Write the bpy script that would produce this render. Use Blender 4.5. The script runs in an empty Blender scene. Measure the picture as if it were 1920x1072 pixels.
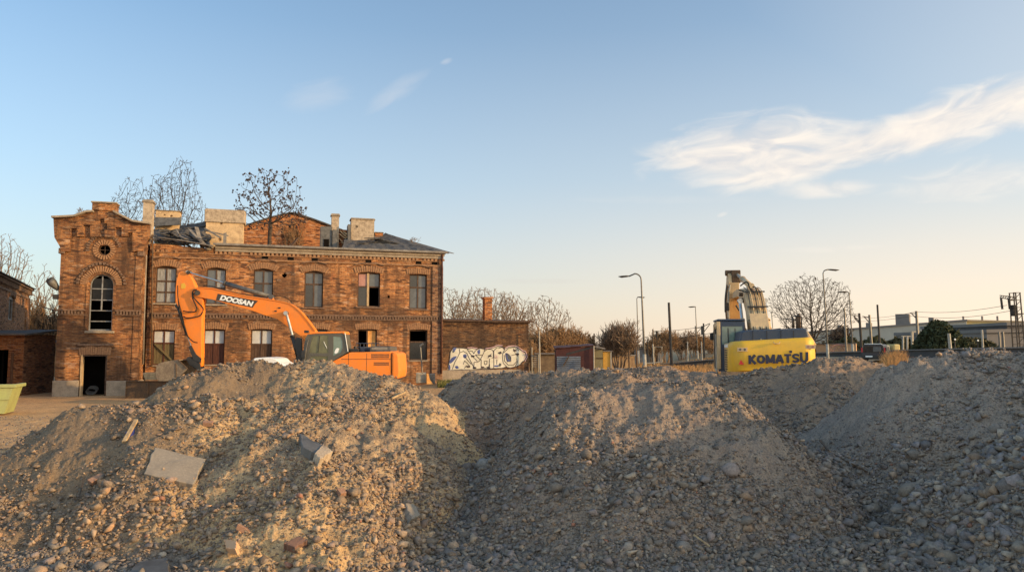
import bpy, math, random
import numpy as np
from mathutils import Vector, Matrix
random.seed(7); np.random.seed(7)
S = bpy.context.scene
COL = S.collection
R = math.radians
PI = math.pi

# ------------------------------------------------------------------ camera
FPX = 1387.0
CAMZ = 2.5
TH = math.atan((650-536)/FPX)
cam_d = bpy.data.cameras.new('camera'); cam = bpy.data.objects.new('camera', cam_d); COL.objects.link(cam)
cam_d.sensor_width = 36; cam_d.lens = 36*FPX/1920; cam_d.clip_start = .1; cam_d.clip_end = 6000
cam.location = (0, 0, CAMZ); cam.rotation_euler = (PI/2+TH, 0, 0)
S.camera = cam
S.render.resolution_x = 1024; S.render.resolution_y = 571
S.view_settings.view_transform = 'Standard'; S.view_settings.look = 'None'; S.view_settings.exposure = 0

def ray(px, py):
    u = (px-960)/FPX; v = (536-py)/FPX
    return np.array([u, math.cos(TH)-v*math.sin(TH), math.sin(TH)+v*math.cos(TH)])
def P(px, py, Y):
    d = ray(px, py); t = Y/d[1]
    return (d[0]*t, Y, CAMZ+d[2]*t)

# ------------------------------------------------------------------ noise / terrain
def _hash(ix, iy, seed):
    h = (ix.astype(np.int64)*374761393 + iy.astype(np.int64)*668265263 + seed*1442695041) & 0xffffffff
    h = ((h ^ (h >> 13))*1274126177) & 0xffffffff
    return (h ^ (h >> 16)) & 0xffffffff
def pn(x, y, seed=0):
    x = np.asarray(x, float); y = np.asarray(y, float)
    xi = np.floor(x); yi = np.floor(y); xf = x-xi; yf = y-yi
    u = xf*xf*xf*(xf*(xf*6-15)+10); v = yf*yf*yf*(yf*(yf*6-15)+10)
    def g(ox, oy):
        a = _hash(xi+ox, yi+oy, seed)/4294967296.0*2*np.pi
        return np.cos(a)*(xf-ox)+np.sin(a)*(yf-oy)
    a = g(0, 0); b = g(1, 0); c = g(0, 1); d = g(1, 1)
    return 1.5*((a*(1-u)+b*u)*(1-v)+(c*(1-u)+d*u)*v)
def fbm(x, y, o=4, seed=0, gain=.5):
    r = 0; a = 1
    for i in range(o):
        r = r + a*pn(x, y, seed+i*17); x = x*2.03+7.1; y = y*2.03+3.7; a *= gain
    return r
def sstep(a, b, x):
    t = np.clip((x-a)/(b-a), 0, 1); return t*t*(3-2*t)
def worley(x, y, seed=0):
    xi = np.floor(x); yi = np.floor(y); best = np.full(np.shape(x), 9.0)
    for ox in (-1, 0, 1):
        for oy in (-1, 0, 1):
            h = _hash(xi+ox, yi+oy, seed); h2 = _hash(xi+ox, yi+oy, seed+99)
            dx = xi+ox+h/4294967296.0-x; dy = yi+oy+h2/4294967296.0-y
            best = np.minimum(best, dx*dx+dy*dy)
    return np.sqrt(best)

# mound = (name, ridge points, slope, crest radius)
MOUNDS = [
 ('front', [P(20,850,11.4), P(110,792,11.5), P(170,764,11.6), P(300,750,11.8), P(450,747,12.2), P(620,745,12.4), P(710,775,12.2)], .66, .4),
 ('front', [P(560,747,12.5), P(590,800,11.3), P(600,862,10.2), P(560,930,9.4)], .62, .25),
 ('back',  [P(405,690,14.6), P(450,681,15.2), P(540,677,15.5), P(640,680,15.5), P(715,700,15.3), P(790,733,15.0), P(850,772,14.7)], .62, .35),
 ('centre',[P(1080,722,12.3), P(1150,716,12.2), P(1210,714,12.2), P(1288,713,12.3)], .66, .3),
 ('ridge', [P(930,700,16.8), P(1000,692,16.2), P(1060,688,16), P(1130,689,15.8), P(1185,697,15)], .64, .3),
 ('spoil', [P(893,707,19.5), P(950,699,19)], .6, .25),
 ('dark',  [P(1378,704,20.8), P(1450,689,20.3), P(1530,672,20), P(1600,668,20.4), P(1655,684,21)], .52, .4),
 ('low',   [P(1192,690,26), P(1240,686,26), P(1290,692,26), P(1335,699,25)], .4, .3),
 ('right', [P(1705,677,13.6), P(1760,662,13.5), P(1840,657,13.2), P(1930,655,13), P(2100,640,12.6)], .76, .5),
 ('near',  [(8.5, 9.4, 2.5), (9.0, 7.2, 2.7), (9.8, 5, 2.5)], .80, .4),
 ('outer', [(13.3, 5, 3.4), (14.3, 10, 3.6), (14.8, 14, 3.6), (15.5, 18, 3.2)], .6, .5),  # unseen mound added beyond the view to shade the right mound
]
GULLY = [[(-.3, 15), (-.5, 13.5), (-.65, 11.5), (-.6, 9.5), (-.4, 8)], [(5.6, 14.5), (5.4, 12.5), (5.3, 11), (4.8, 9.6), (4.0, 8)]]
MN = [m[0] for m in MOUNDS]
def heights(x, y, detail=True):
    x = np.asarray(x, float); y = np.asarray(y, float)
    wx = x + .35*pn(x*.45, y*.45, 3) + .13*pn(x*1.3, y*1.3, 5)
    wy = y + .35*pn(x*.45+9, y*.45, 4) + .13*pn(x*1.3, y*1.3+5, 6)
    g = .05*fbm(x*.25, y*.25, 3, 40)*np.exp(-np.maximum(y-25, 0)/12)
    g = g + .38*sstep(36, 44, y)*sstep(-9, -3, x)*(1-sstep(2, 10, x))
    g = g + 1.5*sstep(30, 60, y)*sstep(20, 32, x)
    hs = []
    for name, rp, k, rad in MOUNDS:
        best = np.full(x.shape, -9.0)
        k2 = k*(1+.12*pn(x*.5, y*.5, 8))
        for (ax, ay, az), (bx, by, bz) in zip(rp[:-1], rp[1:]):
            ex, ey = bx-ax, by-ay; L2 = ex*ex+ey*ey
            t = np.clip(((wx-ax)*ex+(wy-ay)*ey)/L2, 0, 1)
            d = np.hypot(wx-ax-t*ex, wy-ay-t*ey)
            best = np.maximum(best, az+(bz-az)*t-k2*(np.sqrt(d*d+rad*rad)-rad))
        hs.append(best)
    hs = np.array(hs)
    m = np.maximum(hs.max(0), -2)
    own = np.where(m > g+.04, hs.argmax(0), -1)
    # smooth union
    kk = .09
    tot = np.exp(np.clip((g-m)/kk, -30, 30))
    for h in hs: tot = tot + np.exp(np.clip((h-m)/kk, -30, 30))
    H = m + kk*np.log(tot) - .03
    H = np.where(m < g-1.2, g, H)
    for line in GULLY:
        bd = np.full(x.shape, 99.0)
        for (ax, ay), (bx, by) in zip(line[:-1], line[1:]):
            ex, ey = bx-ax, by-ay; t = np.clip(((wx-ax)*ex+(wy-ay)*ey)/(ex*ex+ey*ey), 0, 1); bd = np.minimum(bd, np.hypot(wx-ax-t*ex, wy-ay-t*ey))
        H = np.where(H > g, np.maximum(H-.38*np.exp(-(bd/.72)**2), np.minimum(H, g-.02)), H)
    if detail:
        on = sstep(-.25, .2, m-g)
        near = sstep(40, 20, y)
        n = .10*fbm(x*.9, y*.9, 3, 11) + .065*fbm(x*2.6, y*2.6, 4, 12)
        cl = worley(x*5.5+.5*pn(x*3, y*3, 2), y*5.5, 21); cl2 = worley(x*13, y*13, 22)
        rough = sstep(-.3, .5, fbm(x*.7, y*.7, 2, 31))
        n = n + (.085*rough+.02)*(.5-cl) + (.02+.02*rough)*(.5-cl2) + .02*fbm(x*15, y*15, 2, 13)
        # erosion rills running down the faces
        n = n - .035*np.abs(pn(x*2.6+.6*pn(x, y*.4, 50), y*.5, 51))
        H = H + n*(.25+.75*on)*near + .02*(1-on)*fbm(x*1.2, y*2.5, 4, 15)*near
    return H, own
def HZ(x, y, detail=True):
    return float(heights(np.array([x]), np.array([y]), detail)[0][0])
def hit(px, py, y0=6, y1=45):
    d = ray(px, py); ys = np.linspace(y0, y1, 4000); t = ys/d[1]
    H, _ = heights(d[0]*t, ys, False); z = CAMZ+d[2]*t
    i = int(np.argmax(H > z))
    return Vector((d[0]*t[i], ys[i], z[i]))

# ------------------------------------------------------------------ node helpers
def mat(name):
    m = bpy.data.materials.new(name); m.use_nodes = True
    nt = m.node_tree; b = nt.nodes['Principled BSDF']
    return m, nt, b
def nd(nt, typ, ins=None, **props):
    n = nt.nodes.new(typ)
    for k, v in props.items(): setattr(n, k, v)
    for k, v in (ins or {}).items():
        s = n.inputs[k]
        if isinstance(v, bpy.types.NodeSocket): nt.links.new(v, s)
        else: s.default_value = v
    return n
def ramp(nt, fac, stops, interp='LINEAR'):
    n = nt.nodes.new('ShaderNodeValToRGB'); nt.links.new(fac, n.inputs[0])
    n.color_ramp.interpolation = interp
    e = n.color_ramp.elements
    while len(e) < len(stops): e.new(.5)
    for i, (p, c) in enumerate(stops):
        e[i].position = p; e[i].color = (c[0], c[1], c[2], 1) if not isinstance(c, (int, float)) else (c, c, c, 1)
    return n.outputs[0]
def mixc(nt, f, a, b, mode='MIX'):
    n = nt.nodes.new('ShaderNodeMix'); n.data_type = 'RGBA'; n.blend_type = mode; n.clamp_factor = True
    for s, v in ((n.inputs[0], f), (n.inputs[6], a), (n.inputs[7], b)):
        if isinstance(v, bpy.types.NodeSocket): nt.links.new(v, s)
        elif isinstance(v, (int, float)): s.default_value = v
        else: s.default_value = (v[0], v[1], v[2], 1)
    return n.outputs[2]
def mth(nt, op, a, b=0.0, c=0.0, clamp=False):
    n = nt.nodes.new('ShaderNodeMath'); n.operation = op; n.use_clamp = clamp
    for i, v in enumerate((a, b, c)):
        if isinstance(v, bpy.types.NodeSocket): nt.links.new(v, n.inputs[i])
        else: n.inputs[i].default_value = v
    return n.outputs[0]
def noise(nt, vec, scale, detail=4, rough=.5, dist=0):
    n = nd(nt, 'ShaderNodeTexNoise', {'Scale': scale, 'Detail': detail, 'Roughness': rough, 'Distortion': dist})
    if vec is not None: nt.links.new(vec, n.inputs['Vector'])
    return n.outputs['Fac']
def coords(nt, scale=(1, 1, 1), kind='Object'):
    tc = nt.nodes.new('ShaderNodeTexCoord')
    mp = nt.nodes.new('ShaderNodeMapping'); mp.inputs['Scale'].default_value = scale
    nt.links.new(tc.outputs[kind], mp.inputs['Vector']); return mp.outputs[0]
def bump(nt, b, h, strength=.5, dist=.02):
    n = nd(nt, 'ShaderNodeBump', {'Strength': strength, 'Distance': dist, 'Height': h})
    nt.links.new(n.outputs[0], b.inputs['Normal']); return n
def setc(nt, b, c):
    if isinstance(c, bpy.types.NodeSocket): nt.links.new(c, b.inputs['Base Color'])
    else: b.inputs['Base Color'].default_value = (*c, 1)

def soil_mat(name, c1, c2, c3, stone=.5, left_shade=False, near=False):
    m, nt, b = mat(name)
    v = coords(nt)
    n1 = noise(nt, v, .55, 6, .62); n2 = noise(nt, v, 6, 5, .65); n3 = noise(nt, v, 38, 4, .7)
    col = mixc(nt, ramp(nt, n1, [(.40, 0), (.58, 1)]), c1, c2)
    col = mixc(nt, ramp(nt, n2, [(.42, 0), (.66, .8)]), col, c3)
    if near:                                # grey trampled gravel around the mounds, ochre yard dirt beyond
        sy = nd(nt, 'ShaderNodeSeparateXYZ', {0: v})
        col = mixc(nt, ramp(nt, mth(nt, 'MULTIPLY', mth(nt, 'ADD', sy.outputs[1], mth(nt, 'MULTIPLY', n1, 3)), .04), [(.64, 1), (.78, 0)]), col, mixc(nt, n2, (.20, .15, .115), (.33, .25, .19)))
    if left_shade:                                # shade painted into the soil colour, darker toward the left end
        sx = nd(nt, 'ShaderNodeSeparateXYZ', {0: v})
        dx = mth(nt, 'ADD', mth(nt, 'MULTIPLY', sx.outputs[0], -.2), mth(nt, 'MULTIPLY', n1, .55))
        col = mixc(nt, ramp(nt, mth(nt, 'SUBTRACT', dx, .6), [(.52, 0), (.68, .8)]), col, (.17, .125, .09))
    vo = nd(nt, 'ShaderNodeTexVoronoi', {'Scale': 20, 'Randomness': 1, 'Vector': v})
    peb = ramp(nt, vo.outputs['Distance'], [(.18, 1), (.42, 0)])
    pr = nd(nt, 'ShaderNodeSeparateColor', {'Color': vo.outputs['Color']})
    pm = mth(nt, 'MULTIPLY', peb, ramp(nt, pr.outputs[0], [(1-stone-.05, 0), (1-stone+.05, 1)]))
    pc = ramp(nt, pr.outputs[1], [(0, (.13, .12, .12)), (.5, (.22, .19, .17)), (1, (.34, .30, .26))])
    col = mixc(nt, mth(nt, 'MULTIPLY', pm, .8), col, pc)
    col = mixc(nt, ramp(nt, n3, [(.3, .6), (.55, 0)]), col, (.06, .045, .035))
    setc(nt, b, col); b.inputs['Roughness'].default_value = .95
    b.inputs['Specular IOR Level'].default_value = .15
    h = mth(nt, 'ADD', mth(nt, 'MULTIPLY', n2, 1.2), mth(nt, 'ADD', mth(nt, 'MULTIPLY', n3, .8), mth(nt, 'MULTIPLY', pm, .5)))
    bump(nt, b, h, .9, .03)
    return m
def stone_mat():
    m, nt, b = mat('stone')
    a = nd(nt, 'ShaderNodeAttribute', attribute_name='tint')
    v = coords(nt); n = noise(nt, v, 22, 5, .65); n2 = noise(nt, v, 90, 3, .6)
    col = mixc(nt, ramp(nt, n, [(.35, .55), (.6, 0)]), a.outputs['Color'], (.12, .10, .085))
    col = mixc(nt, ramp(nt, n2, [(.5, 0), (.75, .35)]), col, (.45, .41, .36))
    setc(nt, b, col); b.inputs['Roughness'].default_value = .9; b.inputs['Specular IOR Level'].default_value = .2
    bump(nt, b, mth(nt, 'ADD', n, mth(nt, 'MULTIPLY', n2, .4)), .6, .012)
    return m
def brick_mat(name, tint=(1, 1, 1), dark=.0, soot=True, bw=.27, bh=.09, pale=.5):
    m, nt, b = mat(name)
    tc = nt.nodes.new('ShaderNodeTexCoord')
    sp = nd(nt, 'ShaderNodeSeparateXYZ', {0: tc.outputs['Object']})
    sx = mth(nt, 'ADD', sp.outputs[0], sp.outputs[1])
    w = noise(nt, tc.outputs['Object'], 1.1, 3, .5)
    zz = mth(nt, 'ADD', sp.outputs[2], mth(nt, 'MULTIPLY', w, .05))
    cv = nd(nt, 'ShaderNodeCombineXYZ', {0: sx, 1: zz, 2: 0.0}).outputs[0]
    def t(c): return (c[0]*tint[0]*(1-dark), c[1]*tint[1]*(1-dark), c[2]*tint[2]*(1-dark), 1)
    br = nd(nt, 'ShaderNodeTexBrick', {'Vector': cv, 'Color1': t((.66, .29, .10)), 'Color2': t((.22, .09, .04)),
        'Mortar': t((.42, .30, .19)), 'Scale': 1.0, 'Mortar Size': .010, 'Mortar Smooth': .3, 'Bias': -.1, 'Brick Width': bw, 'Row Height': bh}, offset=.5)
    # stretched noise: eroded courses
    sv = nd(nt, 'ShaderNodeCombineXYZ', {0: mth(nt, 'MULTIPLY', sx, 2.6), 1: mth(nt, 'MULTIPLY', zz, 9.5), 2: 0.0}).outputs[0]
    n1 = noise(nt, sv, 1.35, 5, .8)
    n2 = noise(nt, cv, .55, 5, .6); n3 = noise(nt, cv, 2.2, 5, .7)
    col = mixc(nt, ramp(nt, n1, [(.53, 0), (.64, .75)]), br.outputs[0], t((.86, .49, .22)))
    col = mixc(nt, ramp(nt, n1, [(.35, .9), (.47, 0)]), col, t((.12, .05, .028)))
    col = mixc(nt, ramp(nt, n3, [(.52, 0), (.70, .7)]), col, t((.50, .17, .07)))
    vb = nd(nt, 'ShaderNodeTexVoronoi', {'Vector': sv, 'Scale': 1.1})
    vs = nd(nt, 'ShaderNodeSeparateColor', {'Color': vb.outputs['Color']})
    col = mixc(nt, ramp(nt, vs.outputs[0], [(.90, 0), (.93, .75*pale)]), col, t((.85, .62, .42)))
    col = mixc(nt, ramp(nt, vs.outputs[1], [(.86, 0), (.9, .7)]), col, t((.06, .035, .03)))
    if soot:
        st_ = nd(nt, 'ShaderNodeCombineXYZ', {0: mth(nt, 'MULTIPLY', sx, 2.2), 1: mth(nt, 'MULTIPLY', sp.outputs[2], .22), 2: 3.0}).outputs[0]
        col = mixc(nt, ramp(nt, noise(nt, st_, 1.0, 4, .65), [(.48, 0), (.64, .68)]), col, t((.09, .055, .04)))
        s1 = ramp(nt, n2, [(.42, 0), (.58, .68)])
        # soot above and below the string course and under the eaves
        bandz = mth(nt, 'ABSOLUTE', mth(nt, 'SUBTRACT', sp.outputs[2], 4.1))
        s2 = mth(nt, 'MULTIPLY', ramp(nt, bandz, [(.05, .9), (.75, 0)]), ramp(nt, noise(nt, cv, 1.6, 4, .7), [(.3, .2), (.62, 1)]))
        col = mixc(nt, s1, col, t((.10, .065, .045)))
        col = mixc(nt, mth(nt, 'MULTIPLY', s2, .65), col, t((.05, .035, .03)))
    setc(nt, b, col); b.inputs['Roughness'].default_value = .93; b.inputs['Specular IOR Level'].default_value = .15
    hh = mth(nt, 'ADD', mth(nt, 'MULTIPLY', br.outputs['Fac'], -.7), mth(nt, 'ADD', mth(nt, 'MULTIPLY', n1, 2.6), mth(nt, 'MULTIPLY', n3, .8)))
    bump(nt, b, hh, .9, .035)
    return m
def rough_mat(name, c1, c2, scale=3, rough=.9, bmp=.4, metal=0, c3=None, stretch=(1, 1, 1), spec=.3, lo=.38, hi=.62):
    m, nt, b = mat(name)
    v = coords(nt, stretch); n = noise(nt, v, scale, 6, .65); n2 = noise(nt, v, scale*7, 4, .65)
    col = mixc(nt, ramp(nt, n, [(lo, 0), (hi, 1)]), c1, c2)
    if c3: col = mixc(nt, ramp(nt, n2, [(.5, 0), (.68, .8)]), col, c3)
    setc(nt, b, col); b.inputs['Roughness'].default_value = rough; b.inputs['Metallic'].default_value = metal
    b.inputs['Specular IOR Level'].default_value = spec
    if bmp: bump(nt, b, mth(nt, 'ADD', n, mth(nt, 'MULTIPLY', n2, .5)), bmp, .02)
    return m
def paint_mat(name, c, dirt=(.16, .12, .08), amount=.5, rough=.42, scale=2.2):
    m, nt, b = mat(name)
    v = coords(nt); n = noise(nt, v, scale, 6, .7); n2 = noise(nt, v, scale*9, 4, .7)
    sv = coords(nt, (5, 5, .6)); n3 = noise(nt, sv, 1.5, 4, .6)
    f = mth(nt, 'MULTIPLY', ramp(nt, mth(nt, 'ADD', mth(nt, 'MULTIPLY', n, .6), mth(nt, 'ADD', mth(nt, 'MULTIPLY', n2, .2), mth(nt, 'MULTIPLY', n3, .2))), [(.42, .08), (.66, 1)]), amount)
    col = mixc(nt, f, c, dirt); setc(nt, b, col)
    r = mth(nt, 'ADD', mth(nt, 'MULTIPLY', f, .6), rough, clamp=True); nt.links.new(r, b.inputs['Roughness'])
    bump(nt, b, n2, .12, .01)
    return m
def glass_mat(name, c, rough=.12, n_amt=.5):
    m, nt, b = mat(name)
    n = noise(nt, coords(nt), 3, 3, .6)
    setc(nt, b, mixc(nt, mth(nt, 'MULTIPLY', ramp(nt, n, [(.35, 0), (.65, 1)]), n_amt), c, tuple(x*.35 for x in c)))
    b.inputs['Roughness'].default_value = rough; b.inputs['Specular IOR Level'].default_value = .6
    return m

M = {}
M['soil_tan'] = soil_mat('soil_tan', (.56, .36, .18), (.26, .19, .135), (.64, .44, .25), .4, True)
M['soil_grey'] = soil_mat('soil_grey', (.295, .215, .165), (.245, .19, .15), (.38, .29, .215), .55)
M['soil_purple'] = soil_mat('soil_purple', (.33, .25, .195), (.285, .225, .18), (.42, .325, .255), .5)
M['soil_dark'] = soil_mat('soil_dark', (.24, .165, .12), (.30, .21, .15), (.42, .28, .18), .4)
M['ground'] = soil_mat('ground_dirt', (.62, .35, .16), (.44, .26, .13), (.66, .42, .22), .12, near=True)
M['stone'] = stone_mat()
M['brick'] = brick_mat('old_brick', (.93, .88, .88))
M['brick_tower'] = brick_mat('tower_brick', (.88, .84, .86), .08)
M['brick_red'] = brick_mat('red_brick', (.92, .80, .80), .05, False)
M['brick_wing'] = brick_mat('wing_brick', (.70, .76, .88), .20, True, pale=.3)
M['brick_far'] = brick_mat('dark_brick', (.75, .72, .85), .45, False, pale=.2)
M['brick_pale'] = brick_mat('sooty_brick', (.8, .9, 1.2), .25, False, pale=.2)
M['voussoir'] = rough_mat('lintel_brick', (.36, .19, .095), (.21, .105, .06), 9, .92, .5, c3=(.52, .32, .17))
M['voussoir_dark'] = rough_mat('sooty_lintel_brick', (.20, .12, .08), (.08, .05, .04), 9, .92, .5, c3=(.34, .22, .14))
M['mortar'] = rough_mat('old_mortar', (.36, .27, .18), (.2, .14, .09), 6)
M['concrete'] = rough_mat('concrete', (.36, .29, .22), (.25, .20, .15), 2.5, .9, .3, c3=(.18, .14, .11))
M['slab'] = rough_mat('slab_concrete', (.27, .225, .18), (.22, .185, .15), 5, .92, .35, c3=(.32, .27, .21))
M['plaster'] = rough_mat('chimney_plaster', (.60, .42, .24), (.36, .24, .14), 3, .9, .4, c3=(.72, .52, .30))
M['plaster_old'] = rough_mat('cracked_render', (.46, .36, .26), (.24, .18, .13), 5, .9, .6, c3=(.55, .44, .32))
M['felt'] = rough_mat('roofing_felt', (.045, .044, .048), (.10, .095, .095), 3, .85, .6, c3=(.17, .15, .13))
M['tin'] = rough_mat('weathered_tin', (.26, .235, .21), (.15, .13, .115), 3, .6, .3, metal=.3, c3=(.34, .27, .2))
M['brick_chunk'] = rough_mat('brick_chunk', (.33, .17, .11), (.26, .14, .09), 12, .92, .5, c3=(.42, .3, .2))
M['wood_dark'] = rough_mat('dark_timber', (.055, .03, .02), (.10, .06, .04), 6, .8, .3, stretch=(3, 3, .6))
M['wood_red'] = rough_mat('red_brown_timber', (.10, .035, .02), (.055, .02, .014), 5, .7, .2, stretch=(3, 3, .6))
M['wood_pale'] = rough_mat('pale_timber', (.50, .36, .2), (.32, .21, .12), 5, .8, .3, stretch=(3, 3, .6))
M['wood_green'] = rough_mat('mossy_planks', (.17, .13, .06), (.09, .065, .035), 5, .8, .3, stretch=(9, 9, .6))
M['wood_orange'] = rough_mat('orange_board', (.75, .38, .12), (.60, .28, .08), 3, .7, .1)
M['frame_grey'] = rough_mat('grey_frame', (.26, .26, .26), (.15, .14, .14), 5, .6, .1)
M['glass_grey'] = glass_mat('grey_glass', (.10, .11, .12), .25)
M['glass_dark'] = glass_mat('dark_glass', (.02, .022, .025), .15)
M['glass_black'] = rough_mat('black_glass', (.012, .012, .013), (.02, .02, .022), 3, .3, 0, spec=.15)
M['curtain'] = rough_mat('pale_curtain', (.36, .36, .36), (.14, .14, .14), 8, .6, .1, stretch=(4, 4, .3))
M['sheet_white'] = rough_mat('papered_glass', (.50, .50, .50), (.40, .40, .40), 3, .6, .1)
M['glass_red'] = rough_mat('red_tinted_glass', (.42, .22, .18), (.34, .17, .14), 3, .4, .1)
M['dark'] = rough_mat('painted_dark', (.012, .010, .009), (.008, .007, .006), 3, 1, 0, spec=0)  # near-black colour stands in for the shade inside openings
M['bark'] = rough_mat('bark', (.085, .062, .048), (.05, .038, .03), 8, .95, 0)
M['bark_warm'] = rough_mat('warm_bark', (.34, .20, .10), (.22, .13, .07), 8, .95, 0)
M['bark_pale'] = rough_mat('pale_bark', (.26, .175, .115), (.15, .10, .07), 8, .95, 0)
M['seed'] = rough_mat('seed_cluster', (.045, .035, .04), (.08, .06, .06), 8, .95, 0)
M['pine'] = rough_mat('pine_needles', (.035, .042, .018), (.07, .07, .03), 2, .9, 0)
M['hedge'] = rough_mat('olive_leaves', (.055, .05, .022), (.10, .08, .035), 2, .9, 0)
M['grass_dry'] = rough_mat('dry_grass', (.52, .27, .10), (.34, .2, .09), 2, .9, 0)
M['grass_green'] = rough_mat('rough_grass', (.16, .16, .04), (.28, .21, .07), 1.5, .9, 0)
M['orange'] = paint_mat('orange_paint', (.93, .23, .008), (.48, .24, .10), .42)
M['yellow'] = paint_mat('yellow_paint', (.80, .44, .018), (.42, .29, .10), .5)
M['yellow_dirty'] = paint_mat('dusty_yellow_paint', (.68, .46, .23), (.34, .24, .16), .75)
M['navy'] = paint_mat('navy_paint', (.025, .045, .085), (.11, .10, .09), .35)
M['cabgrey'] = paint_mat('cab_grey_paint', (.085, .078, .06), (.16, .13, .09), .4)
M['black'] = paint_mat('black_metal', (.014, .014, .015), (.10, .08, .06), .4)
M['rubber'] = rough_mat('rubber', (.015, .015, .015), (.03, .028, .025), 5, .8, .1)
M['steel'] = rough_mat('steel_rod', (.62, .6, .57), (.4, .38, .35), 4, .3, 0, metal=.9)
M['steel_dull'] = rough_mat('dull_steel', (.16, .15, .14), (.09, .085, .08), 4, .6, .1, metal=.3)
M['bucket'] = rough_mat('worn_bucket_steel', (.27, .205, .14), (.17, .125, .09), 4, .75, .3, c3=(.36, .27, .18), metal=.1)
M['rust'] = rough_mat('rusty_steel', (.06, .045, .035), (.13, .075, .04), 4, .8, .3, c3=(.2, .11, .05))
M['glass_cab'] = glass_mat('cab_glass', (.15, .15, .08), .08)
M['glass_green'] = glass_mat('green_tinted_glass', (.19, .26, .22), .1, .3)
M['white'] = paint_mat('white_paint', (.80, .78, .75), (.4, .36, .3), .25)
M['text_white'] = paint_mat('white_lettering', (.85, .84, .8), (.5, .45, .4), .15)
M['text_navy'] = paint_mat('navy_lettering', (.02, .022, .05), (.1, .08, .06), .1)
M['decal_dark'] = paint_mat('dark_decal', (.045, .035, .028), (.1, .08, .06), .2)
M['red'] = paint_mat('red_sign_paint', (.55, .02, .02), (.3, .05, .04), .2)
M['lamp_grey'] = rough_mat('galvanised_pole', (.20, .18, .16), (.14, .125, .11), 3, .5, 0, metal=.3)
M['pole_pale'] = rough_mat('pale_pole', (.42, .37, .31), (.3, .27, .22), 3, .6, 0)
M['pole_dark'] = rough_mat('dark_pole', (.045, .036, .03), (.07, .055, .045), 3, .8, 0)
M['skip_green'] = paint_mat('yellow_green_paint', (.34, .37, .13), (.24, .20, .11), .6)
M['maroon'] = rough_mat('maroon_sheet', (.085, .028, .024), (.06, .02, .018), 1.5, .7, .05)
M['corrugated'] = rough_mat('grey_corrugated', (.20, .22, .25), (.13, .145, .17), 2, .5, 0, metal=.2)
M['hut_yellow'] = rough_mat('ochre_wall', (.58, .33, .07), (.48, .27, .06), 2, .8, .1)
M['hut_olive'] = rough_mat('olive_wall', (.20, .17, .09), (.27, .22, .12), 2, .8, .1)
M['wall_orange'] = rough_mat('peach_wall', (.62, .36, .2), (.52, .30, .17), 2, .8, .1)
M['parapet'] = rough_mat('dark_parapet', (.06, .055, .058), (.085, .075, .07), 1, .8, .1)
M['fence'] = rough_mat('brown_fence', (.24, .16, .09), (.14, .09, .055), 2, .9, .2)
M['hall_grey'] = rough_mat('grey_hall_wall', (.42, .38, .32), (.36, .32, .27), .2, .9, 0)
M['hall_yellow'] = rough_mat('yellow_hall_wall', (.62, .47, .20), (.52, .40, .18), .3, .9, 0)
M['hall_dark'] = rough_mat('dark_hall_wall', (.17, .15, .14), (.2, .175, .16), .2, .9, 0)
M['car_paint'] = paint_mat('dark_blue_car_paint', (.018, .022, .035), (.1, .08, .06), .25, .3)
M['blue'] = paint_mat('blue_scrap', (.03, .05, .25), (.1, .08, .06), .3)
M['graf_white'] = rough_mat('graffiti_white', (.66, .62, .55), (.50, .46, .38), 2, .85, .1, c3=(.56, .54, .36))
M['graf_black'] = rough_mat('graffiti_black', (.03, .03, .04), (.07, .05, .05), 3, .85, 0)
M['graf_blue'] = rough_mat('graffiti_blue', (.05, .07, .22), (.10, .13, .28), 3, .85, 0)
M['graf_pink'] = rough_mat('graffiti_pink', (.62, .42, .44), (.5, .33, .36), 3, .85, 0)

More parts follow.
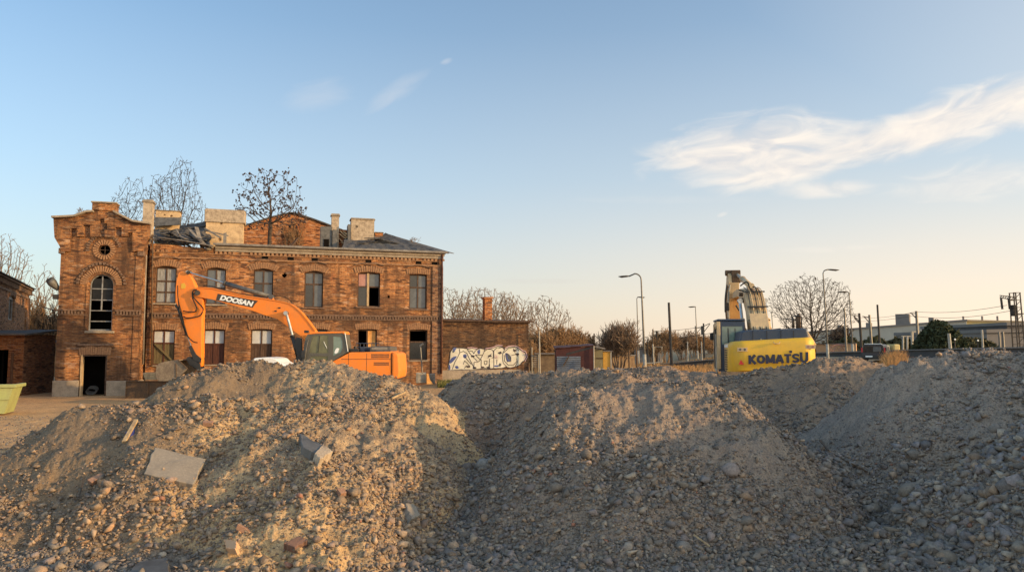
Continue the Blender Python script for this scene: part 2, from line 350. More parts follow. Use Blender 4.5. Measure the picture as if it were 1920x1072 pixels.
# ------------------------------------------------------------------ mesh helpers
class MB:
    def __init__(s): s.v = []; s.f = []
    def add(s, vs, fs):
        o = len(s.v); s.v += [tuple(v) for v in vs]; s.f += [tuple(i+o for i in f) for f in fs]; return s
    def box(s, x0, x1, y0, y1, z0, z1):
        if x0 > x1: x0, x1 = x1, x0
        if y0 > y1: y0, y1 = y1, y0
        if z0 > z1: z0, z1 = z1, z0
        return s.add([(x0,y0,z0),(x1,y0,z0),(x1,y1,z0),(x0,y1,z0),(x0,y0,z1),(x1,y0,z1),(x1,y1,z1),(x0,y1,z1)],
                     [(0,3,2,1),(4,5,6,7),(0,1,5,4),(1,2,6,5),(2,3,7,6),(3,0,4,7)])
    def hexa(s, a, b):
        """a, b: two quads (4 pts each) joined"""
        return s.add(list(a)+list(b), [(3,2,1,0),(4,5,6,7),(0,1,5,4),(1,2,6,5),(2,3,7,6),(3,0,4,7)])
    def prism(s, poly, y0, y1):
        """poly: (x,z) list, extruded along y"""
        n = len(poly)
        area = sum(poly[i][0]*poly[(i+1)%n][1]-poly[(i+1)%n][0]*poly[i][1] for i in range(n))
        if area < 0: poly = poly[::-1]
        if y0 > y1: y0, y1 = y1, y0
        return s.add([(x, y0, z) for x, z in poly]+[(x, y1, z) for x, z in poly],
                     [tuple(range(n)), tuple(range(2*n-1, n-1, -1))]+[(i, i+n, (i+1)%n+n, (i+1)%n) for i in range(n)])
    def tube(s, pts, r, n=6, cap=True):
        pts = [Vector(p) for p in pts]; m = len(pts)
        rs = r if isinstance(r, (list, tuple)) else [r]*m
        vs = []; up = Vector((0, 0, 1))
        for i, p in enumerate(pts):
            d = (pts[min(i+1, m-1)]-pts[max(i-1, 0)]).normalized()
            a = up if abs(d.dot(up)) < .95 else Vector((1, 0, 0))
            x = d.cross(a).normalized(); y = d.cross(x).normalized()
            for k in range(n):
                t = 2*PI*k/n; vs.append(p+(x*math.cos(t)+y*math.sin(t))*rs[i])
        fs = [(i*n+k, i*n+(k+1)%n, (i+1)*n+(k+1)%n, (i+1)*n+k) for i in range(m-1) for k in range(n)]
        if cap: fs += [tuple(range(n-1, -1, -1)), tuple((m-1)*n+k for k in range(n))]
        return s.add(vs, fs)
    def obox(s, p0, p1, w, h, up=(0, 0, 1)):
        """bar from p0 to p1 with width w, height h"""
        p0 = Vector(p0); p1 = Vector(p1); d = (p1-p0).normalized(); u = Vector(up)
        if abs(d.dot(u)) > .97: u = Vector((0, 1, 0))
        x = d.cross(u).normalized()*w/2; y = x.cross(d).normalized()*h/2
        q = lambda p: [p-x-y, p+x-y, p+x+y, p-x+y]
        return s.hexa(q(p0), q(p1))
    def build(s, name, m, parent=None, smooth=False, bevel=0, **tags):
        me = bpy.data.meshes.new(name); me.from_pydata(s.v, [], s.f); me.update()
        return link(name, me, m, parent, smooth, bevel, **tags)
def link(name, me, m, parent=None, smooth=False, bevel=0, **tags):
    o = bpy.data.objects.new(name, me); COL.objects.link(o)
    if m is not None and not me.materials: me.materials.append(M[m] if isinstance(m, str) else m)
    if smooth: me.shade_smooth()
    if parent is not None: o.parent = parent
    if bevel:
        md = o.modifiers.new('bevel', 'BEVEL'); md.width = bevel; md.segments = 2; md.limit_method = 'ANGLE'; md.angle_limit = R(35)
    tag(o, **tags)
    return o
def tag(o, label=None, cat=None, group=None, kind=None):
    if label: o['label'] = label
    if cat: o['category'] = cat
    if group: o['group'] = group
    if kind: o['kind'] = kind
    return o
def empty(name, loc, rz=0, **tags):
    o = bpy.data.objects.new(name, None); COL.objects.link(o); o.empty_display_size = .2
    o.location = loc; o.rotation_euler = (0, 0, rz); tag(o, **tags); return o
def _curve_mesh(cu):
    o = bpy.data.objects.new('tmp', cu); COL.objects.link(o)
    dg = bpy.context.evaluated_depsgraph_get(); me = bpy.data.meshes.new_from_object(o.evaluated_get(dg))
    bpy.data.objects.remove(o); return me
def plate(outer, holes, y0, y1):
    """flat plate with holes in the XZ plane between y0 (front) and y1; returns (verts, faces)"""
    cu = bpy.data.curves.new('plate', 'CURVE'); cu.dimensions = '2D'; cu.fill_mode = 'BOTH'; cu.extrude = abs(y1-y0)/2
    for poly in [outer]+list(holes):
        sp = cu.splines.new('POLY'); sp.points.add(len(poly)-1); sp.use_cyclic_u = True
        for i, (x, z) in enumerate(poly): sp.points[i].co = (x, z, 0, 1)
    me = _curve_mesh(cu); ym = (y0+y1)/2
    vs = [(v.co.x, ym-v.co.z, v.co.y) for v in me.vertices]; fs = [tuple(p.vertices) for p in me.polygons]
    bpy.data.meshes.remove(me); bpy.data.curves.remove(cu)
    return vs, fs
def text_verts(txt, size, bold=0, sx=1, shear=0, ext=.004, spacing=1):
    cu = bpy.data.curves.new('txt', 'FONT'); cu.body = txt; cu.size = size; cu.offset = bold; cu.extrude = ext
    cu.shear = shear; cu.align_x = 'CENTER'; cu.align_y = 'CENTER'; cu.space_character = spacing
    me = _curve_mesh(cu)
    vs = [(v.co.x*sx, -v.co.z, v.co.y) for v in me.vertices]; fs = [tuple(p.vertices) for p in me.polygons]
    bpy.data.meshes.remove(me); bpy.data.curves.remove(cu)
    return vs, fs
def circle(cx, cz, r, n=20, a0=0, a1=2*PI, rz=None):
    rz = rz or r
    k = n if abs(a1-a0) >= 2*PI-1e-6 else n+1
    return [(cx+r*math.cos(a0+(a1-a0)*i/n), cz+rz*math.sin(a0+(a1-a0)*i/n)) for i in range(k)]
class Frame:
    """a thing's own upright frame: local x = along, y = away, z = up"""
    def __init__(s, o, yaw):
        s.o = np.array(o, float); s.yaw = yaw
        s.e1 = np.array([math.cos(yaw), math.sin(yaw), 0]); s.e2 = np.array([-math.sin(yaw), math.cos(yaw), 0])
        s.C = np.array([0, 0, CAMZ])
    def p(s, px, py, d=0.0):
        D = ray(px, py); t = (d+(s.o-s.C).dot(s.e2))/D.dot(s.e2)
        q = s.C+D*t-s.o
        return (float(q.dot(s.e1)), d, float(q[2]))
    def xz(s, px, py, d=0.0):
        q = s.p(px, py, d); return (q[0], q[2])
    def poly(s, pts, d=0.0): return [s.xz(a, b, d) for a, b in pts]
# ------------------------------------------------------------------ terrain
def np_mesh(name, verts, tris=None, quads=None, tint=None):
    me = bpy.data.meshes.new(name)
    F = tris if tris is not None else quads; k = F.shape[1]
    me.vertices.add(len(verts)); me.vertices.foreach_set('co', np.asarray(verts, np.float32).ravel())
    me.loops.add(F.size); me.loops.foreach_set('vertex_index', F.astype(np.int32).ravel())
    me.polygons.add(len(F)); me.polygons.foreach_set('loop_start', np.arange(0, F.size, k, dtype=np.int32))
    me.update(calc_edges=True)
    if tint is not None:
        a = me.color_attributes.new('tint', 'FLOAT_COLOR', 'POINT')
        c = np.ones((len(verts), 4), np.float32); c[:, :3] = tint; a.data.foreach_set('color', c.ravel())
    return me
NU, NV = 960, 760
uu = np.linspace(-1, 1, NU); Yg = 5.2*(50/5.2)**(np.linspace(0, 1, NV))
U, Yv = np.meshgrid(uu, Yg)
Xv = U*(.74*Yv+3.2)
Hv, OW = heights(Xv, Yv)
# settle the outer rim of the fine sheet flat onto the far ground
verts = np.stack([Xv, Yv, Hv], -1).reshape(-1, 3)
idx = np.arange(NU*NV).reshape(NV, NU)
quads = np.stack([idx[:-1, :-1], idx[:-1, 1:], idx[1:, 1:], idx[1:, :-1]], -1).reshape(-1, 4)
own_f = OW[:-1, :-1].reshape(-1)
MLAB = {
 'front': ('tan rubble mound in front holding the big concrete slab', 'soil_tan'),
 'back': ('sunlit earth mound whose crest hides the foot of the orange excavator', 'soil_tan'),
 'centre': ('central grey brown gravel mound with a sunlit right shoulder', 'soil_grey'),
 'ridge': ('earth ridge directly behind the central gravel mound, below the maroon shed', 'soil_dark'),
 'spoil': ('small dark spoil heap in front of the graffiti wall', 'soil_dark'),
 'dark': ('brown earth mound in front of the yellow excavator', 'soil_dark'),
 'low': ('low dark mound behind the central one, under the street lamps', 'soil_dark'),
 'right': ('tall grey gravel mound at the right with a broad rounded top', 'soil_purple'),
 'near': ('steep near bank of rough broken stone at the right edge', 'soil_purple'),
 'outer': ('unseen high rubble mound added farther right than all others to shade them', 'soil_purple'),
}
def submesh(sel):
    q = quads[sel]; u, inv = np.unique(q, return_inverse=True)
    return np_mesh('terrain', verts[u], quads=inv.reshape(-1, 4))
mound_ob = {}
for i, n in enumerate(MN):
    if n in mound_ob: continue
    sel = np.isin(own_f, [j for j, q in enumerate(MN) if q == n])
    if not sel.any(): continue
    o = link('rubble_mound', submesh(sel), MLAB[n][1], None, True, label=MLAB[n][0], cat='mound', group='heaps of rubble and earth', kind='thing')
    mound_ob[n] = o
link('ground', submesh(own_f < 0), 'ground', None, True, kind='structure')
# far ground, one sheet under and beyond the fine one
xs = np.concatenate([[-3000, -1200, -500, -200, -110], np.linspace(-70, 90, 81), [120, 200, 500, 1200, 3000]])
ys = np.concatenate([[-300, -60, -10], np.linspace(0, 120, 61), [140, 200, 400, 900, 2000, 4500]])
GX, GY = np.meshgrid(xs, ys); GH = heights(GX, GY, False)[0]
inside = (np.abs(GX) < .74*GY+4.5) & (GY > 2) & (GY < 52)
gflat = .38*sstep(36, 44, GY)*sstep(-9, -3, GX)*(1-sstep(2, 10, GX)) + 1.5*sstep(30, 60, GY)*sstep(20, 32, GX)
GH = np.where(inside, gflat-.45, GH)
GH = np.where(GY < 5, -.05, GH)
gi = np.arange(GX.size).reshape(GX.shape)
gq = np.stack([gi[:-1, :-1], gi[:-1, 1:], gi[1:, 1:], gi[1:, :-1]], -1).reshape(-1, 4)
link('terrain', np_mesh('terrain', np.stack([GX, GY, GH], -1).reshape(-1, 3), quads=gq), rough_mat('field_dirt', (.22, .16, .10), (.30, .21, .12), .35, .95, .3, c3=(.16, .15, .07)), None, True, kind='structure')

# ------------------------------------------------------------------ stones
import bmesh
def hull(n, sq, seed, rnd=0.0):
    rr = random.Random(seed); bm = bmesh.new()
    for i in range(n):
        a = Vector((rr.gauss(0, 1), rr.gauss(0, 1), rr.gauss(0, 1))).normalized()
        if rnd < .5:                      # angular: push toward a box
            m_ = max(abs(a.x), abs(a.y), abs(a.z)); a = a*(1/m_)**.75*.82
        a = a*rr.uniform(.86, 1.08); bm.verts.new((a.x*sq[0], a.y*sq[1], a.z*sq[2]))
    r = bmesh.ops.convex_hull(bm, input=bm.verts)
    bmesh.ops.delete(bm, geom=[g for g in r['geom_interior'] if isinstance(g, bmesh.types.BMVert)], context='VERTS')
    bmesh.ops.triangulate(bm, faces=bm.faces)
    bm.verts.index_update()
    v = np.array([q.co[:] for q in bm.verts]); f = np.array([[q.index for q in fc.verts] for fc in bm.faces]); bm.free()
    return v, f
ANG = [hull(10, (1, .78, .6), i, 0) for i in range(6)] + [hull(9, (1, .6, .42), 20+i, 0) for i in range(4)]
RND = [hull(30, (1, .82, .66), 40+i, 1) for i in range(5)]
BIGA = [hull(13, (1, .78, .62), 60+i, 0) for i in range(6)]; BIGR = [hull(60, (1, .82, .68), 70+i, 1) for i in range(5)]
rng = np.random.default_rng(11)
TINTS = np.array([(.20,.175,.155),(.17,.155,.145),(.25,.215,.185),(.14,.125,.12),(.21,.175,.17),(.30,.25,.20),(.18,.165,.17),(.28,.20,.14)])
def rot_mats(n):
    q = rng.normal(size=(n, 4)); q /= np.linalg.norm(q, axis=1)[:, None]; w, x, y, z = q.T
    return np.stack([1-2*(y*y+z*z), 2*(x*y-z*w), 2*(x*z+y*w), 2*(x*y+z*w), 1-2*(x*x+z*z), 2*(y*z-x*w), 2*(x*z-y*w), 2*(y*z+x*w), 1-2*(x*x+y*y)], 1).reshape(n, 3, 3)
N = 300000
Ys = 6.3*(27/6.3)**rng.random(N)
us = rng.uniform(-1, 1, N); Xs = us*(.72*Ys+1.2)
hh, ow = heights(Xs, Ys, True); hb, _ = heights(Xs, Ys, False)
# apparent size follows a power law, capped in metres
sz = .0017*Ys*(rng.random(N)**(-1/2.12)); sz = np.minimum(sz, .025+.08*rng.random(N)**2+.05*(rng.random(N) < .25)*sstep(3.0, 5, Xs)*sstep(12, 9, Ys))
rock = fbm(Xs*.55, Ys*.55, 3, 71)
lowp = sstep(1.35, .25, hb)
dens = .46+.75*rock+.55*lowp
nm = np.array(MN+['none'])[ow]
dens = np.where(nm == 'front', dens-.10, dens); dens = np.where(nm == 'back', dens-.12, dens)
dens = np.where(np.isin(nm, ['near']), dens+.35, dens); dens = np.where(nm == 'right', dens-.10+.35*sstep(.9, .2, hb), dens)
dens = np.where(nm == 'none', dens*np.where(Ys < 16, .9, .12), dens)
# the broad stony skirts between the mounds
dens = dens + .35*sstep(1.6, .2, np.abs(Xs+.35+.1*(Ys-9)))*sstep(14, 9, Ys) + .3*sstep(3.2, 5.2, Xs)*sstep(14, 10, Ys)
# coarse broken rock: the right bank and gully, and the feet of the mounds
ex_ = rng.random(N) < .10
zone = np.clip(sstep(3.6, 5.4, Xs-.25*(Ys-9))*sstep(12.5, 10.0, Ys), 0, 1); zone = np.maximum(zone, .25*sstep(9.6, 8.4, Ys)*sstep(-5.5, -3.5, Xs)); zone = np.maximum(zone, .35*sstep(1.7, .3, np.abs(Xs+.5+.1*(Ys-9)))*sstep(13, 10, Ys))
bz = ex_ & (rng.random(N) < zone)
sz = np.where(bz, rng.uniform(.045, .085, N)+.075*rng.random(N)**2*sstep(3.6, 5, Xs), sz)
dens = np.where(bz, 1.5, dens)
keep = (rng.random(N) < np.clip(dens, .02, 1)) & (nm != 'outer')
big = np.clip(dens, 0, 1.3)
sz = np.where(bz, sz, sz*np.where(rng.random(N) < .5, 1, .75)*(.75+.5*big))
keep &= sz > .0012*Ys
Xs, Ys, hh, sz, nm = Xs[keep], Ys[keep], hh[keep], sz[keep], nm[keep]
n = len(Xs); tint = TINTS[rng.integers(0, len(TINTS), n)]*rng.uniform(.68, 1.4, (n, 1))*np.array([1.08, .99, .90])
tan = np.isin(nm, ['front', 'back']); tint[tan] = tint[tan]*np.array([1.22, 1.08, .92])
gr = np.isin(nm, ['near', 'right']); tint[gr] = tint[gr]*np.array([1.02, 1.04, 1.08])*1.12
red = rng.random(n) < .006; tint[red] = (.36, .15, .09)
angular = rng.random(n) < np.where(np.isin(nm, ['near', 'right']), .96, .9)
# the stones that show largest stand alone
app = sz/Ys; loose = np.zeros(n, bool); loose[np.argsort(-app)[:190]] = True
Rm = rot_mats(n)
# lie flat-ish: squash in world z a little
def stones_mesh(sel, name):
    VS = []; FS = []; TS = []; o = 0
    pick = rng.integers(0, 100, n)
    for setb, lib in ((True, ANG), (False, RND)):
        for k, (bv, bf) in enumerate(lib):
            ii = np.where(sel & (angular == setb) & (pick % len(lib) == k))[0]
            if not len(ii): continue
            v = np.einsum('nij,vj->nvi', Rm[ii], bv)*sz[ii][:, None, None]
            v[:, :, 2] *= .8
            v += np.stack([Xs[ii], Ys[ii], hh[ii]+sz[ii]*.30], 1)[:, None, :]
            f = bf[None]+(np.arange(len(ii))*len(bv))[:, None, None]+o
            VS.append(v.reshape(-1, 3)); FS.append(f.reshape(-1, 3)); TS.append(np.repeat(tint[ii], len(bv), 0)); o += len(ii)*len(bv)
    if not VS: return None
    return np_mesh(name, np.concatenate(VS), tris=np.concatenate(FS), tint=np.concatenate(TS))
for mn in list(dict.fromkeys(MN))+['none']:
    sel = (nm == mn) & ~loose
    if sel.sum() < 5: continue
    me = stones_mesh(sel, 'rubble')
    if mn == 'none': link('gravel', me, 'stone', None, False, kind='stuff', label='loose gravel strewn over the flat dirt between the mounds')
    else: link('loose_stones', me, 'stone', mound_ob[mn], False, kind='stuff')
LS = {
 'front': ('loose stone among the biggest on the tan front mound', 'bigger stones on the tan front mound'),
 'back': ('loose stone among the biggest on the sunlit back mound', 'bigger stones on the back mound'),
 'centre': ('loose stone among the biggest on the central gravel mound', 'bigger stones on the central mound'),
 'right': ('loose stone among the biggest on the tall right gravel mound', 'bigger stones on the right mound'),
 'near': ('angular stone among the biggest on the near right bank', 'bigger stones on the near right bank'),
 'none': ('loose stone among the biggest in the gullies between mounds', 'bigger stones in the gullies'),
}
for i in np.where(loose)[0]:
    bv, bf = (BIGA if angular[i] else BIGR)[int(rng.integers(0, 5))]
    v = (bv@Rm[i].T)*sz[i]; v[:, 2] *= .85
    me = np_mesh('stone', v, tris=bf, tint=np.repeat(tint[i][None], len(bv), 0))
    lab = LS.get(nm[i], LS['none'])
    o = link('stone', me, 'stone', None, not angular[i], .006 if angular[i] else 0, label=lab[0], cat='stone', group=lab[1])
    o.location = (Xs[i], Ys[i], hh[i]+sz[i]*.2)
print('stones', n, 'own', {k: int((nm == k).sum()) for k in set(nm)})

# ------------------------------------------------------------------ slabs and scraps lying on the mounds
def slab(name, pts, th, m, lift=.03, **tags):
    """pts: 4+ pixel corners of the visible face, laid on a plane fitted to the slope there"""
    cx = sum(p[0] for p in pts)/len(pts); cy = sum(p[1] for p in pts)/len(pts)
    c = hit(cx, cy); e = .35
    gx = (HZ(c.x+e, c.y, False)-HZ(c.x-e, c.y, False))/(2*e); gy = (HZ(c.x, c.y+e, False)-HZ(c.x, c.y-e, False))/(2*e)
    nrm = Vector((-gx, -gy, 1)).normalized(); c = c+nrm*(lift+th*.5)
    q = []
    for px, py in pts:
        D = Vector(ray(px, py)); o_ = Vector((0, 0, CAMZ)); t = (c-o_).dot(nrm)/D.dot(nrm); q.append(o_+D*t-c)
    mb = MB(); k = len(q); rr = random.Random(int(cx))
    ns = []; seg = 7
    ring = []
    for i in range(k):
        a, b_ = q[i], q[(i+1) % k]
        for j in range(seg):
            pnt = a.lerp(b_, j/seg)
            if j: pnt = pnt+Vector((rr.uniform(-1, 1), rr.uniform(-1, 1), rr.uniform(-.3, .3)))*.013
            ring.append(pnt)
    nn = len(ring); inner = [p*.955+nrm*.004 for p in ring]; low = [p-nrm*th+Vector((rr.uniform(-1, 1), rr.uniform(-1, 1), 0))*.006 for p in ring]
    mb.add(inner+ring+low, [tuple(range(nn-1, -1, -1))]+[(i, (i+1) % nn, (i+1) % nn+nn, i+nn) for i in range(nn)]+[(i+nn, (i+1) % nn+nn, (i+1) % nn+2*nn, i+2*nn) for i in range(nn)]+[tuple(range(2*nn, 3*nn))])
    o = mb.build(name, m, None, **tags); o.location = c
    bm = bmesh.new(); bm.from_mesh(o.data); bmesh.ops.recalc_face_normals(bm, faces=bm.faces); bm.to_mesh(o.data); bm.free()
    md = o.modifiers.new('bevel', 'BEVEL'); md.width = .008; md.segments = 2; md.limit_method = 'ANGLE'; md.angle_limit = R(40)
    return o
slab('concrete_slab', [(290, 838), (386, 860), (362, 908), (270, 887)], .095, 'slab', .05, label='large flat concrete slab lying on the front mound', cat='slab')
slab('concrete_block', [(562, 812), (606, 836), (594, 850), (568, 838)], .12, 'steel_dull', .04, label='broken concrete block right of the large slab, its shaded face painted dark', cat='block')  # shaded face of the block, its shade put into a dark material
slab('stone_block', [(606, 832), (624, 846), (600, 860), (590, 850)], .12, 'plaster_old', .05, label='sunlit right face of the broken concrete block, painted as a pale piece', cat='block')  # lit face of the same block, sunlight painted as a paler material
slab('concrete_slab', [(262, 1052), (312, 1046), (318, 1074), (236, 1076)], .08, 'steel_dull', .03, label='dark slab half cut off by the bottom edge', cat='slab')
slab('stone_block', [(761, 943), (775, 945), (787, 966), (772, 972)], .09, 'slab', .04, label='pale flat stone low on the right flank of the front mound', cat='stone')
slab('brick_piece', [(422, 1011), (444, 1014), (441, 1029), (423, 1027)], .08, 'wall_orange', .04, label='pink orange brick piece near the bottom edge', cat='brick')
slab('stone_block', [(532, 1018), (560, 1005), (577, 1012), (553, 1026)], .09, rough_mat('ruddy_rock', (.22, .12, .085), (.15, .09, .07), 8), .04, label='reddish brown rock at the foot of the front mound', cat='stone')
slab('blue_scrap', [(236, 810), (250, 800), (252, 815), (240, 824)], .02, 'blue', .06, label='crumpled blue plastic scrap beside the leaning plank', cat='scrap')
def stick(name, p0, p1, w, h, m, **tags):
    a = hit(*p0); b_ = hit(*p1); c = (a+b_)/2
    mb = MB(); mb.obox(a+Vector((0, -.03, .06))-c, b_+Vector((0, -.03, .08))-c, w, h)
    o = mb.build(name, m, None, **tags); o.location = c; return o
stick('wooden_plank', (234, 836), (257, 797), .05, .035, 'wood_pale', label='short pale plank leaning on the front mound', cat='plank')
stick('reinforcing_rod', (1548, 850), (1625, 893), .02, .02, 'rust', label='long thin rusty rod in the gully of the central mound', cat='rod')
stick('reinforcing_rod', (1536, 830), (1552, 852), .03, .02, 'rust', label='short rusty rod just above the long thin one', cat='rod')
rr = random.Random(77)
for k, (px, py) in enumerate([(180, 905), (640, 930), (455, 1000), (390, 800)]):
    c = hit(px, py); mb = MB(); a_, b_2, c_2 = rr.uniform(.05, .11), .05, .032; q = [(sx*a_*rr.uniform(.8, 1), sy*b_2*rr.uniform(.8, 1.05), sz_*c_2) for sz_ in (-1, 1) for sx, sy in ((-1, -1), (1, -1), (1, 1), (-1, 1))]
    mb.hexa(q[:4], q[4:]); o = mb.build('brick_piece', 'brick_chunk', None, bevel=.006, label='small broken red brick lying on the front mound', cat='brick', group='broken bricks on the front mound'); o.location = (c.x, c.y, c.z+.05); o.rotation_euler = (rr.uniform(-.6, .6), rr.uniform(-.6, .6), rr.uniform(0, 3))
for k, (a_, b_2) in enumerate([((300, 1000), (330, 985)), ((668, 880), (690, 905)), ((150, 940), (160, 905)), ((480, 860), (512, 868)), ((1130, 960), (1165, 950)), ((1300, 1010), (1330, 1035))]):
    stick('twig', a_, b_2, .016, .014, 'wood_pale' if k % 2 else 'bark', label='thin broken twig lying on the rubble', cat='twig', group='twigs on the rubble')
stick('wooden_plank', (735, 752), (760, 742), .04, .03, 'wood_pale', label='small pale stick on the sunlit right flank of the back mound', cat='plank')

def boulder(px, py, w, label, tint_, seed):
    c = hit(px, py); r_ = w/2/FPX*c.y; bv, bf = hull(46, (1, .85, .72), seed, 1); me = np_mesh('boulder', bv*r_, tris=bf, tint=np.repeat([tint_], len(bv), 0))
    o = link('boulder', me, 'stone', None, True, label=label, cat='stone'); o.location = (c.x, c.y+.02, c.z+r_*.25); o.rotation_euler = (.3, .2, seed); return o
boulder(906, 876, 34, 'round grey boulder in the gully beside the central mound', (.26, .24, .22), 3)
boulder(875, 880, 26, 'brown boulder left of the round grey one in the gully', (.26, .19, .15), 4)
boulder(1370, 886, 38, 'purplish flat boulder high on the face of the central mound', (.30, .23, .20), 5)
# ------------------------------------------------------------------ the ruined brick building
rb = random.Random(5)
A = R(16.7)
B = Frame((P(290, 650, 40.2)[0], 40.2, 0), A)
ruin = empty('brick_ruin', B.o, A, label='derelict two storey brick building with a tower, broken roof and empty windows', cat='building')
TD = -1.4
def sheet(mb, q, nx, ny, jit, seed, thick=.04):
    """uneven sheet through 4 corner points"""
    a, b_, c, d = [Vector(p) for p in q]; nrm = (b_-a).cross(d-a).normalized(); rr = random.Random(seed)
    top = []; bot = []
    for j in range(ny+1):
        for i in range(nx+1):
            s_, t = i/nx, j/ny
            p = a.lerp(b_, s_).lerp(d.lerp(c, s_), t)+nrm*rr.uniform(-jit, jit)
            if j in (0, ny) or i in (0, nx): p += (b_-a).normalized()*rr.uniform(-jit, jit)+(d-a).normalized()*rr.uniform(-jit, jit)
            top.append(p); bot.append(p-nrm*thick)
    w = nx+1; n_ = len(top); fs = []
    for j in range(ny):
        for i in range(nx):
            k = j*w+i; fs += [(k, k+1, k+w+1, k+w), (n_+k+w, n_+k+w+1, n_+k+1, n_+k)]
    for i in range(nx): fs += [(i+1, i, n_+i, n_+i+1), (ny*w+i, ny*w+i+1, n_+ny*w+i+1, n_+ny*w+i)]
    for j in range(ny): fs += [(j*w, (j+1)*w, n_+(j+1)*w, n_+j*w), ((j+1)*w+nx, j*w+nx, n_+j*w+nx, n_+(j+1)*w+nx)]
    mb.add(top+bot, fs)
def arched(x0, x1, z0, z1, rise):
    if rise <= 0: return [(x0, z0), (x1, z0), (x1, z1), (x0, z1)]
    n = 8; w = (x1-x0)/2; r = (w*w+rise*rise)/(2*rise); cx = (x0+x1)/2; cz = z1-r; a = math.asin(min(1, w/r))
    if rise >= w*.98: a = PI/2; cz = z1-w; r = w
    return [(x0, z0), (x1, z0)]+[(cx+r*math.sin(a-2*a*i/n), cz+r*math.cos(a-2*a*i/n)) for i in range(n+1)]
def voussoirs(x0, x1, z1, rise, h, y0, y1, over=.22, n=13):
    """soldier-course lintel fanning over an opening"""
    mb = MB(); w = (x1-x0)/2+over; cx = (x0+x1)/2
    rise = max(rise, .03); r = (w*w+rise*rise)/(2*rise); cz = z1+.02-r+0; a = math.asin(min(1, w/r))
    for i in range(n):
        t0 = -a+2*a*(i+.17)/n; t1 = -a+2*a*(i+.83)/n; hh = h*rb.uniform(.88, 1.08); yo = rb.uniform(-.015, .012)
        fan = 1+.25*h/r
        q = [(cx+r*math.sin(t0), cz+r*math.cos(t0)), (cx+r*math.sin(t1), cz+r*math.cos(t1)), (cx+(r+hh)*math.sin(t1*fan), cz+(r+hh)*math.cos(t1*fan)), (cx+(r+hh)*math.sin(t0*fan), cz+(r+hh)*math.cos(t0*fan))]
        mb.prism(q, y0+yo, y1)
    q = [(cx+(r-.0)*math.sin(-a*1.02), cz+(r)*math.cos(a*1.02))]
    arc = [(-a*1.0+2*a*i/10) for i in range(11)]; f_ = 1+.25*h/r
    mb.prism([(cx+(r+.01)*math.sin(t), cz+(r+.01)*math.cos(t)) for t in arc]+[(cx+(r+h*.95)*math.sin(t*f_), cz+(r+h*.95)*math.cos(t*f_)) for t in arc[::-1]], y0+.04, y1)
    return mb
def ringvous(cx, cz, r0, r1, y0, y1, n, a0=0, a1=2*PI):
    mb = MB()
    for i in range(n):
        t0 = a0+(a1-a0)*(i+.17)/n; t1 = a0+(a1-a0)*(i+.83)/n; rr = r1*rb.uniform(.96, 1.03)
        mb.prism([(cx+r0*math.cos(t0), cz+r0*math.sin(t0)), (cx+r0*math.cos(t1), cz+r0*math.sin(t1)), (cx+rr*math.cos(t1), cz+rr*math.sin(t1)), (cx+rr*math.cos(t0), cz+rr*math.sin(t0))], y0+rb.uniform(-.015, .01), y1)
    return mb
# windows: px rect, arch rise, frame material, columns, transom heights (fraction from the bottom), pane materials (bottom row first)
G, D_, K, Q = 'glass_grey', 'glass_dark', 'curtain', 'sheet_white'
WIN = [
 (290, 329, 499, 568, .10, 'wood_dark', 2, [.30, .60], [K, K, K, K, K, K], 'window with pale curtains left of the orange arm'),
 (385, 422, 502, 570, .10, 'wood_dark', 2, [.45], [G, G, G, K], 'upper window crossed by the orange excavator boom'),
 (474, 511, 504, 575, .12, 'wood_dark', 2, [.62], [D_, G, G, G], None),
 (570, 605, 508, 576, .12, 'wood_dark', 2, [.64], [D_, G, G, G], None),
 (670, 712, 510, 575, .08, 'wood_dark', 2, [.58], [D_, None, 'glass_red', G], 'upper window with one missing pane and a pale central post'),
 (767, 800, 514, 579, .03, 'wood_dark', 2, [.62], [G, G, D_, G], None),
 (284, 326, 618, 684, .03, 'wood_red', 2, [.62], ['wood_green', 'wood_green', Q, Q], 'ground floor window closed with mossy planks'),
 (380, 420, 617, 683, .03, 'wood_red', 2, [.58], ['wood_red', 'wood_red', Q, Q], 'ground floor window boarded brown below, behind the boom'),
 (469, 509, 617, 684, .03, 'wood_dark', 2, [.58], ['wood_dark', 'wood_dark', Q, Q], 'ground floor window boarded black below'),
 (575, 612, 617, 683, .03, 'wood_dark', 2, [.58], ['wood_dark', 'wood_dark', D_, D_], None),
 (670, 706, 617, 680, .03, 'wood_dark', 2, [.2], [None, D_, None, 'wood_orange'], 'ground floor window half closed by an orange board'),
 (767, 801, 618, 675, .03, 'wood_dark', 1, [.60], [D_, None], 'empty black ground floor window near the right corner'),
]
xL = B.xz(276, 600)[0]; xR = B.xz(829, 600)[0]; ZE = B.xz(500, 464)[1]
print('facade', xL, xR, ZE)
holes = []; wins = []
for (a, b_, t, bo, rise, fm, nc, tr, pm, lab) in WIN:
    cx = (a+b_)/2
    x0, z0 = B.xz(a, bo); x1, _ = B.xz(b_, bo); z1 = B.xz(cx, t)[1]; z0 = B.xz(cx, bo)[1]
    holes.append(arched(x0, x1, z0, z1, rise)); wins.append((x0, x1, z0, z1))
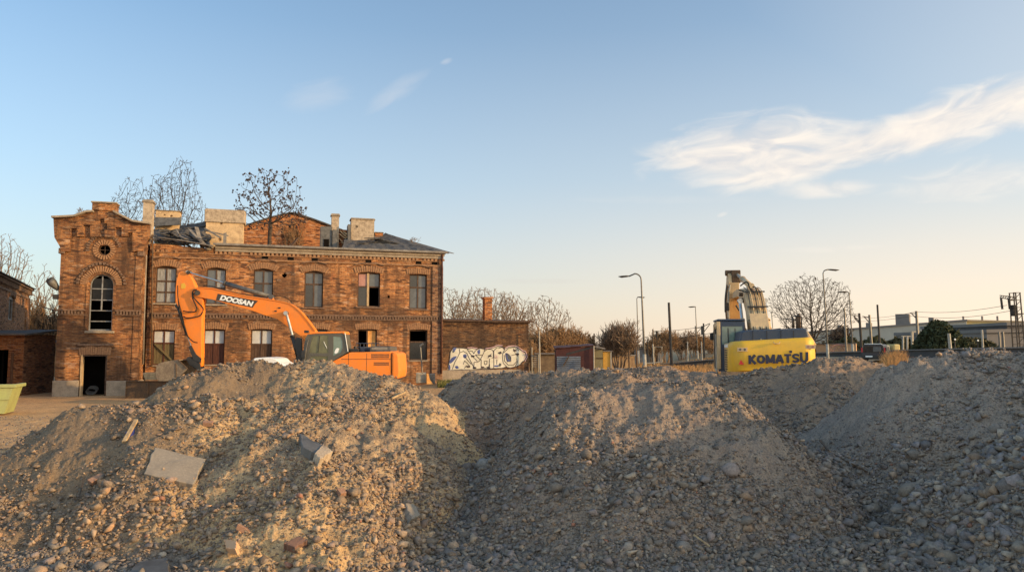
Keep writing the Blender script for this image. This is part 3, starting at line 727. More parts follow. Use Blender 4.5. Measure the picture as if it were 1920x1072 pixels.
# two gouges where render and brick fell away
def gouge(px, py, w, h, seed):
    rr = random.Random(seed); cx, cz = B.xz(px, py)
    return [(cx+w*math.cos(t)*rr.uniform(.6, 1.1), cz+h*math.sin(t)*rr.uniform(.6, 1.1)) for t in [2*PI*i/11 for i in range(11)]]
holes += [gouge(534, 516, .16, .14, 1), gouge(729, 556, .09, .11, 2)]
topL = B.xz(290, 457)[1]
outer = [(xL, -.6), (xR, -.6), (xR, ZE), (B.xz(470, 462)[0], ZE), (B.xz(404, 464)[0], ZE-.02), (B.xz(396, 472)[0], ZE-.22), (B.xz(380, 466)[0], ZE-.15), (B.xz(350, 462)[0], ZE-.12), (B.xz(325, 457)[0], ZE-.05), (xL, ZE)]
mb = MB(); mb.add(*plate(outer, holes, 0, .38)); mb.build('wall', 'brick', ruin)
# end walls, back wall, and near-black partition and floors added to block light
mb = MB(); mb.box(xL-.36, xL-.003, .39, 9, -.6, ZE-.4); mb.build('wall', 'brick_red', ruin)
mb = MB(); mb.box(xR-.36, xR-.004, .385, 9, -.6, ZE-.02); mb.build('wall', 'brick_red', ruin)
mb = MB(); mb.box(xL, xR-.37, 3.2, 3.4, -.4, ZE-.5); mb.box(xL, xR-.37, .4, 3.19, ZE-.45, ZE-.3); mb.box(xL, xR-.37, .4, 3.19, 3.75, 3.95); mb.build('dark_backing', 'dark', ruin)
# rear gable
gp = [(448, 480), (448, 428), (470, 421), (506, 409), (545, 400), (560, 403), (590, 413), (625, 426), (660, 440), (660, 480)]
gpoly = B.poly(gp, 8.2); gpoly[0] = (gpoly[0][0], -.5); gpoly[-1] = (gpoly[-1][0], -.5)
mb = MB(); mb.prism(gpoly, 8.2, 8.5); mb.build('rear_gable', 'brick_red', ruin)
mb = MB(); pp = B.poly(gp[1:-1], 8.2)
for a, b_ in zip(pp[:-1], pp[1:]): mb.obox((a[0], 8.3, a[1]+.04), (b_[0], 8.3, b_[1]+.04), .5, .09)
mb.build('gable_coping', 'felt', ruin)
# cornice with a worn run at the left end
mb = MB(); xc = B.xz(404, 465)[0]
mb.box(xc, xR+.16, -.26, .3, ZE-.02, ZE+.10); mb.box(xc, xR+.10, -.15, -.003, ZE-.16, ZE-.022); mb.box(xc, xR+.05, -.08, -.003, ZE-.32, ZE-.17)
mb.build('cornice', 'concrete', ruin, bevel=.012)
mb = MB(); mb.box(xL, xR+.02, -.07, -.004, ZE-.78, ZE-.70); mb.box(xL, xR+.02, -.05, -.004, ZE-.50, ZE-.46)
x = xL+.1
while x < xR:                                            # dentil course under the eaves
    if not (B.xz(330, 465)[0] < x < xc and rb.random() < .8) and rb.random() < .93:
        mb.box(x, x+.13, -.055, -.004, ZE-.455+rb.uniform(-.01, .01), ZE-.33)
    x += .23
mb.build('eaves_course', 'voussoir', ruin)
for px in (545, 590, 691, 785, 815, 497):                 # small vent holes: flat plates, the shade inside painted dark
    mb = MB(); cx = B.xz(px, 483)[0]; mb.box(cx-.17, cx+.17, -.012, .02, ZE-.68, ZE-.44); mb.build('attic_vent', 'dark', ruin)
mb = MB(); mb.box(xc-.1, xR+.22, -.33, -.262, ZE+.0, ZE+.12); mb.build('gutter', 'tin', ruin, bevel=.015)
# string course with saw-tooth bricks
ZS = 4.15
mb = MB(); x = xL
mb.box(xL, xR+.05, -.09, -.004, ZS+.12, ZS+.20); mb.box(xL, xR+.03, -.045, -.004, ZS-.10, ZS-.04)
while x < xR:
    if rb.random() < .94: mb.box(x, x+.10, -.075, -.005, ZS-.035, ZS+.115)
    x += .165
mb.build('string_course', 'voussoir_dark', ruin)
# corner pilaster, plinth
mb = MB(); px0 = B.xz(810, 600)[0]; mb.box(px0, xR+.03, -.07, -.005, -.5, ZS-.11); mb.box(px0, xR+.03, -.07, -.005, ZS+.21, ZE-.8); mb.build('corner_pilaster', 'brick_pale', ruin)
for (w, (a, b_, t, bo, rise, fm, nc, tr, pm, lab)) in zip(wins, WIN):
    x0, x1, z0, z1 = w; y = .15; fw = .065
    xs = [x0+fw]+[x0+(x1-x0)*i/nc for i in range(1, nc)]+[x1-fw]
    zs = [z0+fw]+[z0+(z1-z0)*f for f in tr]+[z1-fw-rise*.6]
    hs = []; cells = []
    for j in range(len(zs)-1):
        for i in range(len(xs)-1):
            l = xs[i]+(.04 if i else 0); r_ = xs[i+1]-(.04 if i < len(xs)-2 else 0); b0 = zs[j]+(.04 if j else 0); t0 = zs[j+1]-(.045 if j < len(zs)-2 else 0)
            hs.append([(l, b0), (r_, b0), (r_, t0), (l, t0)]); cells.append((l, r_, b0, t0))
    mb = MB(); mb.add(*plate(arched(x0+.01, x1-.01, z0+.01, z1-.012, rise), hs, y, y+.07))
    wn = mb.build('window', fm, ruin, label=lab) if lab else mb.build('window', fm, ruin)
    for (l, r_, b0, t0), m_ in zip(cells, pm):
        if m_ is None: continue
        mb = MB()
        if m_ in ('wood_green', 'wood_red', 'wood_dark', 'wood_orange'):
            k = max(1, int((r_-l)/.13)); 
            for i in range(k): mb.box(l-.02+(r_-l+.04)*i/k, l-.02+(r_-l+.04)*(i+.93)/k, y+.03+rb.uniform(0, .01), y+.05, b0-.02, t0+.02)
            mb.build('board', m_, wn)
        else:
            mb.box(l-.01, r_+.01, y+.035, y+.042, b0-.01, t0+.01); mb.build('pane', m_, wn)
    if b_ < 800 and t < 600 and (a in (570, 670)) or a == 767 and t < 600 or a == 290 or a == 385 or a == 474:
        mb = MB(); mb.box(x0-.1, x1+.1, -.09, .14, z0-.09, z0-.004); mb.build('sill', 'voussoir_dark' if a > 560 else 'concrete', wn, bevel=.01)
    else:
        mb = MB(); mb.box(x0-.06, x1+.06, -.05, .14, z0-.07, z0-.004); mb.build('sill', 'concrete', wn, bevel=.01)
    if t < 600:
        voussoirs(x0, x1, z1, rise*1.25, .34, -.045, -.004, .16, 13).build('lintel', 'voussoir', wn)
        mb = MB(); mb.tube([(xx, -.06, zz) for xx, zz in [(x0-.2+(x1-x0+.4)*i/8, z1+.40+.13*math.sin(PI*i/8)) for i in range(9)]], .035, 4); mb.build('drip_course', 'voussoir_dark', wn)
    else: voussoirs(x0, x1, z1, .06, .36, -.04, -.004, .12, 12).build('lintel', 'voussoir', wn)
    if a == 670 and t < 600:
        mb = MB(); mb.box((x0+x1)/2-.1, (x0+x1)/2+.02, y-.03, y-.002, z0+.05, z1-.06); mb.build('centre_post', 'wood_pale', wn)
    if a == 284:
        mb = MB(); mb.obox((x0+.1, y-.04, z1-.75), (x1-.02, y-.04, z0+.15), .05, .09); mb.build('cross_plank', 'wood_green', wn)
# timber lean-to post frame at the foot of the left windows
mb = MB(); mb.tube([B.p(286, 440, -.12), B.p(285, 560, -.12), B.p(284, 688, -.12)], .045, 7); mb.tube([B.p(278, 453, -.1), B.p(286, 440, -.12)], .045, 7); mb.build('drainpipe', 'rust', ruin, True)
mb = MB(); mb.tube([B.p(268, 468, -.35), B.p(274, 480, -.3), B.p(270, 600, -.3), B.p(268, 683, -.3)], .05, 7); mb.build('drainpipe', 'tin', ruin, True)
mb = MB(); mb.tube([(xR-.06, -.16, ZE-.05), (xR-.06, -.15, 4), (xR-.06, -.15, .9)], .055, 7); mb.build('drainpipe', 'wood_red', ruin, True)
for q in ((523, 525), (540, 512), (551, 514)): 
    mb = MB(); c = B.p(q[0], q[1], -.02); mb.box(c[0]-.12, c[0]+.1, -.03, .02, c[2]-.06, c[2]+.05); mb.build('wall_scar', 'voussoir_dark', ruin)

# ---- roof remains
mb = MB()
sheet(mb, [B.p(640, 466, -.15), B.p(831, 473.5, -.25), B.p(722, 438, 3.6), B.p(650, 438, 3.6)], 16, 6, .06, 3)
sheet(mb, [B.p(790, 470, -.1), B.p(832, 473.5, -.25), B.p(850, 474, 9), B.p(726, 437, 4)], 3, 5, .05, 4)
mb.build('roof', 'felt', ruin)
mb = MB(); rr = random.Random(12)
for i in range(26):                                       # torn felt and battens over the right slope
    px = rr.uniform(655, 730); py = 452+(px-655)*.09+rr.uniform(-10, 8); d = 1.4+rr.uniform(-.6, 1)
    a = Vector(B.p(px, py, d)); L_ = rr.uniform(.4, 1.3); an = rr.uniform(-.35, .15)
    e = a+Vector((L_*math.cos(an), rr.uniform(-.3, .3), L_*math.sin(an)*.7)); mb.obox(a, e, rr.uniform(.08, .3), .03)
mb.build('torn_felt', 'felt', ruin)
mb = MB()
sheet(mb, [B.p(286, 452, .1), B.p(398, 462, .1), B.p(388, 418, 3.2), B.p(292, 428, 3.2)], 14, 6, .10, 5)
sheet(mb, [B.p(345, 428, 2.4), B.p(384, 424, 2.4), B.p(386, 414, 2.9), B.p(372, 422, 2.9)], 3, 2, .03, 6)
mb.build('roof', 'felt', ruin)
mb = MB()
for (a, b_, d0, d1, w, h) in [((300, 446), (352, 453), .2, -.1, .5, .05), ((335, 450), (400, 462), 0, -.25, .45, .05), ((356, 430), (392, 468), 1, -.2, .30, .05), ((368, 426), (380, 466), 1, .3, .22, .05), ((330, 430), (345, 455), 1.2, .2, .08, .06), ((310, 432), (350, 448), 1.4, .3, .3, .04), ((384, 432), (428, 442), 1.3, 1.0, .12, .06), ((384, 428), (414, 446), 1.2, .9, .18, .08), ((318, 436), (340, 442), 1.5, 1.4, .5, .04)]:
    mb.obox(B.p(*a, d0), B.p(*b_, d1), w, h)
mb.build('fallen_rafter', 'tin', ruin)
mb = MB(); rr = random.Random(8)
for i in range(40):
    px = rr.uniform(292, 384); py = 432+(px-292)*.1+rr.uniform(0, 22); d = rr.uniform(.2, 1.6)
    a = Vector(B.p(px, py, d)); L_ = rr.uniform(.3, .9); an = rr.uniform(-1, .8)
    mb.obox(a, a+Vector((L_*math.cos(an), rr.uniform(-.3, .3), L_*math.sin(an)*.5)), rr.uniform(.05, .25), .03)
mb.build('roof_debris', 'felt', ruin)
mb = MB(); mb.obox(B.p(546, 463, 1), B.p(559, 446, 1.2), .1, .08); mb.obox(B.p(541, 463, 1), B.p(555, 450, 1.2), .1, .08); mb.build('fallen_rafter', 'wood_dark', ruin)
mb = MB(); mb.hexa([B.p(*q, .0) for q in ((418, 462), (424, 466), (425, 436), (419, 437))], [B.p(*q, .25) for q in ((418, 462), (424, 466), (425, 436), (419, 437))]); mb.build('roof_bracket', 'tin', ruin)
# ---- chimneys
def chim(x0, x1, y0, y1, d, dep, m, cap=None, holes_=(), capm='concrete', split=None):
    a = B.xz(x0, y1, d); b_ = B.xz(x1, y0, d); X0, X1, Z0, Z1 = a[0], b_[0], a[1]-1.2, b_[1]
    mb = MB(); hs = [circle(B.xz(hx, hy, d)[0], B.xz(hx, hy, d)[1], hr, 9) for hx, hy, hr in holes_]
    mb.add(*plate([(X0, Z0), (X1, Z0), (X1, Z1), (X0, Z1)], hs, d, d+.1)); mb.box(X0, X1, d+.103, d+dep, Z0, Z1)
    o = mb.build('chimney', m, ruin, bevel=.02)
    if cap:
        mb = MB(); mb.box(X0-.06, X1+.06, d-.06, d+dep+.06, Z1+.003, Z1+cap*.5); mb.box(X0-.02, X1+.02, d-.02, d+dep+.02, Z1+cap*.5+.002, Z1+cap); mb.build('chimney_cap', capm, o, bevel=.015)
    if split:
        zs_ = B.xz(x0, split, d)[1]; mb = MB(); mb.box(X0-.09, X1+.09, d-.09, d+dep+.09, zs_, Z1+.002); mb.build('chimney_head', capm, o, bevel=.03)
    return o
chim(267, 286, 380, 420, .3, .7, 'plaster_old', .16)
chim(291, 337, 397, 421, 2.6, .8, 'plaster', .06, [(321, 405, .07), (309, 403, .05)])
mb = MB(); sheet(mb, [B.p(288, 424, 2.2), B.p(337, 421, 2.2), B.p(337, 408, 2.56), B.p(290, 407, 2.56)], 6, 3, .012, 9); mb.build('flashing', 'steel_dull', ruin)
chim(385, 457, 396, 456, 1.9, .9, 'plaster', .05, [(415, 419, .07), (412, 449, .1)], 'plaster_old', split=416)
chim(621, 636, 405, 452, 2.2, .5, 'plaster_old', .14)
chim(658, 702, 413, 452, 2.0, .8, 'plaster_old', .10, [(669, 425, .08)])
chim(703, 718, 437, 452, 3.0, .6, 'wood_orange' if 0 else 'brick_red', .06)
mb = MB(); mb.box(B.xz(601, 450, 2.0)[0], B.xz(622, 450, 2)[0], 2.0, 3.0, B.xz(601, 468, 2)[1], B.xz(601, 424, 2)[1]); mb.build('dormer', 'steel_dull', ruin)
mb = MB(); mb.box(B.xz(607, 450, 1.97)[0], B.xz(617, 450, 1.97)[0], 1.96, 1.995, B.xz(601, 466, 2)[1], B.xz(601, 448, 2)[1]); mb.build('dormer_opening', 'dark', ruin)  # flat plate painted near-black for the shade in the opening
mb = MB(); mb.box(B.xz(623, 450, 2.05)[0], B.xz(632, 450, 2)[0], 1.9, 2.15, B.xz(601, 468, 2)[1], B.xz(601, 430, 2)[1]); mb.box(B.xz(652, 450, 1.8)[0], B.xz(657.5, 450, 1.8)[0], 1.8, 2.7, B.xz(601, 468, 1.8)[1], B.xz(601, 418, 1.8)[1]); mb.build('dormer_cheek', 'steel_dull', ruin)
mb = MB(); rr = random.Random(3)
for i in range(9):
    a = Vector(B.p(rr.uniform(632, 650), rr.uniform(432, 460), 2.3)); mb.obox(a, a+Vector((rr.uniform(.2, .5), 0, rr.uniform(-.7, -.1))), .12, .05)
mb.build('broken_laths', 'plaster', ruin)
mb = MB(); mb.box(B.xz(628, 440, 2.6)[0], B.xz(655, 440, 2.6)[0], 2.6, 2.9, B.xz(630, 470, 2.6)[1], B.xz(630, 430, 2.6)[1]); mb.build('broken_attic_wall', 'brick_red', ruin)

# ---- tower
T0 = B.xz(108, 600, TD)[0]; T1 = B.xz(262, 600, TD)[0]
zt = lambda py, px=190: B.xz(px, py, TD)[1]
xt = lambda px: B.xz(px, 600, TD)[0]
print('tower', T0, T1, zt(400))
oc = (xt(190), zt(468)); ro = .29
aw = arched(xt(165), xt(210), zt(620), zt(514), (xt(210)-xt(165))/2)
dr = [(xt(158), zt(741)-.1), (xt(204), zt(741)-.1), (xt(204), zt(665)), (xt(158), zt(665))]
ZT = zt(440)
mb = MB(); mb.add(*plate([(T0, -.6), (dr[0][0], -.6), (dr[3][0], dr[3][1]), (dr[2][0], dr[2][1]), (dr[1][0], -.6), (T1, -.6), (T1, ZT), (T0, ZT)], [aw, circle(oc[0], oc[1], ro, 20)], TD, TD+.4))
mb.build('tower_wall', 'brick_tower', ruin)
mb = MB(); mb.box(T1-.38, T1-.003, TD+.403, 1.2, -.6, zt(425)); mb.build('tower_side_wall', 'brick', ruin)
mb = MB(); mb.box(T0+.003, T0+.38, TD+.403, 3.2, -.6, zt(425)); mb.box(T0+.4, T1-.4, 2.8, 3.1, -.6, zt(425)); mb.build('tower_side_wall', 'brick_tower', ruin)
mb = MB(); mb.box(T0+.39, T1-.39, TD+1.6, TD+1.8, -.4, ZT); mb.box(T0+.39, T1-.39, TD+.41, TD+1.59, zt(640), zt(632)); mb.box(T0+.39, T1-.39, TD+.41, 2.7, zt(436), zt(430)); mb.build('dark_backing', 'dark', ruin)
HD = TD-.16
hx = lambda px, py: B.xz(px, py, HD)
out = [(100, 409), (128, 408), (141, 407), (150, 402), (163, 398), (177, 398), (177, 384), (214, 384), (214, 398), (228, 404), (246, 414), (252, 418), (281, 421),
       (280, 440), (276, 452), (270, 462), (268, 471), (248, 471), (248, 436), (240, 436), (240, 443), (228, 443), (228, 426), (216, 426), (216, 444), (196, 444), (196, 430), (201, 430), (201, 418), (195.5, 418), (195.5, 410), (187, 410), (187, 444), (169, 444), (169, 422), (157, 422), (157, 443), (144, 443), (144, 428), (133, 428), (133, 443), (131, 443), (131, 471), (114, 471), (112, 462), (106, 452), (102, 445), (101, 430)]
mb = MB(); mb.add(*plate([hx(*q) for q in out], [], HD, TD-.003)); 
mb.build('tower_gable', 'brick_tower', ruin)
mb = MB(); bk = [(101, 412), (141, 410), (163, 402), (177, 401), (177, 388), (214, 388), (214, 402), (250, 420), (281, 424), (279, 445), (262, 460), (114, 460), (103, 445)]
mb.add(*plate([B.xz(q[0], q[1], TD) for q in bk], [], TD+.003, TD+.35)); mb.build('tower_gable', 'brick_pale', ruin)
for a, b_ in [((99, 408), (141, 406)), ((141, 406), (163, 398)), ((163, 398), (177, 397)), ((214, 397), (250, 415.5)), ((250, 415.5), (283, 420))]:
    mb = MB(); p0 = Vector(B.p(*a, TD-.1)); p1 = Vector(B.p(*b_, TD-.1)); mb.obox(p0, p1, .62, .10, (0, 0, 1)); mb.build('coping', 'concrete', ruin, bevel=.015)
a = hx(176, 384); b_ = hx(215, 384)
mb = MB(); mb.box(a[0]-.07, b_[0]+.07, HD-.06, TD+.5, a[1]-.28, a[1]+.10); mb.build('turret', 'brick_tower', ruin, bevel=.02)
mb = MB(); mb.box(a[0]-.12, b_[0]+.12, HD-.12, TD+.56, a[1]+.103, a[1]+.18); mb.build('turret_cap', 'concrete', ruin, bevel=.02)
mb = MB(); mb.box(T1-.22, T1+.09, TD-.13, TD+.3, zt(478), zt(468)); mb.box(T0-.09, T0+.2, TD-.13, TD+.3, zt(478), zt(468)); mb.build('corbel', 'voussoir_dark', ruin, bevel=.02)
ov = ringvous(oc[0], oc[1], ro, ro+.24, TD-.04, TD-.004, 22).build('round_window', 'voussoir', ruin)
mb = MB(); mb.tube([(oc[0]+(ro-.03)*math.cos(t), TD+.14, oc[1]+(ro-.03)*math.sin(t)) for t in [2*PI*i/20 for i in range(21)]], .03, 5); mb.box(oc[0]-.015, oc[0]+.015, TD+.12, TD+.16, oc[1]-ro, oc[1]+ro); mb.box(oc[0]-ro, oc[0]+ro, TD+.125, TD+.155, oc[1]-.015, oc[1]+.015); mb.build('frame', 'wood_dark', ov)
ringvous(oc[0], oc[1], ro+.40, ro+.55, TD-.07, TD-.004, 18, R(10), R(190)).build('hood_mould', 'voussoir_dark', ov)
# arched window
x0, x1, z0, z1 = xt(165), xt(210), zt(620), zt(514); w = (x1-x0)/2; cx = (x0+x1)/2; zsp = z1-w
y = TD+.16; zt_ = [z0+.06, zt(602), zt(582), zt(562), zt(541), z1-.07]
hs = []
for j in range(5):
    b0, t0 = zt_[j]+.025, zt_[j+1]-.025
    for sgn in (-1, 1):
        if j < 2:
            if sgn == 1: continue
            hs.append([(x0+.06, b0), (x1-.06, b0), (x1-.06, t0), (x0+.06, t0)])
        elif j < 4: hs.append([(q, zz) for q, zz in ((cx+sgn*.03, b0), (cx+sgn*(w-.06), b0), (cx+sgn*(w-.06), t0), (cx+sgn*.03, t0))])
        else:
            r_ = w-.06; arc = [(cx+sgn*r_*math.cos(t), zsp+r_*math.sin(t)) for t in [R(4)+(R(86)-R(4))*i/7 for i in range(8)]]
            hs.append([(cx+sgn*.03, b0), (cx+sgn*(w-.06), b0)]+arc[:-1]+[(cx+sgn*.03, zsp+math.sqrt(r_*r_-.03**2)-.004)])
mb = MB(); mb.add(*plate(arched(x0+.01, x1-.01, z0+.01, z1-.01, w-.01), hs, y, y+.07))
awn = mb.build('window', 'frame_grey', ruin, label='tall arched tower window with a grey frame and black panes')
for j in (3, 4):
    for sgn in (-1, 1):
        mb = MB(); mb.box(cx+sgn*.02, cx+sgn*(w-.1), y+.03, y+.04, zt_[j], zt_[j+1]-(.15 if j == 4 else 0)); mb.build('pane', 'glass_black', awn)
mb = MB(); mb.box(x0-.12, x1+.14, TD-.11, TD+.13, z0-.12, z0-.004); mb.build('sill', 'concrete', awn, bevel=.02)
ringvous(cx, zsp, w+.12, w+.42, TD-.05, TD-.004, 24, 0, PI).build('lintel', 'voussoir', awn)
ringvous(cx, zsp, w+.48, w+.60, TD-.09, TD-.004, 20, 0, PI).build('hood_mould', 'voussoir_dark', awn)
mb = MB(); mb.box(x0-.13, x0-.004, TD-.04, TD-.004, z0, zsp); mb.box(x1+.004, x1+.12, TD-.04, TD-.004, z0, zsp); mb.build('reveal_trim', 'brick_tower', awn)
# doorway
dx0, dx1, dz0, dz1 = dr[0][0], dr[1][0], -.1, dr[3][1]
mb = MB(); mb.box(dx0-.06, dx0+.03, TD-.05, TD+.25, -.3, dz1-.004); dd = mb.build('doorway', 'wood_pale', ruin, label='open black doorway with a timber jamb painted pale as if sunlit at the tower foot'); mb = MB(); mb.box(dx0+.032, dx1-.06, TD-.02, TD+.12, dz1-.07, dz1-.005); mb.box(dx1-.058, dx1-.004, TD-.02, TD+.2, -.3, dz1-.005)  # left jamb paler than the frame: its sunlight is put into the colour
mb.build('door_frame', 'wood_dark', dd)
voussoirs(dx0, dx1, dz1, .04, .40, TD-.05, TD-.004, .14, 14).build('lintel', 'voussoir', dd)
mb = MB()
for k in range(5): mb.tube([(dx0+.35+.25*math.cos(t), TD+.5+.1*k, .2+.16*math.sin(t)+.03*k) for t in [2*PI*i/10 for i in range(11)]], .02, 4)
mb.build('wire_coil', 'steel_dull', dd)
# plinth, band, patches
mb = MB(); zp = zt(712)
mb.box(T0-.08, dx0-.105, TD-.09, TD-.004, -.5, zp); mb.build('plinth', 'concrete', ruin, bevel=.03); mb = MB(); mb.box(dx1+.02, T1+.07, TD-.09, TD-.004, -.5, zp-.05); mb.box(T1+.003, T1+.07, TD-.003, .0, -.5, zp-.05); mb.build('plinth', 'concrete', ruin, bevel=.03)
mb = MB(); zb = zt(583); x = T0
mb.box(T0-.05, x0-.14, TD-.11, TD-.004, zb, zb+.07); mb.box(x1+.13, T1+.05, TD-.11, TD-.004, zb, zb+.07); mb.box(T0, x0-.14, TD-.05, TD-.004, zb-.22, zb-.17); mb.box(x1+.13, T1, TD-.05, TD-.004, zb-.22, zb-.17)
while x < T1:
    if not (x0-.25 < x < x1+.12): mb.box(x, x+.09, TD-.085, TD-.005, zb-.165, zb-.003)
    x += .15
mb.build('string_course', 'voussoir_dark', ruin)
mb = MB(); mb.box(T1-.30, T1+.02, TD-.035, TD-.004, zp, zt(474)); mb.build('corner_pilaster', 'brick', ruin)
mb = MB(); mb.box(xt(126), xt(158), TD-.03, TD-.004, zt(655), zt(651)); mb.box(xt(148), xt(215), TD-.07, TD-.004, zt(648), zt(644)); mb.build('drip_course', 'voussoir_dark', ruin)

# ---- floodlights fixed to the tower's left corner
fl = empty('floodlight', tuple(B.o), A, label='old grey floodlight on a bent bracket at the tower left edge', cat='floodlight')
fd = TD+.2
mb = MB(); mb.tube([B.p(112, 562, fd), B.p(113, 548, fd), B.p(104, 536, fd)], .03, 6); mb.tube([B.p(117, 578, fd), B.p(115, 548, fd)], .05, 6); mb.build('bracket', 'plaster_old', fl)
mb = MB(); mb.tube([B.p(93, 524, fd-.1), B.p(98, 530, fd-.05), B.p(110, 543, fd)], [.2, .22, .10], 12); mb.build('lamp_head', 'steel_dull', fl, True)
mb = MB(); mb.tube([B.p(91.8, 522.5, fd-.1), B.p(93, 524, fd-.1)], [.16, .17], 12); mb.build('glass', 'glass_grey', fl)
f2 = empty('wall_lamp', tuple(B.o), A, label='flat dark wall lamp below the round floodlight', cat='lamp')
mb = MB(); a = B.p(100, 552, fd); b_ = B.p(114, 561, fd); mb.box(a[0], b_[0], fd-.15, fd+.15, b_[2], a[2]); mb.build('lamp_head', 'black', f2, bevel=.03)
mb = MB(); mb.obox(B.p(110, 557, fd), B.p(118, 562, fd), .05, .05); mb.build('bracket', 'rust', f2)
cbl = MB(); cbl.tube([B.p(80, 575, 1), B.p(95, 580, .2), B.p(112, 583, TD+.1), B.p(150, 582, TD-.13)], .03, 5); cbl.build('cable', 'rust', None, label='sagging dark cable bundle running off the tower left edge', cat='cable').location = tuple(B.o)
bpy.data.objects['cable'].rotation_euler = (0, 0, A)

# ------------------------------------------------------------------ low wing with graffiti
WD = .25
wg = empty('brick_wing', tuple(B.o), A, label='low brick wing with a slender chimney and a white graffiti piece', cat='building')
w0 = xR+.01; w1 = B.xz(991, 640, WD)[0]; wz = B.xz(900, 601, WD)[1]; wp = B.xz(900, 693, WD)[1]
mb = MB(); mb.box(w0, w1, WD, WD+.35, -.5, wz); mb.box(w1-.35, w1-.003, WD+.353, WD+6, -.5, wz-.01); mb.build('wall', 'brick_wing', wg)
mb = MB(); mb.box(w0, w1-.5, WD-.09, WD-.004, -.5, wp); mb.build('plinth', 'concrete', wg, bevel=.03)
mb = MB(); sheet(mb, [(w0, WD-.3, wz+.05), (w1+.25, WD-.3, wz-.0), (w1+.25, WD+6, wz+.3), (w0, WD+6, wz+.35)], 12, 2, .012, 2, .10); mb.build('roof', 'wood_dark', wg)
mb = MB(); mb.box(w0, w1+.08, WD-.06, WD-.004, wz-.17, wz-.04); mb.build('eaves_course', 'voussoir_dark', wg)
ca = B.xz(909, 597, 2.0); cb = B.xz(923, 560, 2.0); mb = MB(); mb.box(ca[0], cb[0], 2, 2.55, ca[1]-.3, cb[1]); ch = mb.build('chimney', 'brick_red', wg)
mb = MB(); mb.box(ca[0]-.06, cb[0]+.06, 1.94, 2.61, cb[1]+.002, cb[1]+.12); mb.build('chimney_cap', 'brick_red', ch)
# graffiti: painted areas lie on the wall as thin flat sheets
GY_ = WD-.004
def gp_(q): return B.xz(820+q[0]/10.667, 630+q[1]/10.667, GY_)
def flat(polys, m, y, name, parent):
    mb = MB()
    for p_ in polys: mb.add(*plate([gp_(q) for q in p_], [], y-.004, y))
    return mb.build(name, m, parent)
def smooth_closed(pts, n=5):
    o = []
    k = len(pts)
    for i in range(k):
        p0, p1, p2, p3 = pts[i-1], pts[i], pts[(i+1) % k], pts[(i+2) % k]
        for j in range(n):
            t = j/n; o.append(tuple(.5*((2*p1[c])+(-p0[c]+p2[c])*t+(2*p0[c]-5*p1[c]+4*p2[c]-p3[c])*t*t+(-p0[c]+3*p1[c]-3*p2[c]+p3[c])*t**3) for c in (0, 1)))
    return o
bgp = [(250,420),(258,320),(330,215),(400,232),(520,236),(620,252),(700,238),(800,258),(860,242),(960,262),(1060,246),(1130,228),(1200,196),(1290,200),(1350,250),(1430,208),(1560,206),(1640,256),(1690,290),(1760,330),(1782,420),(1740,490),(1690,520),(1650,575),(1560,612),(1450,634),(1370,614),(1300,640),(1100,645),(1000,660),(860,655),(700,672),(480,668),(230,684),(214,600),(238,500)]
gf = flat([smooth_closed(bgp, 3)], 'graf_white', GY_, 'graffiti', wg)
blue = [[(300,300),(340,220),(392,225),(360,280),(330,330)], [(235,520),(290,430),(390,400),(330,490),(260,545)], [(520,370),(575,362),(585,420),(545,440),(518,415)], [(800,300),(850,262),(850,350),(815,355)], [(350,610),(395,590),(430,632),(385,650)], [(1140,585),(1230,580),(1210,612),(1150,610)], [(1360,340),(1420,350),(1480,430),(1450,500),(1390,490),(1365,410)], [(235,560),(262,610),(256,668),(228,660)]]
flat([smooth_closed(b_, 3) for b_ in blue], 'graf_blue', GY_-.005, 'painted_fill', gf)
flat([smooth_closed(b_, 3) for b_ in [[(1395,350),(1425,360),(1465,420),(1450,470),(1415,460)], [(1240,540),(1280,555),(1265,600),(1225,600)], [(300,290),(330,290),(330,320),(305,330)]]], 'glass_grey', GY_-.010, 'painted_fill', gf)
strokes = [bgp+[bgp[0]], [(440,255),(450,330),(400,430),(350,520),(300,660)], [(450,330),(520,300),(590,340),(640,450),(700,560),(740,650)], [(520,560),(545,490),(600,540),(650,600)], [(540,640),(580,590),(640,600)], [(540,400),(600,470),(680,560)],
 [(600,260),(640,330),(730,430),(800,500)], [(640,290),(700,300),(730,350),(760,290),(800,262)], [(760,370),(860,470),(930,330),(945,265)], [(760,370),(900,380)], [(730,650),(735,520),(800,520),(860,480)], [(880,470),(875,600),(960,640),(1035,600),(1045,450)], [(935,500),(995,495),(990,560),(950,565),(935,500)],
 [(945,300),(1000,260),(1080,262),(1120,300),(1120,420)], [(1080,350),(1010,435)], [(1045,560),(1045,640)], [(1130,300),(1130,640)], [(1190,470),(1190,560)], [(1090,430),(1200,430)], [(1120,300),(1190,230),(1290,215),(1345,270),(1310,340)], [(1225,330),(1265,310),(1285,335),(1250,355),(1225,330)], [(1230,240),(1290,225)],
 [(1310,340),(1305,450),(1320,540),(1390,610)], [(1330,330),(1420,240),(1540,222),(1640,290)], [(1480,385),(1620,350)], [(1560,350),(1610,400)], [(1590,450),(1600,520),(1560,600)], [(1340,380),(1345,500),(1420,580),(1520,580),(1590,500)], [(1520,250),(1560,330)], [(1375,345),(1470,425),(1470,500),(1400,510),(1370,420),(1375,345)]]
mb = MB()
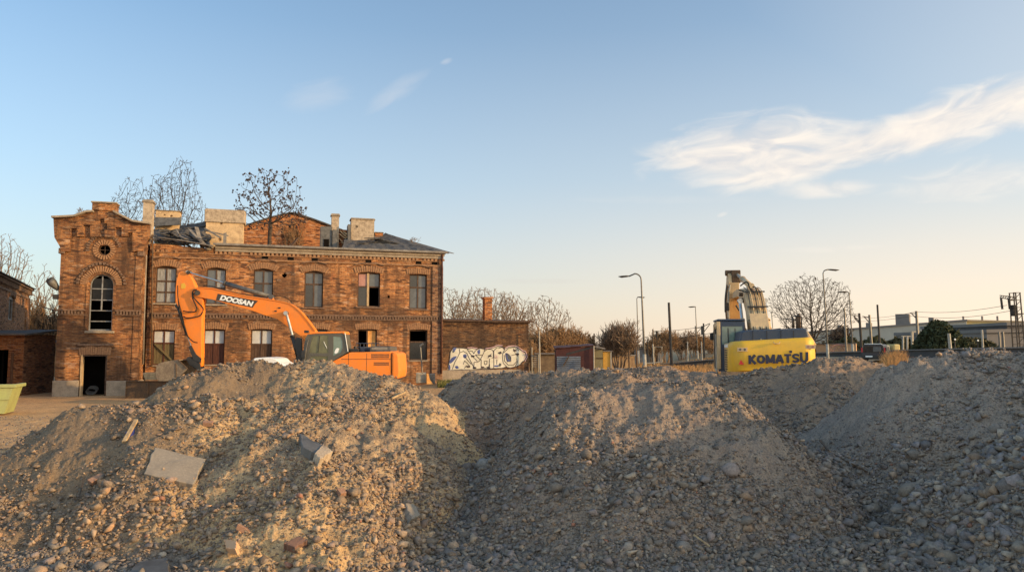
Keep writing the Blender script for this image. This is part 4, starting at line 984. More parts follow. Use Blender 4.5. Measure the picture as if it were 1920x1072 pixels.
for s_ in strokes:
    lw = .035 if s_ is not strokes[0] else .05
    for a, b_ in zip(s_[:-1], s_[1:]):
        p0 = gp_(a); p1 = gp_(b_); dx, dz = p1[0]-p0[0], p1[1]-p0[1]; L_ = math.hypot(dx, dz) or 1; nx, nz = -dz/L_*lw/2, dx/L_*lw/2; ex, ez = dx/L_*lw*.3, dz/L_*lw*.3
        mb.add([(p0[0]-ex+nx, GY_-.0155, p0[1]-ez+nz), (p0[0]-ex-nx, GY_-.0155, p0[1]-ez-nz), (p1[0]+ex-nx, GY_-.0155, p1[1]+ez-nz), (p1[0]+ex+nx, GY_-.0155, p1[1]+ez+nz)], [(0, 1, 2, 3)])
for q in ((710, 400), (1050, 395), (1600, 360), (620, 610), (905, 625), (1025, 630), (745, 632), (985, 240), (1250, 335), (1550, 285)):
    mb.prism([gp_((q[0]+40*math.cos(t), q[1]+22*math.sin(t))) for t in [2*PI*i/8 for i in range(8)]], GY_-.0165, GY_-.0125)
mb.build('painted_outline', 'graf_black', gf)
mb = MB()
for s_ in [[(1350,240),(1430,196),(1560,190),(1650,240),(1700,280),(1770,310),(1796,420),(1750,505)], [(960,250),(1060,234),(1130,216),(1200,182),(1300,188)], [(1140,430),(1170,380),(1200,400),(1180,450)], [(1690,300),(1760,380),(1740,470)], [(600,235),(700,225),(800,245)]]:
    for a, b_ in zip(s_[:-1], s_[1:]):
        p0 = gp_(a); p1 = gp_(b_); dx, dz = p1[0]-p0[0], p1[1]-p0[1]; L_ = math.hypot(dx, dz); nx, nz = -dz/L_*.02, dx/L_*.02
        mb.add([(p0[0]+nx, GY_-.019, p0[1]+nz), (p0[0]-nx, GY_-.019, p0[1]-nz), (p1[0]-nx, GY_-.019, p1[1]-nz), (p1[0]+nx, GY_-.019, p1[1]+nz)], [(0, 1, 2, 3)])
mb.build('painted_outline', 'graf_pink', gf)

# ------------------------------------------------------------------ outbuildings at the left
q0 = np.array(P(-60, 650, 36.5)[:2]); q1 = np.array([P(50, 650, 54)[0], 54.0])
dv = q1-q0; LF = Frame((q0[0], q0[1], 0), math.atan2(dv[1], dv[0])); L1 = float(np.hypot(*dv))
ob = empty('brick_outhouse', (q0[0], q0[1], 0), LF.yaw, label='two storey dark brick house at the far left with a toothed cornice', cat='building')
zr = 6.55; wx_ = L1*.78
hw = [arched(LF.xz(15, 600)[0], LF.xz(26, 600)[0], 4.2, 5.75, .12), arched(LF.xz(-25, 600)[0], LF.xz(-10, 600)[0], 4.2, 5.75, .12)]
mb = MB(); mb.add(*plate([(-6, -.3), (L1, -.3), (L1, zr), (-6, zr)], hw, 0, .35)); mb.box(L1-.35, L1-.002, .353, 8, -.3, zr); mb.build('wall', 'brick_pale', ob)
mb = MB(); mb.box(-6, L1+.1, -.28, .5, zr, zr+.16)
x = -6
while x < L1: mb.box(x, x+.16, -.2, -.003, zr-.32, zr-.003); x += .42
mb.box(-6, L1+.02, -.06, -.004, zr-.62, zr-.5); mb.build('cornice', 'voussoir_dark', ob)
for h_ in hw:
    mb = MB(); xa, xb = h_[0][0], h_[1][0]; mb.add(*plate(arched(xa+.01, xb-.01, 4.21, 5.74, .12), [[(xa+.1, 4.3), ((xa+xb)/2-.05, 4.3), ((xa+xb)/2-.05, 5.55), (xa+.1, 5.55)], [((xa+xb)/2+.05, 4.3), (xb-.1, 4.3), (xb-.1, 5.55), ((xa+xb)/2+.05, 5.55)]], .12, .18))
    wn = mb.build('window', 'frame_grey', ob); mb = MB(); mb.box(xa+.05, xb-.05, .2, .21, 4.25, 5.6); mb.build('pane', 'glass_dark', wn)
    voussoirs(xa, xb, 5.76, .15, .3, -.05, -.004, .12, 11).build('lintel', 'voussoir_dark', wn)
mb = MB(); mb.box(L1-1.6, L1+.05, -.08, -.004, 0, zr-.65); mb.build('corner_pilaster', 'brick', ob)
sheet(mb := MB(), [(-6, -.4, zr+.17), (L1+.2, -.4, zr+.17), (L1+.2, 8, zr+1.2), (-6, 8, zr+1.2)], 8, 3, .02, 4); mb.build('roof', 'felt', ob)
SF = Frame((P(45, 650, 38.6)[0], 38.6, 0), R(4))
sh = empty('brick_annex', tuple(SF.o), SF.yaw, label='single storey dark annex at the left with a black opening', cat='building')
mb = MB(); zz = 3.15; hop = [(SF.xz(-20, 660)[0], .3), (SF.xz(16, 660)[0], .3), (SF.xz(16, 660)[0], 2.35), (SF.xz(-20, 660)[0], 2.35)]
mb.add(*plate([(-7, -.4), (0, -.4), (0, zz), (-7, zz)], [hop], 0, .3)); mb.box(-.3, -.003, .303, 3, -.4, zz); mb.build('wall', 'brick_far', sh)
mb = MB(); mb.box(-6.9, -.32, 1.8, 2, -.4, zz-.1); mb.build('dark_backing', 'dark', sh)
sheet(mb := MB(), [(-7, -.3, zz+.05), (.25, -.3, zz+.02), (.25, 3.2, zz+.3), (-7, 3.2, zz+.3)], 10, 3, .02, 7, .08); mb.build('roof', 'felt', sh)
mb = MB(); xb_ = SF.xz(22, 660)[0]; mb.box(xb_, xb_+.12, -.05, -.004, .2, 2.2); mb.build('post', 'wood_dark', sh)
q0 = np.array(P(46, 650, 39.6)[:2]); q1 = np.array([P(102, 650, 46.5)[0], 46.5]); dv = q1-q0
S2 = Frame((q0[0], q0[1], 0), math.atan2(dv[1], dv[0])); L2 = float(np.hypot(*dv))
s2 = empty('brick_annex', (q0[0], q0[1], 0), S2.yaw, label='grey annex with three tall narrow openings beside the tower', cat='building')
hs = []
for a, b_ in ((56, 63), (72, 79), (87, 93)):
    hs.append(arched(S2.xz(a, 660)[0], S2.xz(b_, 660)[0], .15, 2.3, .12))
mb = MB(); mb.add(*plate([(0, -.4), (L2, -.4), (L2, 2.85), (0, 2.85)], hs, 0, .3)); mb.build('wall', 'brick_pale', s2)
mb = MB(); mb.box(0, L2, .9, 1.0, -.4, 2.7); mb.build('dark_backing', 'dark', s2)
mb = MB(); mb.box(0, L2, -.06, -.004, -.3, .62); mb.build('plinth', 'concrete', s2)
sheet(mb := MB(), [(-.1, -.35, 2.88), (L2+.1, -.35, 2.88), (L2+.1, 4, 3.2), (-.1, 4, 3.2)], 10, 3, .03, 9, .12); mb.build('roof', 'felt', s2)
for h_ in hs:
    xa, xb = h_[0][0], h_[1][0]; mb = MB(); mb.box(xa+.03, xb-.03, .2, .24, .15, 2.15); o = mb.build('door', 'wood_dark', s2)
    voussoirs(xa, xb, 2.3, .12, .25, -.04, -.004, .08, 9).build('lintel', 'voussoir_dark', o)

# ------------------------------------------------------------------ small things near the building
def terrain_clamp(x, y): return HZ(x, y, False)
KF = Frame((P(6, 650, 27.5)[0], 27.5, 0), R(19))
sk = empty('waste_skip', tuple(KF.o), KF.yaw, label='yellow green steel waste skip cut off by the left edge', cat='skip')
mb = MB()
pts = [(-3.2, 0.05), (.15, .05), (.42, 1.08), (-3.6, 1.08)]
for yy0, yy1 in ((-.02, .04), (1.1, 1.16)): mb.prism(pts, yy0, yy1)
mb.hexa([(.15, .04, .05), (.15, 1.1, .05), (.11, 1.1, .05), (.11, .04, .05)], [(.42, .04, 1.08), (.42, 1.1, 1.08), (.38, 1.1, 1.08), (.38, .04, 1.08)]); mb.box(-3.2, .15, .04, 1.1, .05, .09); mb.build('tub', 'skip_green', sk)
mb = MB(); mb.box(-3.7, .50, -.09, .06, 1.0, 1.12); mb.box(.36, .5, .062, 1.2, 1.0, 1.12); mb.build('rim', 'skip_green', sk, bevel=.01)
mb = MB(); mb.box(-3.3, .3, -.06, -.022, .55, .62)
for x in (-1.9, -1.1, -.35, ): mb.hexa([(x, -.08, .08), (x+.1, -.08, .08), (x+.1, -.022, .08), (x, -.022, .08)], [(x+.12, -.08, .98), (x+.24, -.08, .98), (x+.24, -.022, .98), (x+.12, -.022, .98)])
mb.build('rib', 'skip_green', sk)
TF = Frame((P(290, 650, 36.5)[0], 36.5, 0), R(3))
tr_ = empty('rusty_trough', tuple(TF.o), TF.yaw, label='long dark rusty steel trough standing below the excavator bucket', cat='trough')
a = TF.xz(237, 742); b_ = TF.xz(346, 716); z0, z1 = a[1], b_[1]
mb = MB(); mb.box(a[0], b_[0], 0, .05, z0-.2, z1+.02); mb.box(a[0], b_[0], 1.1, 1.15, z0-.2, z1); mb.box(a[0]-.05, a[0]-.002, -.03, 1.18, z0-.25, z1+.06); mb.box(b_[0]+.002, b_[0]+.05, -.03, 1.18, z0-.25, z1+.02); mb.box(a[0], b_[0], .052, 1.098, z0-.15, z0-.1); mb.build('tub', 'rust', tr_, bevel=.01)
mb = MB(); mb.box(a[0]-.02, b_[0]+.02, -.05, .06, z1+.023, z1+.07); mb.build('rim', 'rust', tr_)
mb = MB(); xm = TF.xz(277, 716)[0]; mb.box(xm, xm+.06, -.04, -.003, z0-.2, z1); mb.box(xm+1, xm+1.06, -.04, -.003, z0-.2, z1); mb.build('rib', 'rust', tr_)
yb = empty('pallet_stack', tuple(TF.o), TF.yaw, label='pale yellow timber stack resting on the rusty trough', cat='timber')
a = TF.xz(276, 712, .6); b_ = TF.xz(300, 698, .6); h_ = (b_[1]-a[1])/3
for k in range(3):
    mb = MB(); mb.box(a[0]-.05*k, b_[0]+.03*k, .3, .9, a[1]+h_*k+.004, a[1]+h_*(k+1)); mb.build('plank', 'wood_pale', yb, bevel=.01)
# corrugated sheets and a leaning pole by the right corner
GF = Frame((P(790, 650, 43.2)[0], 43.2, 0), A)
def corr(px0, px1, py0, py1, F_, d, lab, m='corrugated', n=8, along='z', name='corrugated_sheet'):
    a = F_.xz(px0, py1, d); b_ = F_.xz(px1, py0, d); mb = MB(); k = n*2
    vs = []
    for i in range(k+1):
        z = a[1]+(b_[1]-a[1])*i/k; o_ = .02*math.cos(PI*i)
        vs += [(a[0], d+o_, z), (b_[0], d+o_, z)]
    mb.add(vs, [(2*i, 2*i+1, 2*i+3, 2*i+2) for i in range(k)]); o = mb.build(name, m, None, label=lab, cat='metal sheet'); o.location = tuple(F_.o); o.rotation_euler = (0, 0, F_.yaw)
    md = o.modifiers.new('s', 'SOLIDIFY'); md.thickness = .006; return o
corr(780, 799, 698, 718, GF, -.6, 'pale corrugated sheet propped at the right corner of the ruin', 'pole_pale')
corr(805, 816, 700, 720, GF, -.3, 'narrow corrugated sheet right of the wider pale one', 'tin')
mb = MB(); mb.prism(GF.poly([(800, 720), (812, 720), (806, 712), (803, 700), (800, 700)], -.75), -.8, -.7); o = mb.build('broken_board', 'wood_orange', None, label='broken orange board standing beside the pale corrugated sheet', cat='board'); o.location = tuple(GF.o); o.rotation_euler = (0, 0, A)
ps = empty('leaning_pole', tuple(GF.o), A, label='thin grey pole leaning before the black corner window', cat='pole')
mb = MB(); mb.tube([GF.p(792, 700, -1.2), GF.p(788, 648, -1.2)], .04, 6); mb.build('pole', 'lamp_grey', ps)
mb = MB(); mb.tube([GF.p(787, 649, -1.2), GF.p(794, 644, -1.2)], .06, 6); mb.build('lamp_head', 'lamp_grey', ps)
# ------------------------------------------------------------------ machines
def track(parent, x0, x1, y0, y1, zb, h, axis='x'):
    """crawler: belt loop, side frame, rollers; runs along local x (or y)"""
    r = h/2; sw = (lambda p: p) if axis == 'x' else (lambda p: (p[1], p[0], p[2]))
    def mk(mb):
        if axis == 'y': mb.v = [(y, x, z) for x, y, z in mb.v]; mb.f = [f[::-1] for f in mb.f]
        return mb
    mb = MB(); n = 44; per = 2*(x1-x0-2*r)+2*PI*r
    for i in range(n):
        s_ = per*i/n
        L_ = x1-x0-2*r
        if s_ < L_: c = (x0+r+s_, zb+h-.03); a = 0
        elif s_ < L_+PI*r: t = (s_-L_)/r; c = (x1-r+(r-.03)*math.sin(t), zb+r+(r-.03)*math.cos(t)); a = -t
        elif s_ < 2*L_+PI*r: c = (x1-r-(s_-L_-PI*r), zb+.03); a = PI
        else: t = (s_-2*L_-PI*r)/r; c = (x0+r-(r-.03)*math.sin(t), zb+r-(r-.03)*math.cos(t)); a = PI-t
        w = per/n*.46; ca, sa = math.cos(a), math.sin(a); q = [(c[0]+u_*ca-v_*sa, c[1]+u_*sa+v_*ca) for u_, v_ in ((-w, -.03), (w, -.03), (w, .02), (w*.2, .05), (-w, .02))]
        mb.prism(q, y0, y1)
    tk = mk(mb).build('track', 'steel_dull', parent)
    mb = MB(); mb.prism([(x0+r*.8, zb+.18), (x1-r*.8, zb+.18), (x1-r*.8, zb+h-.2), (x0+r*.8, zb+h-.2)], y0+.1, y1-.1); mk(mb).build('track_frame', 'black', tk)
    mb = MB()
    for xx in (x0+r, x1-r): mb.prism(circle(xx, zb+r, r-.1, 16), y0+.05, y1-.05)
    for k in range(6):
        xx = x0+r*1.8+(x1-x0-3.6*r)*k/5; mb.prism(circle(xx, zb+.16, .11, 10), y0+.04, y1-.04)
    mk(mb).build('rollers', 'steel_dull', tk)
    return tk
def cyl(parent, p0, p1, split, r0, r1, barrel='black', rod='steel', name='hydraulic_cylinder'):
    """barrel from p0 to split, rod on to p1"""
    p0, p1 = Vector(p0), Vector(p1); m_ = p0.lerp(p1, split)
    mb = MB(); mb.tube([p0, m_], r0, 12); mb.tube([m_, m_+(p1-m_).normalized()*.08], r0*1.15, 12); mb.tube([p0+Vector((0, -.14, 0)), p0+Vector((0, .14, 0))], r0*1.1, 10)
    c = mb.build(name, barrel, parent, True)
    for p_ in c.data.polygons: p_.use_smooth = len(p_.vertices) == 4
    mb = MB(); mb.tube([m_, p1], r1, 10); mb.tube([p1+Vector((0, -.15, 0)), p1+Vector((0, .15, 0))], r1*1.7, 10); rd = mb.build('rod', rod, c)
    return c
def hose(parent, pts, r=.022, m='rubber', name='hose'):
    P_ = [Vector(p) for p in pts]; o = []
    for i in range(len(P_)-1):
        p0 = P_[max(i-1, 0)]; p1 = P_[i]; p2 = P_[i+1]; p3 = P_[min(i+2, len(P_)-1)]
        for j in range(5):
            t = j/5; o.append(.5*((2*p1)+(p2-p0)*t+(2*p0-5*p1+4*p2-p3)*t*t+(3*p1-p0-3*p2+p3)*t**3))
    o.append(P_[-1]); mb = MB(); mb.tube(o, r, 6); return mb.build(name, m, parent, True)

# ---- orange excavator, seen from its left side, arm reaching left
E = Frame((P(660, 650, 35.6)[0], 35.6, 0), R(1.5))
ex = empty('excavator', tuple(E.o), E.yaw, label='orange excavator with its arm folded down to the left before the brick ruin', cat='excavator')
NS, FS = -1.42, 1.35
for y0 in (-1.6, 1.0):
    track(ex, E.xz(560, 700)[0], E.xz(745, 700)[0], y0, y0+.6, .02, .95)
mb = MB(); mb.box(-1.2, 1.2, -.95, .95, .4, .9); mb.prism(circle(0, 0, .7, 24), -.2, .2); mb.v = mb.v[:8]+[(x, z, .95+y) for x, y, z in mb.v[8:]]; mb.build('undercarriage', 'black', ex)
q = E.poly([(655, 660.5), (733.5, 658.5), (733.5, 707), (604, 707), (604, 678), (623, 677.5)], NS)
mb = MB(); mb.prism(q, NS, FS); body = mb.build('body', 'orange', ex, bevel=.035)
q = E.poly([(735, 659.5), (744, 660.5), (748, 665), (750, 695), (748, 710), (735, 710)], NS)
mb = MB(); mb.prism(q, NS-.05, FS+.05); cw = mb.build('counterweight', 'orange', ex, bevel=.10)
# seams and louvres on the body side
mb = MB(); z_ = E.xz(680, 673.2, NS)[1]; xa = E.xz(640, 670, NS)[0]; xb = E.xz(733, 670, NS)[0]
mb.box(xa, xb, NS-.004, NS+.01, z_-.012, z_+.012)
for px in (653.5, 687.5, 734.2): xx = E.xz(px, 668, NS)[0]; mb.box(xx-.008, xx+.008, NS-.0045, NS+.01, E.xz(px, 704, NS)[1], E.xz(px, 661.5, NS)[1])
mb.build('panel_seam', 'black', body)
for (xa, xb, ya, yb) in ((696.5, 730.5, 663, 671), (701, 730, 678.5, 685)):
    mb = MB(); a = E.xz(xa, yb, NS); b_ = E.xz(xb, ya, NS); n_ = 15
    for i in range(n_):
        x = a[0]+(b_[0]-a[0])*i/n_; 
        for r_ in (0, 1): mb.box(x, x+(b_[0]-a[0])/n_*.5, NS-.006, NS+.02, a[1]+(b_[1]-a[1])*(.52*r_), a[1]+(b_[1]-a[1])*(.52*r_+.44))
    mb.build('louvre', 'decal_dark', body)
# deck: black hood, tanks, hand rail
a = E.xz(693, 659, NS+.3); b_ = E.xz(733, 649, NS+.3)
mb = MB(); mb.prism([(a[0], a[1]), (b_[0], a[1]), (b_[0], b_[1]-.02), (b_[0]-.12, b_[1]), (a[0]+.05, b_[1]), (a[0], b_[1]-.1)], NS+.3, FS-.3); hood = mb.build('hood', 'steel_dull', ex, bevel=.02)
mb = MB()
for i in range(14): x = a[0]+.1+(b_[0]-a[0]-.25)*i/14; mb.box(x, x+.035, NS+.29, NS+.298, a[1]+.1, b_[1]-.05)
mb.build('louvre', 'pole_pale', hood)
a = E.xz(681, 659.5, 0); b_ = E.xz(690, 650, 0); mb = MB(); mb.box(a[0], b_[0], -.9, .6, a[1], b_[1]); mb.build('tool_box', 'navy', ex, bevel=.02)
a = E.xz(655, 659.5, NS+.2); b_ = E.xz(672, 653.5, NS+.2); mb = MB(); mb.box(a[0], b_[0], NS+.2, .4, a[1], b_[1]); mb.tube([(b_[0]-.2, NS+.5, a[1]), (b_[0]-.2, NS+.5, b_[1]+.12)], .07, 10); mb.build('filter_housing', 'black', ex, bevel=.02)
mb = MB(); y = FS-.15; zt0 = E.xz(680, 643.5, y)[1]; zb0 = E.xz(680, 658, y)[1]; x0 = E.xz(668, 650, y)[0]; x1 = E.xz(711, 650, y)[0]
mb.tube([(x0, y, zb0), (x0, y, zt0), (x1, y, zt0), (x1, y, zb0)], .028, 6)
mb.tube([(x0, y, (zt0+zb0)/2), (x1, y, (zt0+zb0)/2)], .022, 6)
for i in range(1, 6): x = x0+(x1-x0)*i/6; mb.tube([(x, y, zb0), (x, y, zt0)], .02, 6)
mb.build('handrail', 'navy', ex)
# cab
FR = -.42; CN = NS-.02
outer_ = E.poly([(566, 678), (569, 655), (572.5, 634), (577, 626.5), (585, 623.6), (646.5, 622), (652.3, 659.5), (623, 677.5), (620, 678)], CN)
wA = E.poly([(579.5, 661.5), (582.5, 644), (586.5, 629.5), (615.8, 628), (615.6, 662)], CN)
wB = E.poly([(624.8, 667), (625, 630), (639.5, 631.5), (642.2, 640), (642.5, 652), (638.5, 661)], CN)
wC = E.poly([(581, 677), (583, 667.5), (615, 667.5), (614.5, 677)], CN)
cab = None
mb = MB(); mb.add(*plate(outer_, [wA, wB, wC], CN, CN+.07)); cab = mb.build('cab', 'cabgrey', ex, bevel=.012)
fo = [(x, z) for x, z in outer_]
mb = MB(); mb.add(*plate(fo, [wA, wB], FR-.07, FR)); mb.build('far_side', 'cabgrey', cab)
# front pillars + rear panel + floor
def bridge(mb, a, b_, th=.05):
    p0 = E.xz(*a, CN); p1 = E.xz(*b_, CN); d = (Vector((p1[0]-p0[0], 0, p1[1]-p0[1]))).normalized(); n_ = Vector((-d.z, 0, d.x))*th
    mb.hexa([(p0[0], CN+.072, p0[1]), (p0[0], FR-.072, p0[1]), (p0[0]+n_.x, FR-.072, p0[1]+n_.z), (p0[0]+n_.x, CN+.072, p0[1]+n_.z)], [(p1[0], CN+.072, p1[1]), (p1[0], FR-.072, p1[1]), (p1[0]+n_.x, FR-.072, p1[1]+n_.z), (p1[0]+n_.x, CN+.072, p1[1]+n_.z)])
mb = MB(); bridge(mb, (651.8, 658), (646.8, 624), .04); mb.build('rear_panel', 'cabgrey', cab)
mb = MB(); z_ = E.xz(600, 677.5, CN)[1]; mb.box(E.xz(567, 677, CN)[0]+.02, E.xz(622, 677, CN)[0], CN+.075, FR-.075, z_-.03, z_+.02); mb.build('floor', 'black', cab)
mb = MB(); p0 = E.xz(579, 622.3, CN); p1 = E.xz(646, 620.8, CN); p2 = E.xz(650.5, 640, CN)
mb.prism([(p0[0]-.05, p0[1]-.12), (p0[0]+.05, p0[1]+.0), (p1[0], p1[1]), (p1[0]+.05, p1[1]-.1), (p1[0]+.02, p1[1]-.16), (p1[0]-.1, p1[1]-.09), (p0[0]+.3, p0[1]-.08)], CN-.03, FR+.03); mb.build('cab_roof', 'orange', cab, bevel=.03)
mb = MB(); a = E.xz(646.9, 624, CN-.006); b_ = E.xz(652.6, 659, CN-.006); mb.obox((a[0], CN-.012, a[1]), (b_[0], CN-.012, b_[1]), .02, .06, (0, 1, 0)); mb.build('roof_strip', 'text_white', cab)
for nm_, w_, m_ in (('side_window', wA, 'glass_cab'), ('rear_window', wB, 'glass_green'), ('lower_window', wC, 'glass_cab')):
    mb = MB(); mb.prism(w_, CN+.02, CN+.03); g_ = mb.build(nm_, m_, cab)
mb = MB(); a = E.xz(599.5, 629, CN+.01); mb.obox((a[0], CN+.005, a[1]), (E.xz(596, 661, CN)[0], CN+.005, E.xz(596, 661, CN)[1]), .02, .025, (0, 1, 0)); mb.build('window_divider', 'black', cab)
mb = MB(); mb.prism(E.poly([(627, 661), (629, 655), (632, 652), (636, 653), (634, 660), (630, 663)], CN+.015), CN+.010, CN+.018); mb.build('sticker', 'text_white', cab)
mb = MB(); mb.tube([E.p(607, 640, CN+.008), E.p(613, 653, CN+.008)], .012, 5); mb.build('wiper', 'steel', cab)
mb = MB(); z0 = E.xz(600, 672, -.9)[1]; xs_ = E.xz(622, 670, -.9)[0]; mb.box(xs_-.6, xs_-.05, -1.2, -.7, z0-.1, z0+.2); mb.box(xs_-.2, xs_-.05, -1.2, -.7, z0+.2, z0+.95); mb.build('seat', 'black', cab, bevel=.04)
mb = MB(); mb.tube([E.p(571, 676, CN-.05), E.p(574, 655, CN-.05), E.p(578, 637, CN-.05)], .03, 6); mb.build('grab_rail', 'steel_dull', cab)
mb = MB(); a = E.p(569, 662, CN-.15); mb.box(a[0]-.09, a[0]+.09, CN-.2, CN-.16, a[2]-.22, a[2]+.12); mb.build('mirror', 'black', cab, bevel=.02)
# boom, arm, bucket
BY0, BY1 = -.22, .26
boom_px = [(366.5, 549), (369.5, 542), (377, 539.5), (401, 541), (432, 548), (461, 555), (500, 560.5), (527, 565), (547, 570), (557, 577), (567, 586), (580, 602), (593, 620), (600, 640), (604, 660), (604, 672), (592, 674), (586, 655), (568, 632), (560, 626), (552, 620.5), (540, 611), (522, 598), (508, 594), (496.5, 590.5), (476, 583), (440, 573), (401, 562), (375.5, 557.5), (369, 555)]
mb = MB(); mb.prism(E.poly(boom_px, 0), BY0, BY1); boom = mb.build('boom', 'orange', ex, bevel=.02)
mb = MB(); e_ = E.poly(boom_px[1:13], 0)
for a, b_ in zip(e_[:-1], e_[1:]): mb.obox((a[0], BY0-.02, a[1]), (b_[0], BY0-.02, b_[1]), .04, .03, (0, 1, 0))
mb.build('flange', 'orange', boom)
mb = MB(); mb.prism(E.poly([(408.5, 550.5), (484, 564), (478, 570), (474, 576.5), (405, 562.5), (407, 556)], BY0), BY0-.008, BY0-.001); dc = mb.build('name_plate', 'decal_dark', boom)
vs, fs = text_verts('DOOSAN', .40, .022, 1.0, .0, .003, 1.0)
a = Vector(E.p(411, 557, BY0)); b_ = Vector(E.p(477, 570.5, BY0)); W_ = (b_-a).length*.98
wmin = min(v[0] for v in vs); wmax = max(v[0] for v in vs); hmin = min(v[2] for v in vs); hmax = max(v[2] for v in vs)
an = math.atan2(b_.z-a.z, b_.x-a.x); c0 = (a+b_)/2; hs_ = .255/(hmax-hmin)
def tmap(v, sh=.22):
    x = (v[0]-(wmin+wmax)/2)*W_/(wmax-wmin)*.93; z = (v[2]-(hmin+hmax)/2)*hs_; x += z*sh
    return (c0.x+x*math.cos(an)-z*math.sin(an), BY0-.013+v[1], c0.z+x*math.sin(an)+z*math.cos(an))
mb = MB(); mb.add([tmap(v) for v in vs], fs); mb.build('lettering', 'text_white', dc)
arm_px = [(337.5, 512), (343, 509.5), (354, 511.5), (361, 520), (368.5, 537), (374, 548), (380, 556), (383.5, 563), (381, 600), (380.5, 640), (380.8, 686), (377, 688), (374, 676), (367, 660), (358, 640), (349, 610), (342, 586), (336, 574), (331.5, 566), (331.5, 545), (333, 528)]
mb = MB(); mb.prism(E.poly(arm_px, 0), BY0+.05, BY1-.05); arm = mb.build('arm', 'orange', ex, bevel=.02)
mb = MB(); mb.prism(E.poly([(339, 532), (345, 530), (348, 536), (346, 541), (339, 541)], BY0), BY0+.04, BY0+.049); mb.build('sticker', 'yellow', arm)
mb = MB(); mb.tube([E.p(370, 549, BY0-.12), E.p(370, 549, BY1+.12)], .13, 14); mb.build('pivot_pin', 'black', boom); mb = MB(); mb.tube([E.p(353, 511, BY0-.02), E.p(353, 511, BY1+.02)], .09, 12); mb.build('pivot_pin', 'black', arm); mb = MB(); mb.tube([E.p(537, 587, BY0-.14), E.p(537, 587, BY1+.14)], .11, 12); mb.build('pivot_pin', 'black', boom)
# lugs for the stick cylinder
mb = MB(); mb.prism(E.poly([(500, 561), (509, 553), (516, 564)], 0), -.08, .12); mb.build('cylinder_lug', 'orange', boom, bevel=.01)
cyl(ex, E.p(509, 557, .02), E.p(354, 511, .02), .555, .11, .055, 'steel_dull')
for y in (BY0-.14, BY1+.14): cyl(ex, E.p(560, 672, y), E.p(537, 587, y), .48, .105, .06)
cyl(ex, E.p(334.5, 574, .02), E.p(361, 655, .02), .62, .10, .055)
mb = MB(); mb.prism(E.poly([(556, 632), (566, 634), (568, 676), (560, 678), (552, 645)], BY0-.3), BY0-.36, BY0-.24); mb.build('hose_guard', 'black', ex, bevel=.02)
mb = MB(); mb.prism(E.poly([(357, 650), (362, 647), (371, 664), (381, 672), (379, 680), (366, 674)], 0), BY0-.02, BY0+.045); mb.prism(E.poly([(357, 650), (362, 647), (371, 664), (381, 672), (379, 680), (366, 674)], 0), BY1-.045, BY1+.02); mb.build('linkage', 'black', ex, bevel=.01)
mb = MB(); mb.prism(E.poly([(352, 672), (358, 668), (378, 681), (380, 692), (374, 693), (358, 684)], 0), BY0+.0, BY1-.0); mb.build('coupler', 'black', ex, bevel=.02)
bq = [(303, 696), (304, 686), (308, 681), (314, 678.5), (322, 677), (332, 675), (344.5, 673.5), (362, 690), (352, 700), (338, 711), (322, 713), (308, 713), (303.5, 706)]
b3 = E.poly(bq, 0); mb = MB()
for y0, y1 in ((-.62, -.58), (.62, .66)): mb.prism(b3, y0, y1)
for a, b_ in zip(b3[:7], b3[1:7]): mb.hexa([(a[0], -.577, a[1]), (a[0], .617, a[1]), (a[0]+.03, .617, a[1]-.04), (a[0]+.03, -.577, a[1]-.04)], [(b_[0], -.577, b_[1]), (b_[0], .617, b_[1]), (b_[0]+.03, .617, b_[1]-.04), (b_[0]+.03, -.577, b_[1]-.04)])
a, b_ = b3[9], b3[-2]; mb.hexa([(a[0], -.577, a[1]), (a[0], .617, a[1]), (a[0], .617, a[1]+.05), (a[0], -.577, a[1]+.05)], [(b_[0], -.577, b_[1]), (b_[0], .617, b_[1]), (b_[0], .617, b_[1]+.05), (b_[0], -.577, b_[1]+.05)])
bk = mb.build('bucket', 'bucket', ex, bevel=.008)
mb = MB(); mb.obox((b3[6][0], -.64, b3[6][1]), (b3[7][0], -.64, b3[7][1]), .03, .09, (0, 1, 0)); mb.obox((b3[6][0]-.1, -.632, b3[6][1]-.16), (b3[9][0]+.08, -.632, b3[9][1]+.08), .02, .03, (0, 1, 0)); mb.build('wear_strip', 'rust', bk)
mb = MB()
for k in range(5):
    y = -.5+.25*k; a = b3[9]; mb.hexa([(a[0], y, a[1]-.06), (a[0], y+.1, a[1]-.06), (a[0], y+.1, a[1]+.05), (a[0], y, a[1]+.05)], [(a[0]+.22, y+.03, a[1]-.02), (a[0]+.22, y+.07, a[1]-.02), (a[0]+.22, y+.07, a[1]+.01), (a[0]+.22, y+.03, a[1]+.01)])
mb.build('tooth', 'steel_dull', bk)
d = BY0-.04
hose(boom, [E.p(*q, d) for q in ((372, 546), (364, 550), (361, 558), (367, 572), (369, 580), (362, 585), (343, 583))], .03)
hose(boom, [E.p(*q, d) for q in ((369, 543), (362, 545), (362, 556), (376, 572), (381, 580), (374, 592), (352, 596), (344, 593))], .03)
hose(boom, [E.p(*q, 0.02) for q in ((380, 539), (384, 535.5), (402, 537.5), (424, 545), (460, 552), (500, 557), (518, 562))], .022)
hose(boom, [E.p(*q, .02) for q in ((512, 554), (530, 556), (540, 560), (548, 568))], .02)
hose(arm, [E.p(*q, d) for q in ((334, 560), (338, 590), (347, 615), (352, 630), (362, 640), (370, 642))], .025)
hose(arm, [E.p(*q, d) for q in ((333, 535), (334, 560), (340, 585), (345, 605))], .02)
mb = MB()
for (px, py) in ((517, 583), (524, 577)): a = E.p(px, py, BY0-.01); mb.box(a[0]-.06, a[0]+.05, BY0-.03, BY0-.002, a[2]-.03, a[2]+.03)
a = E.p(577, 625, BY0-.2); mb.build('hose_clamp', 'black', boom)
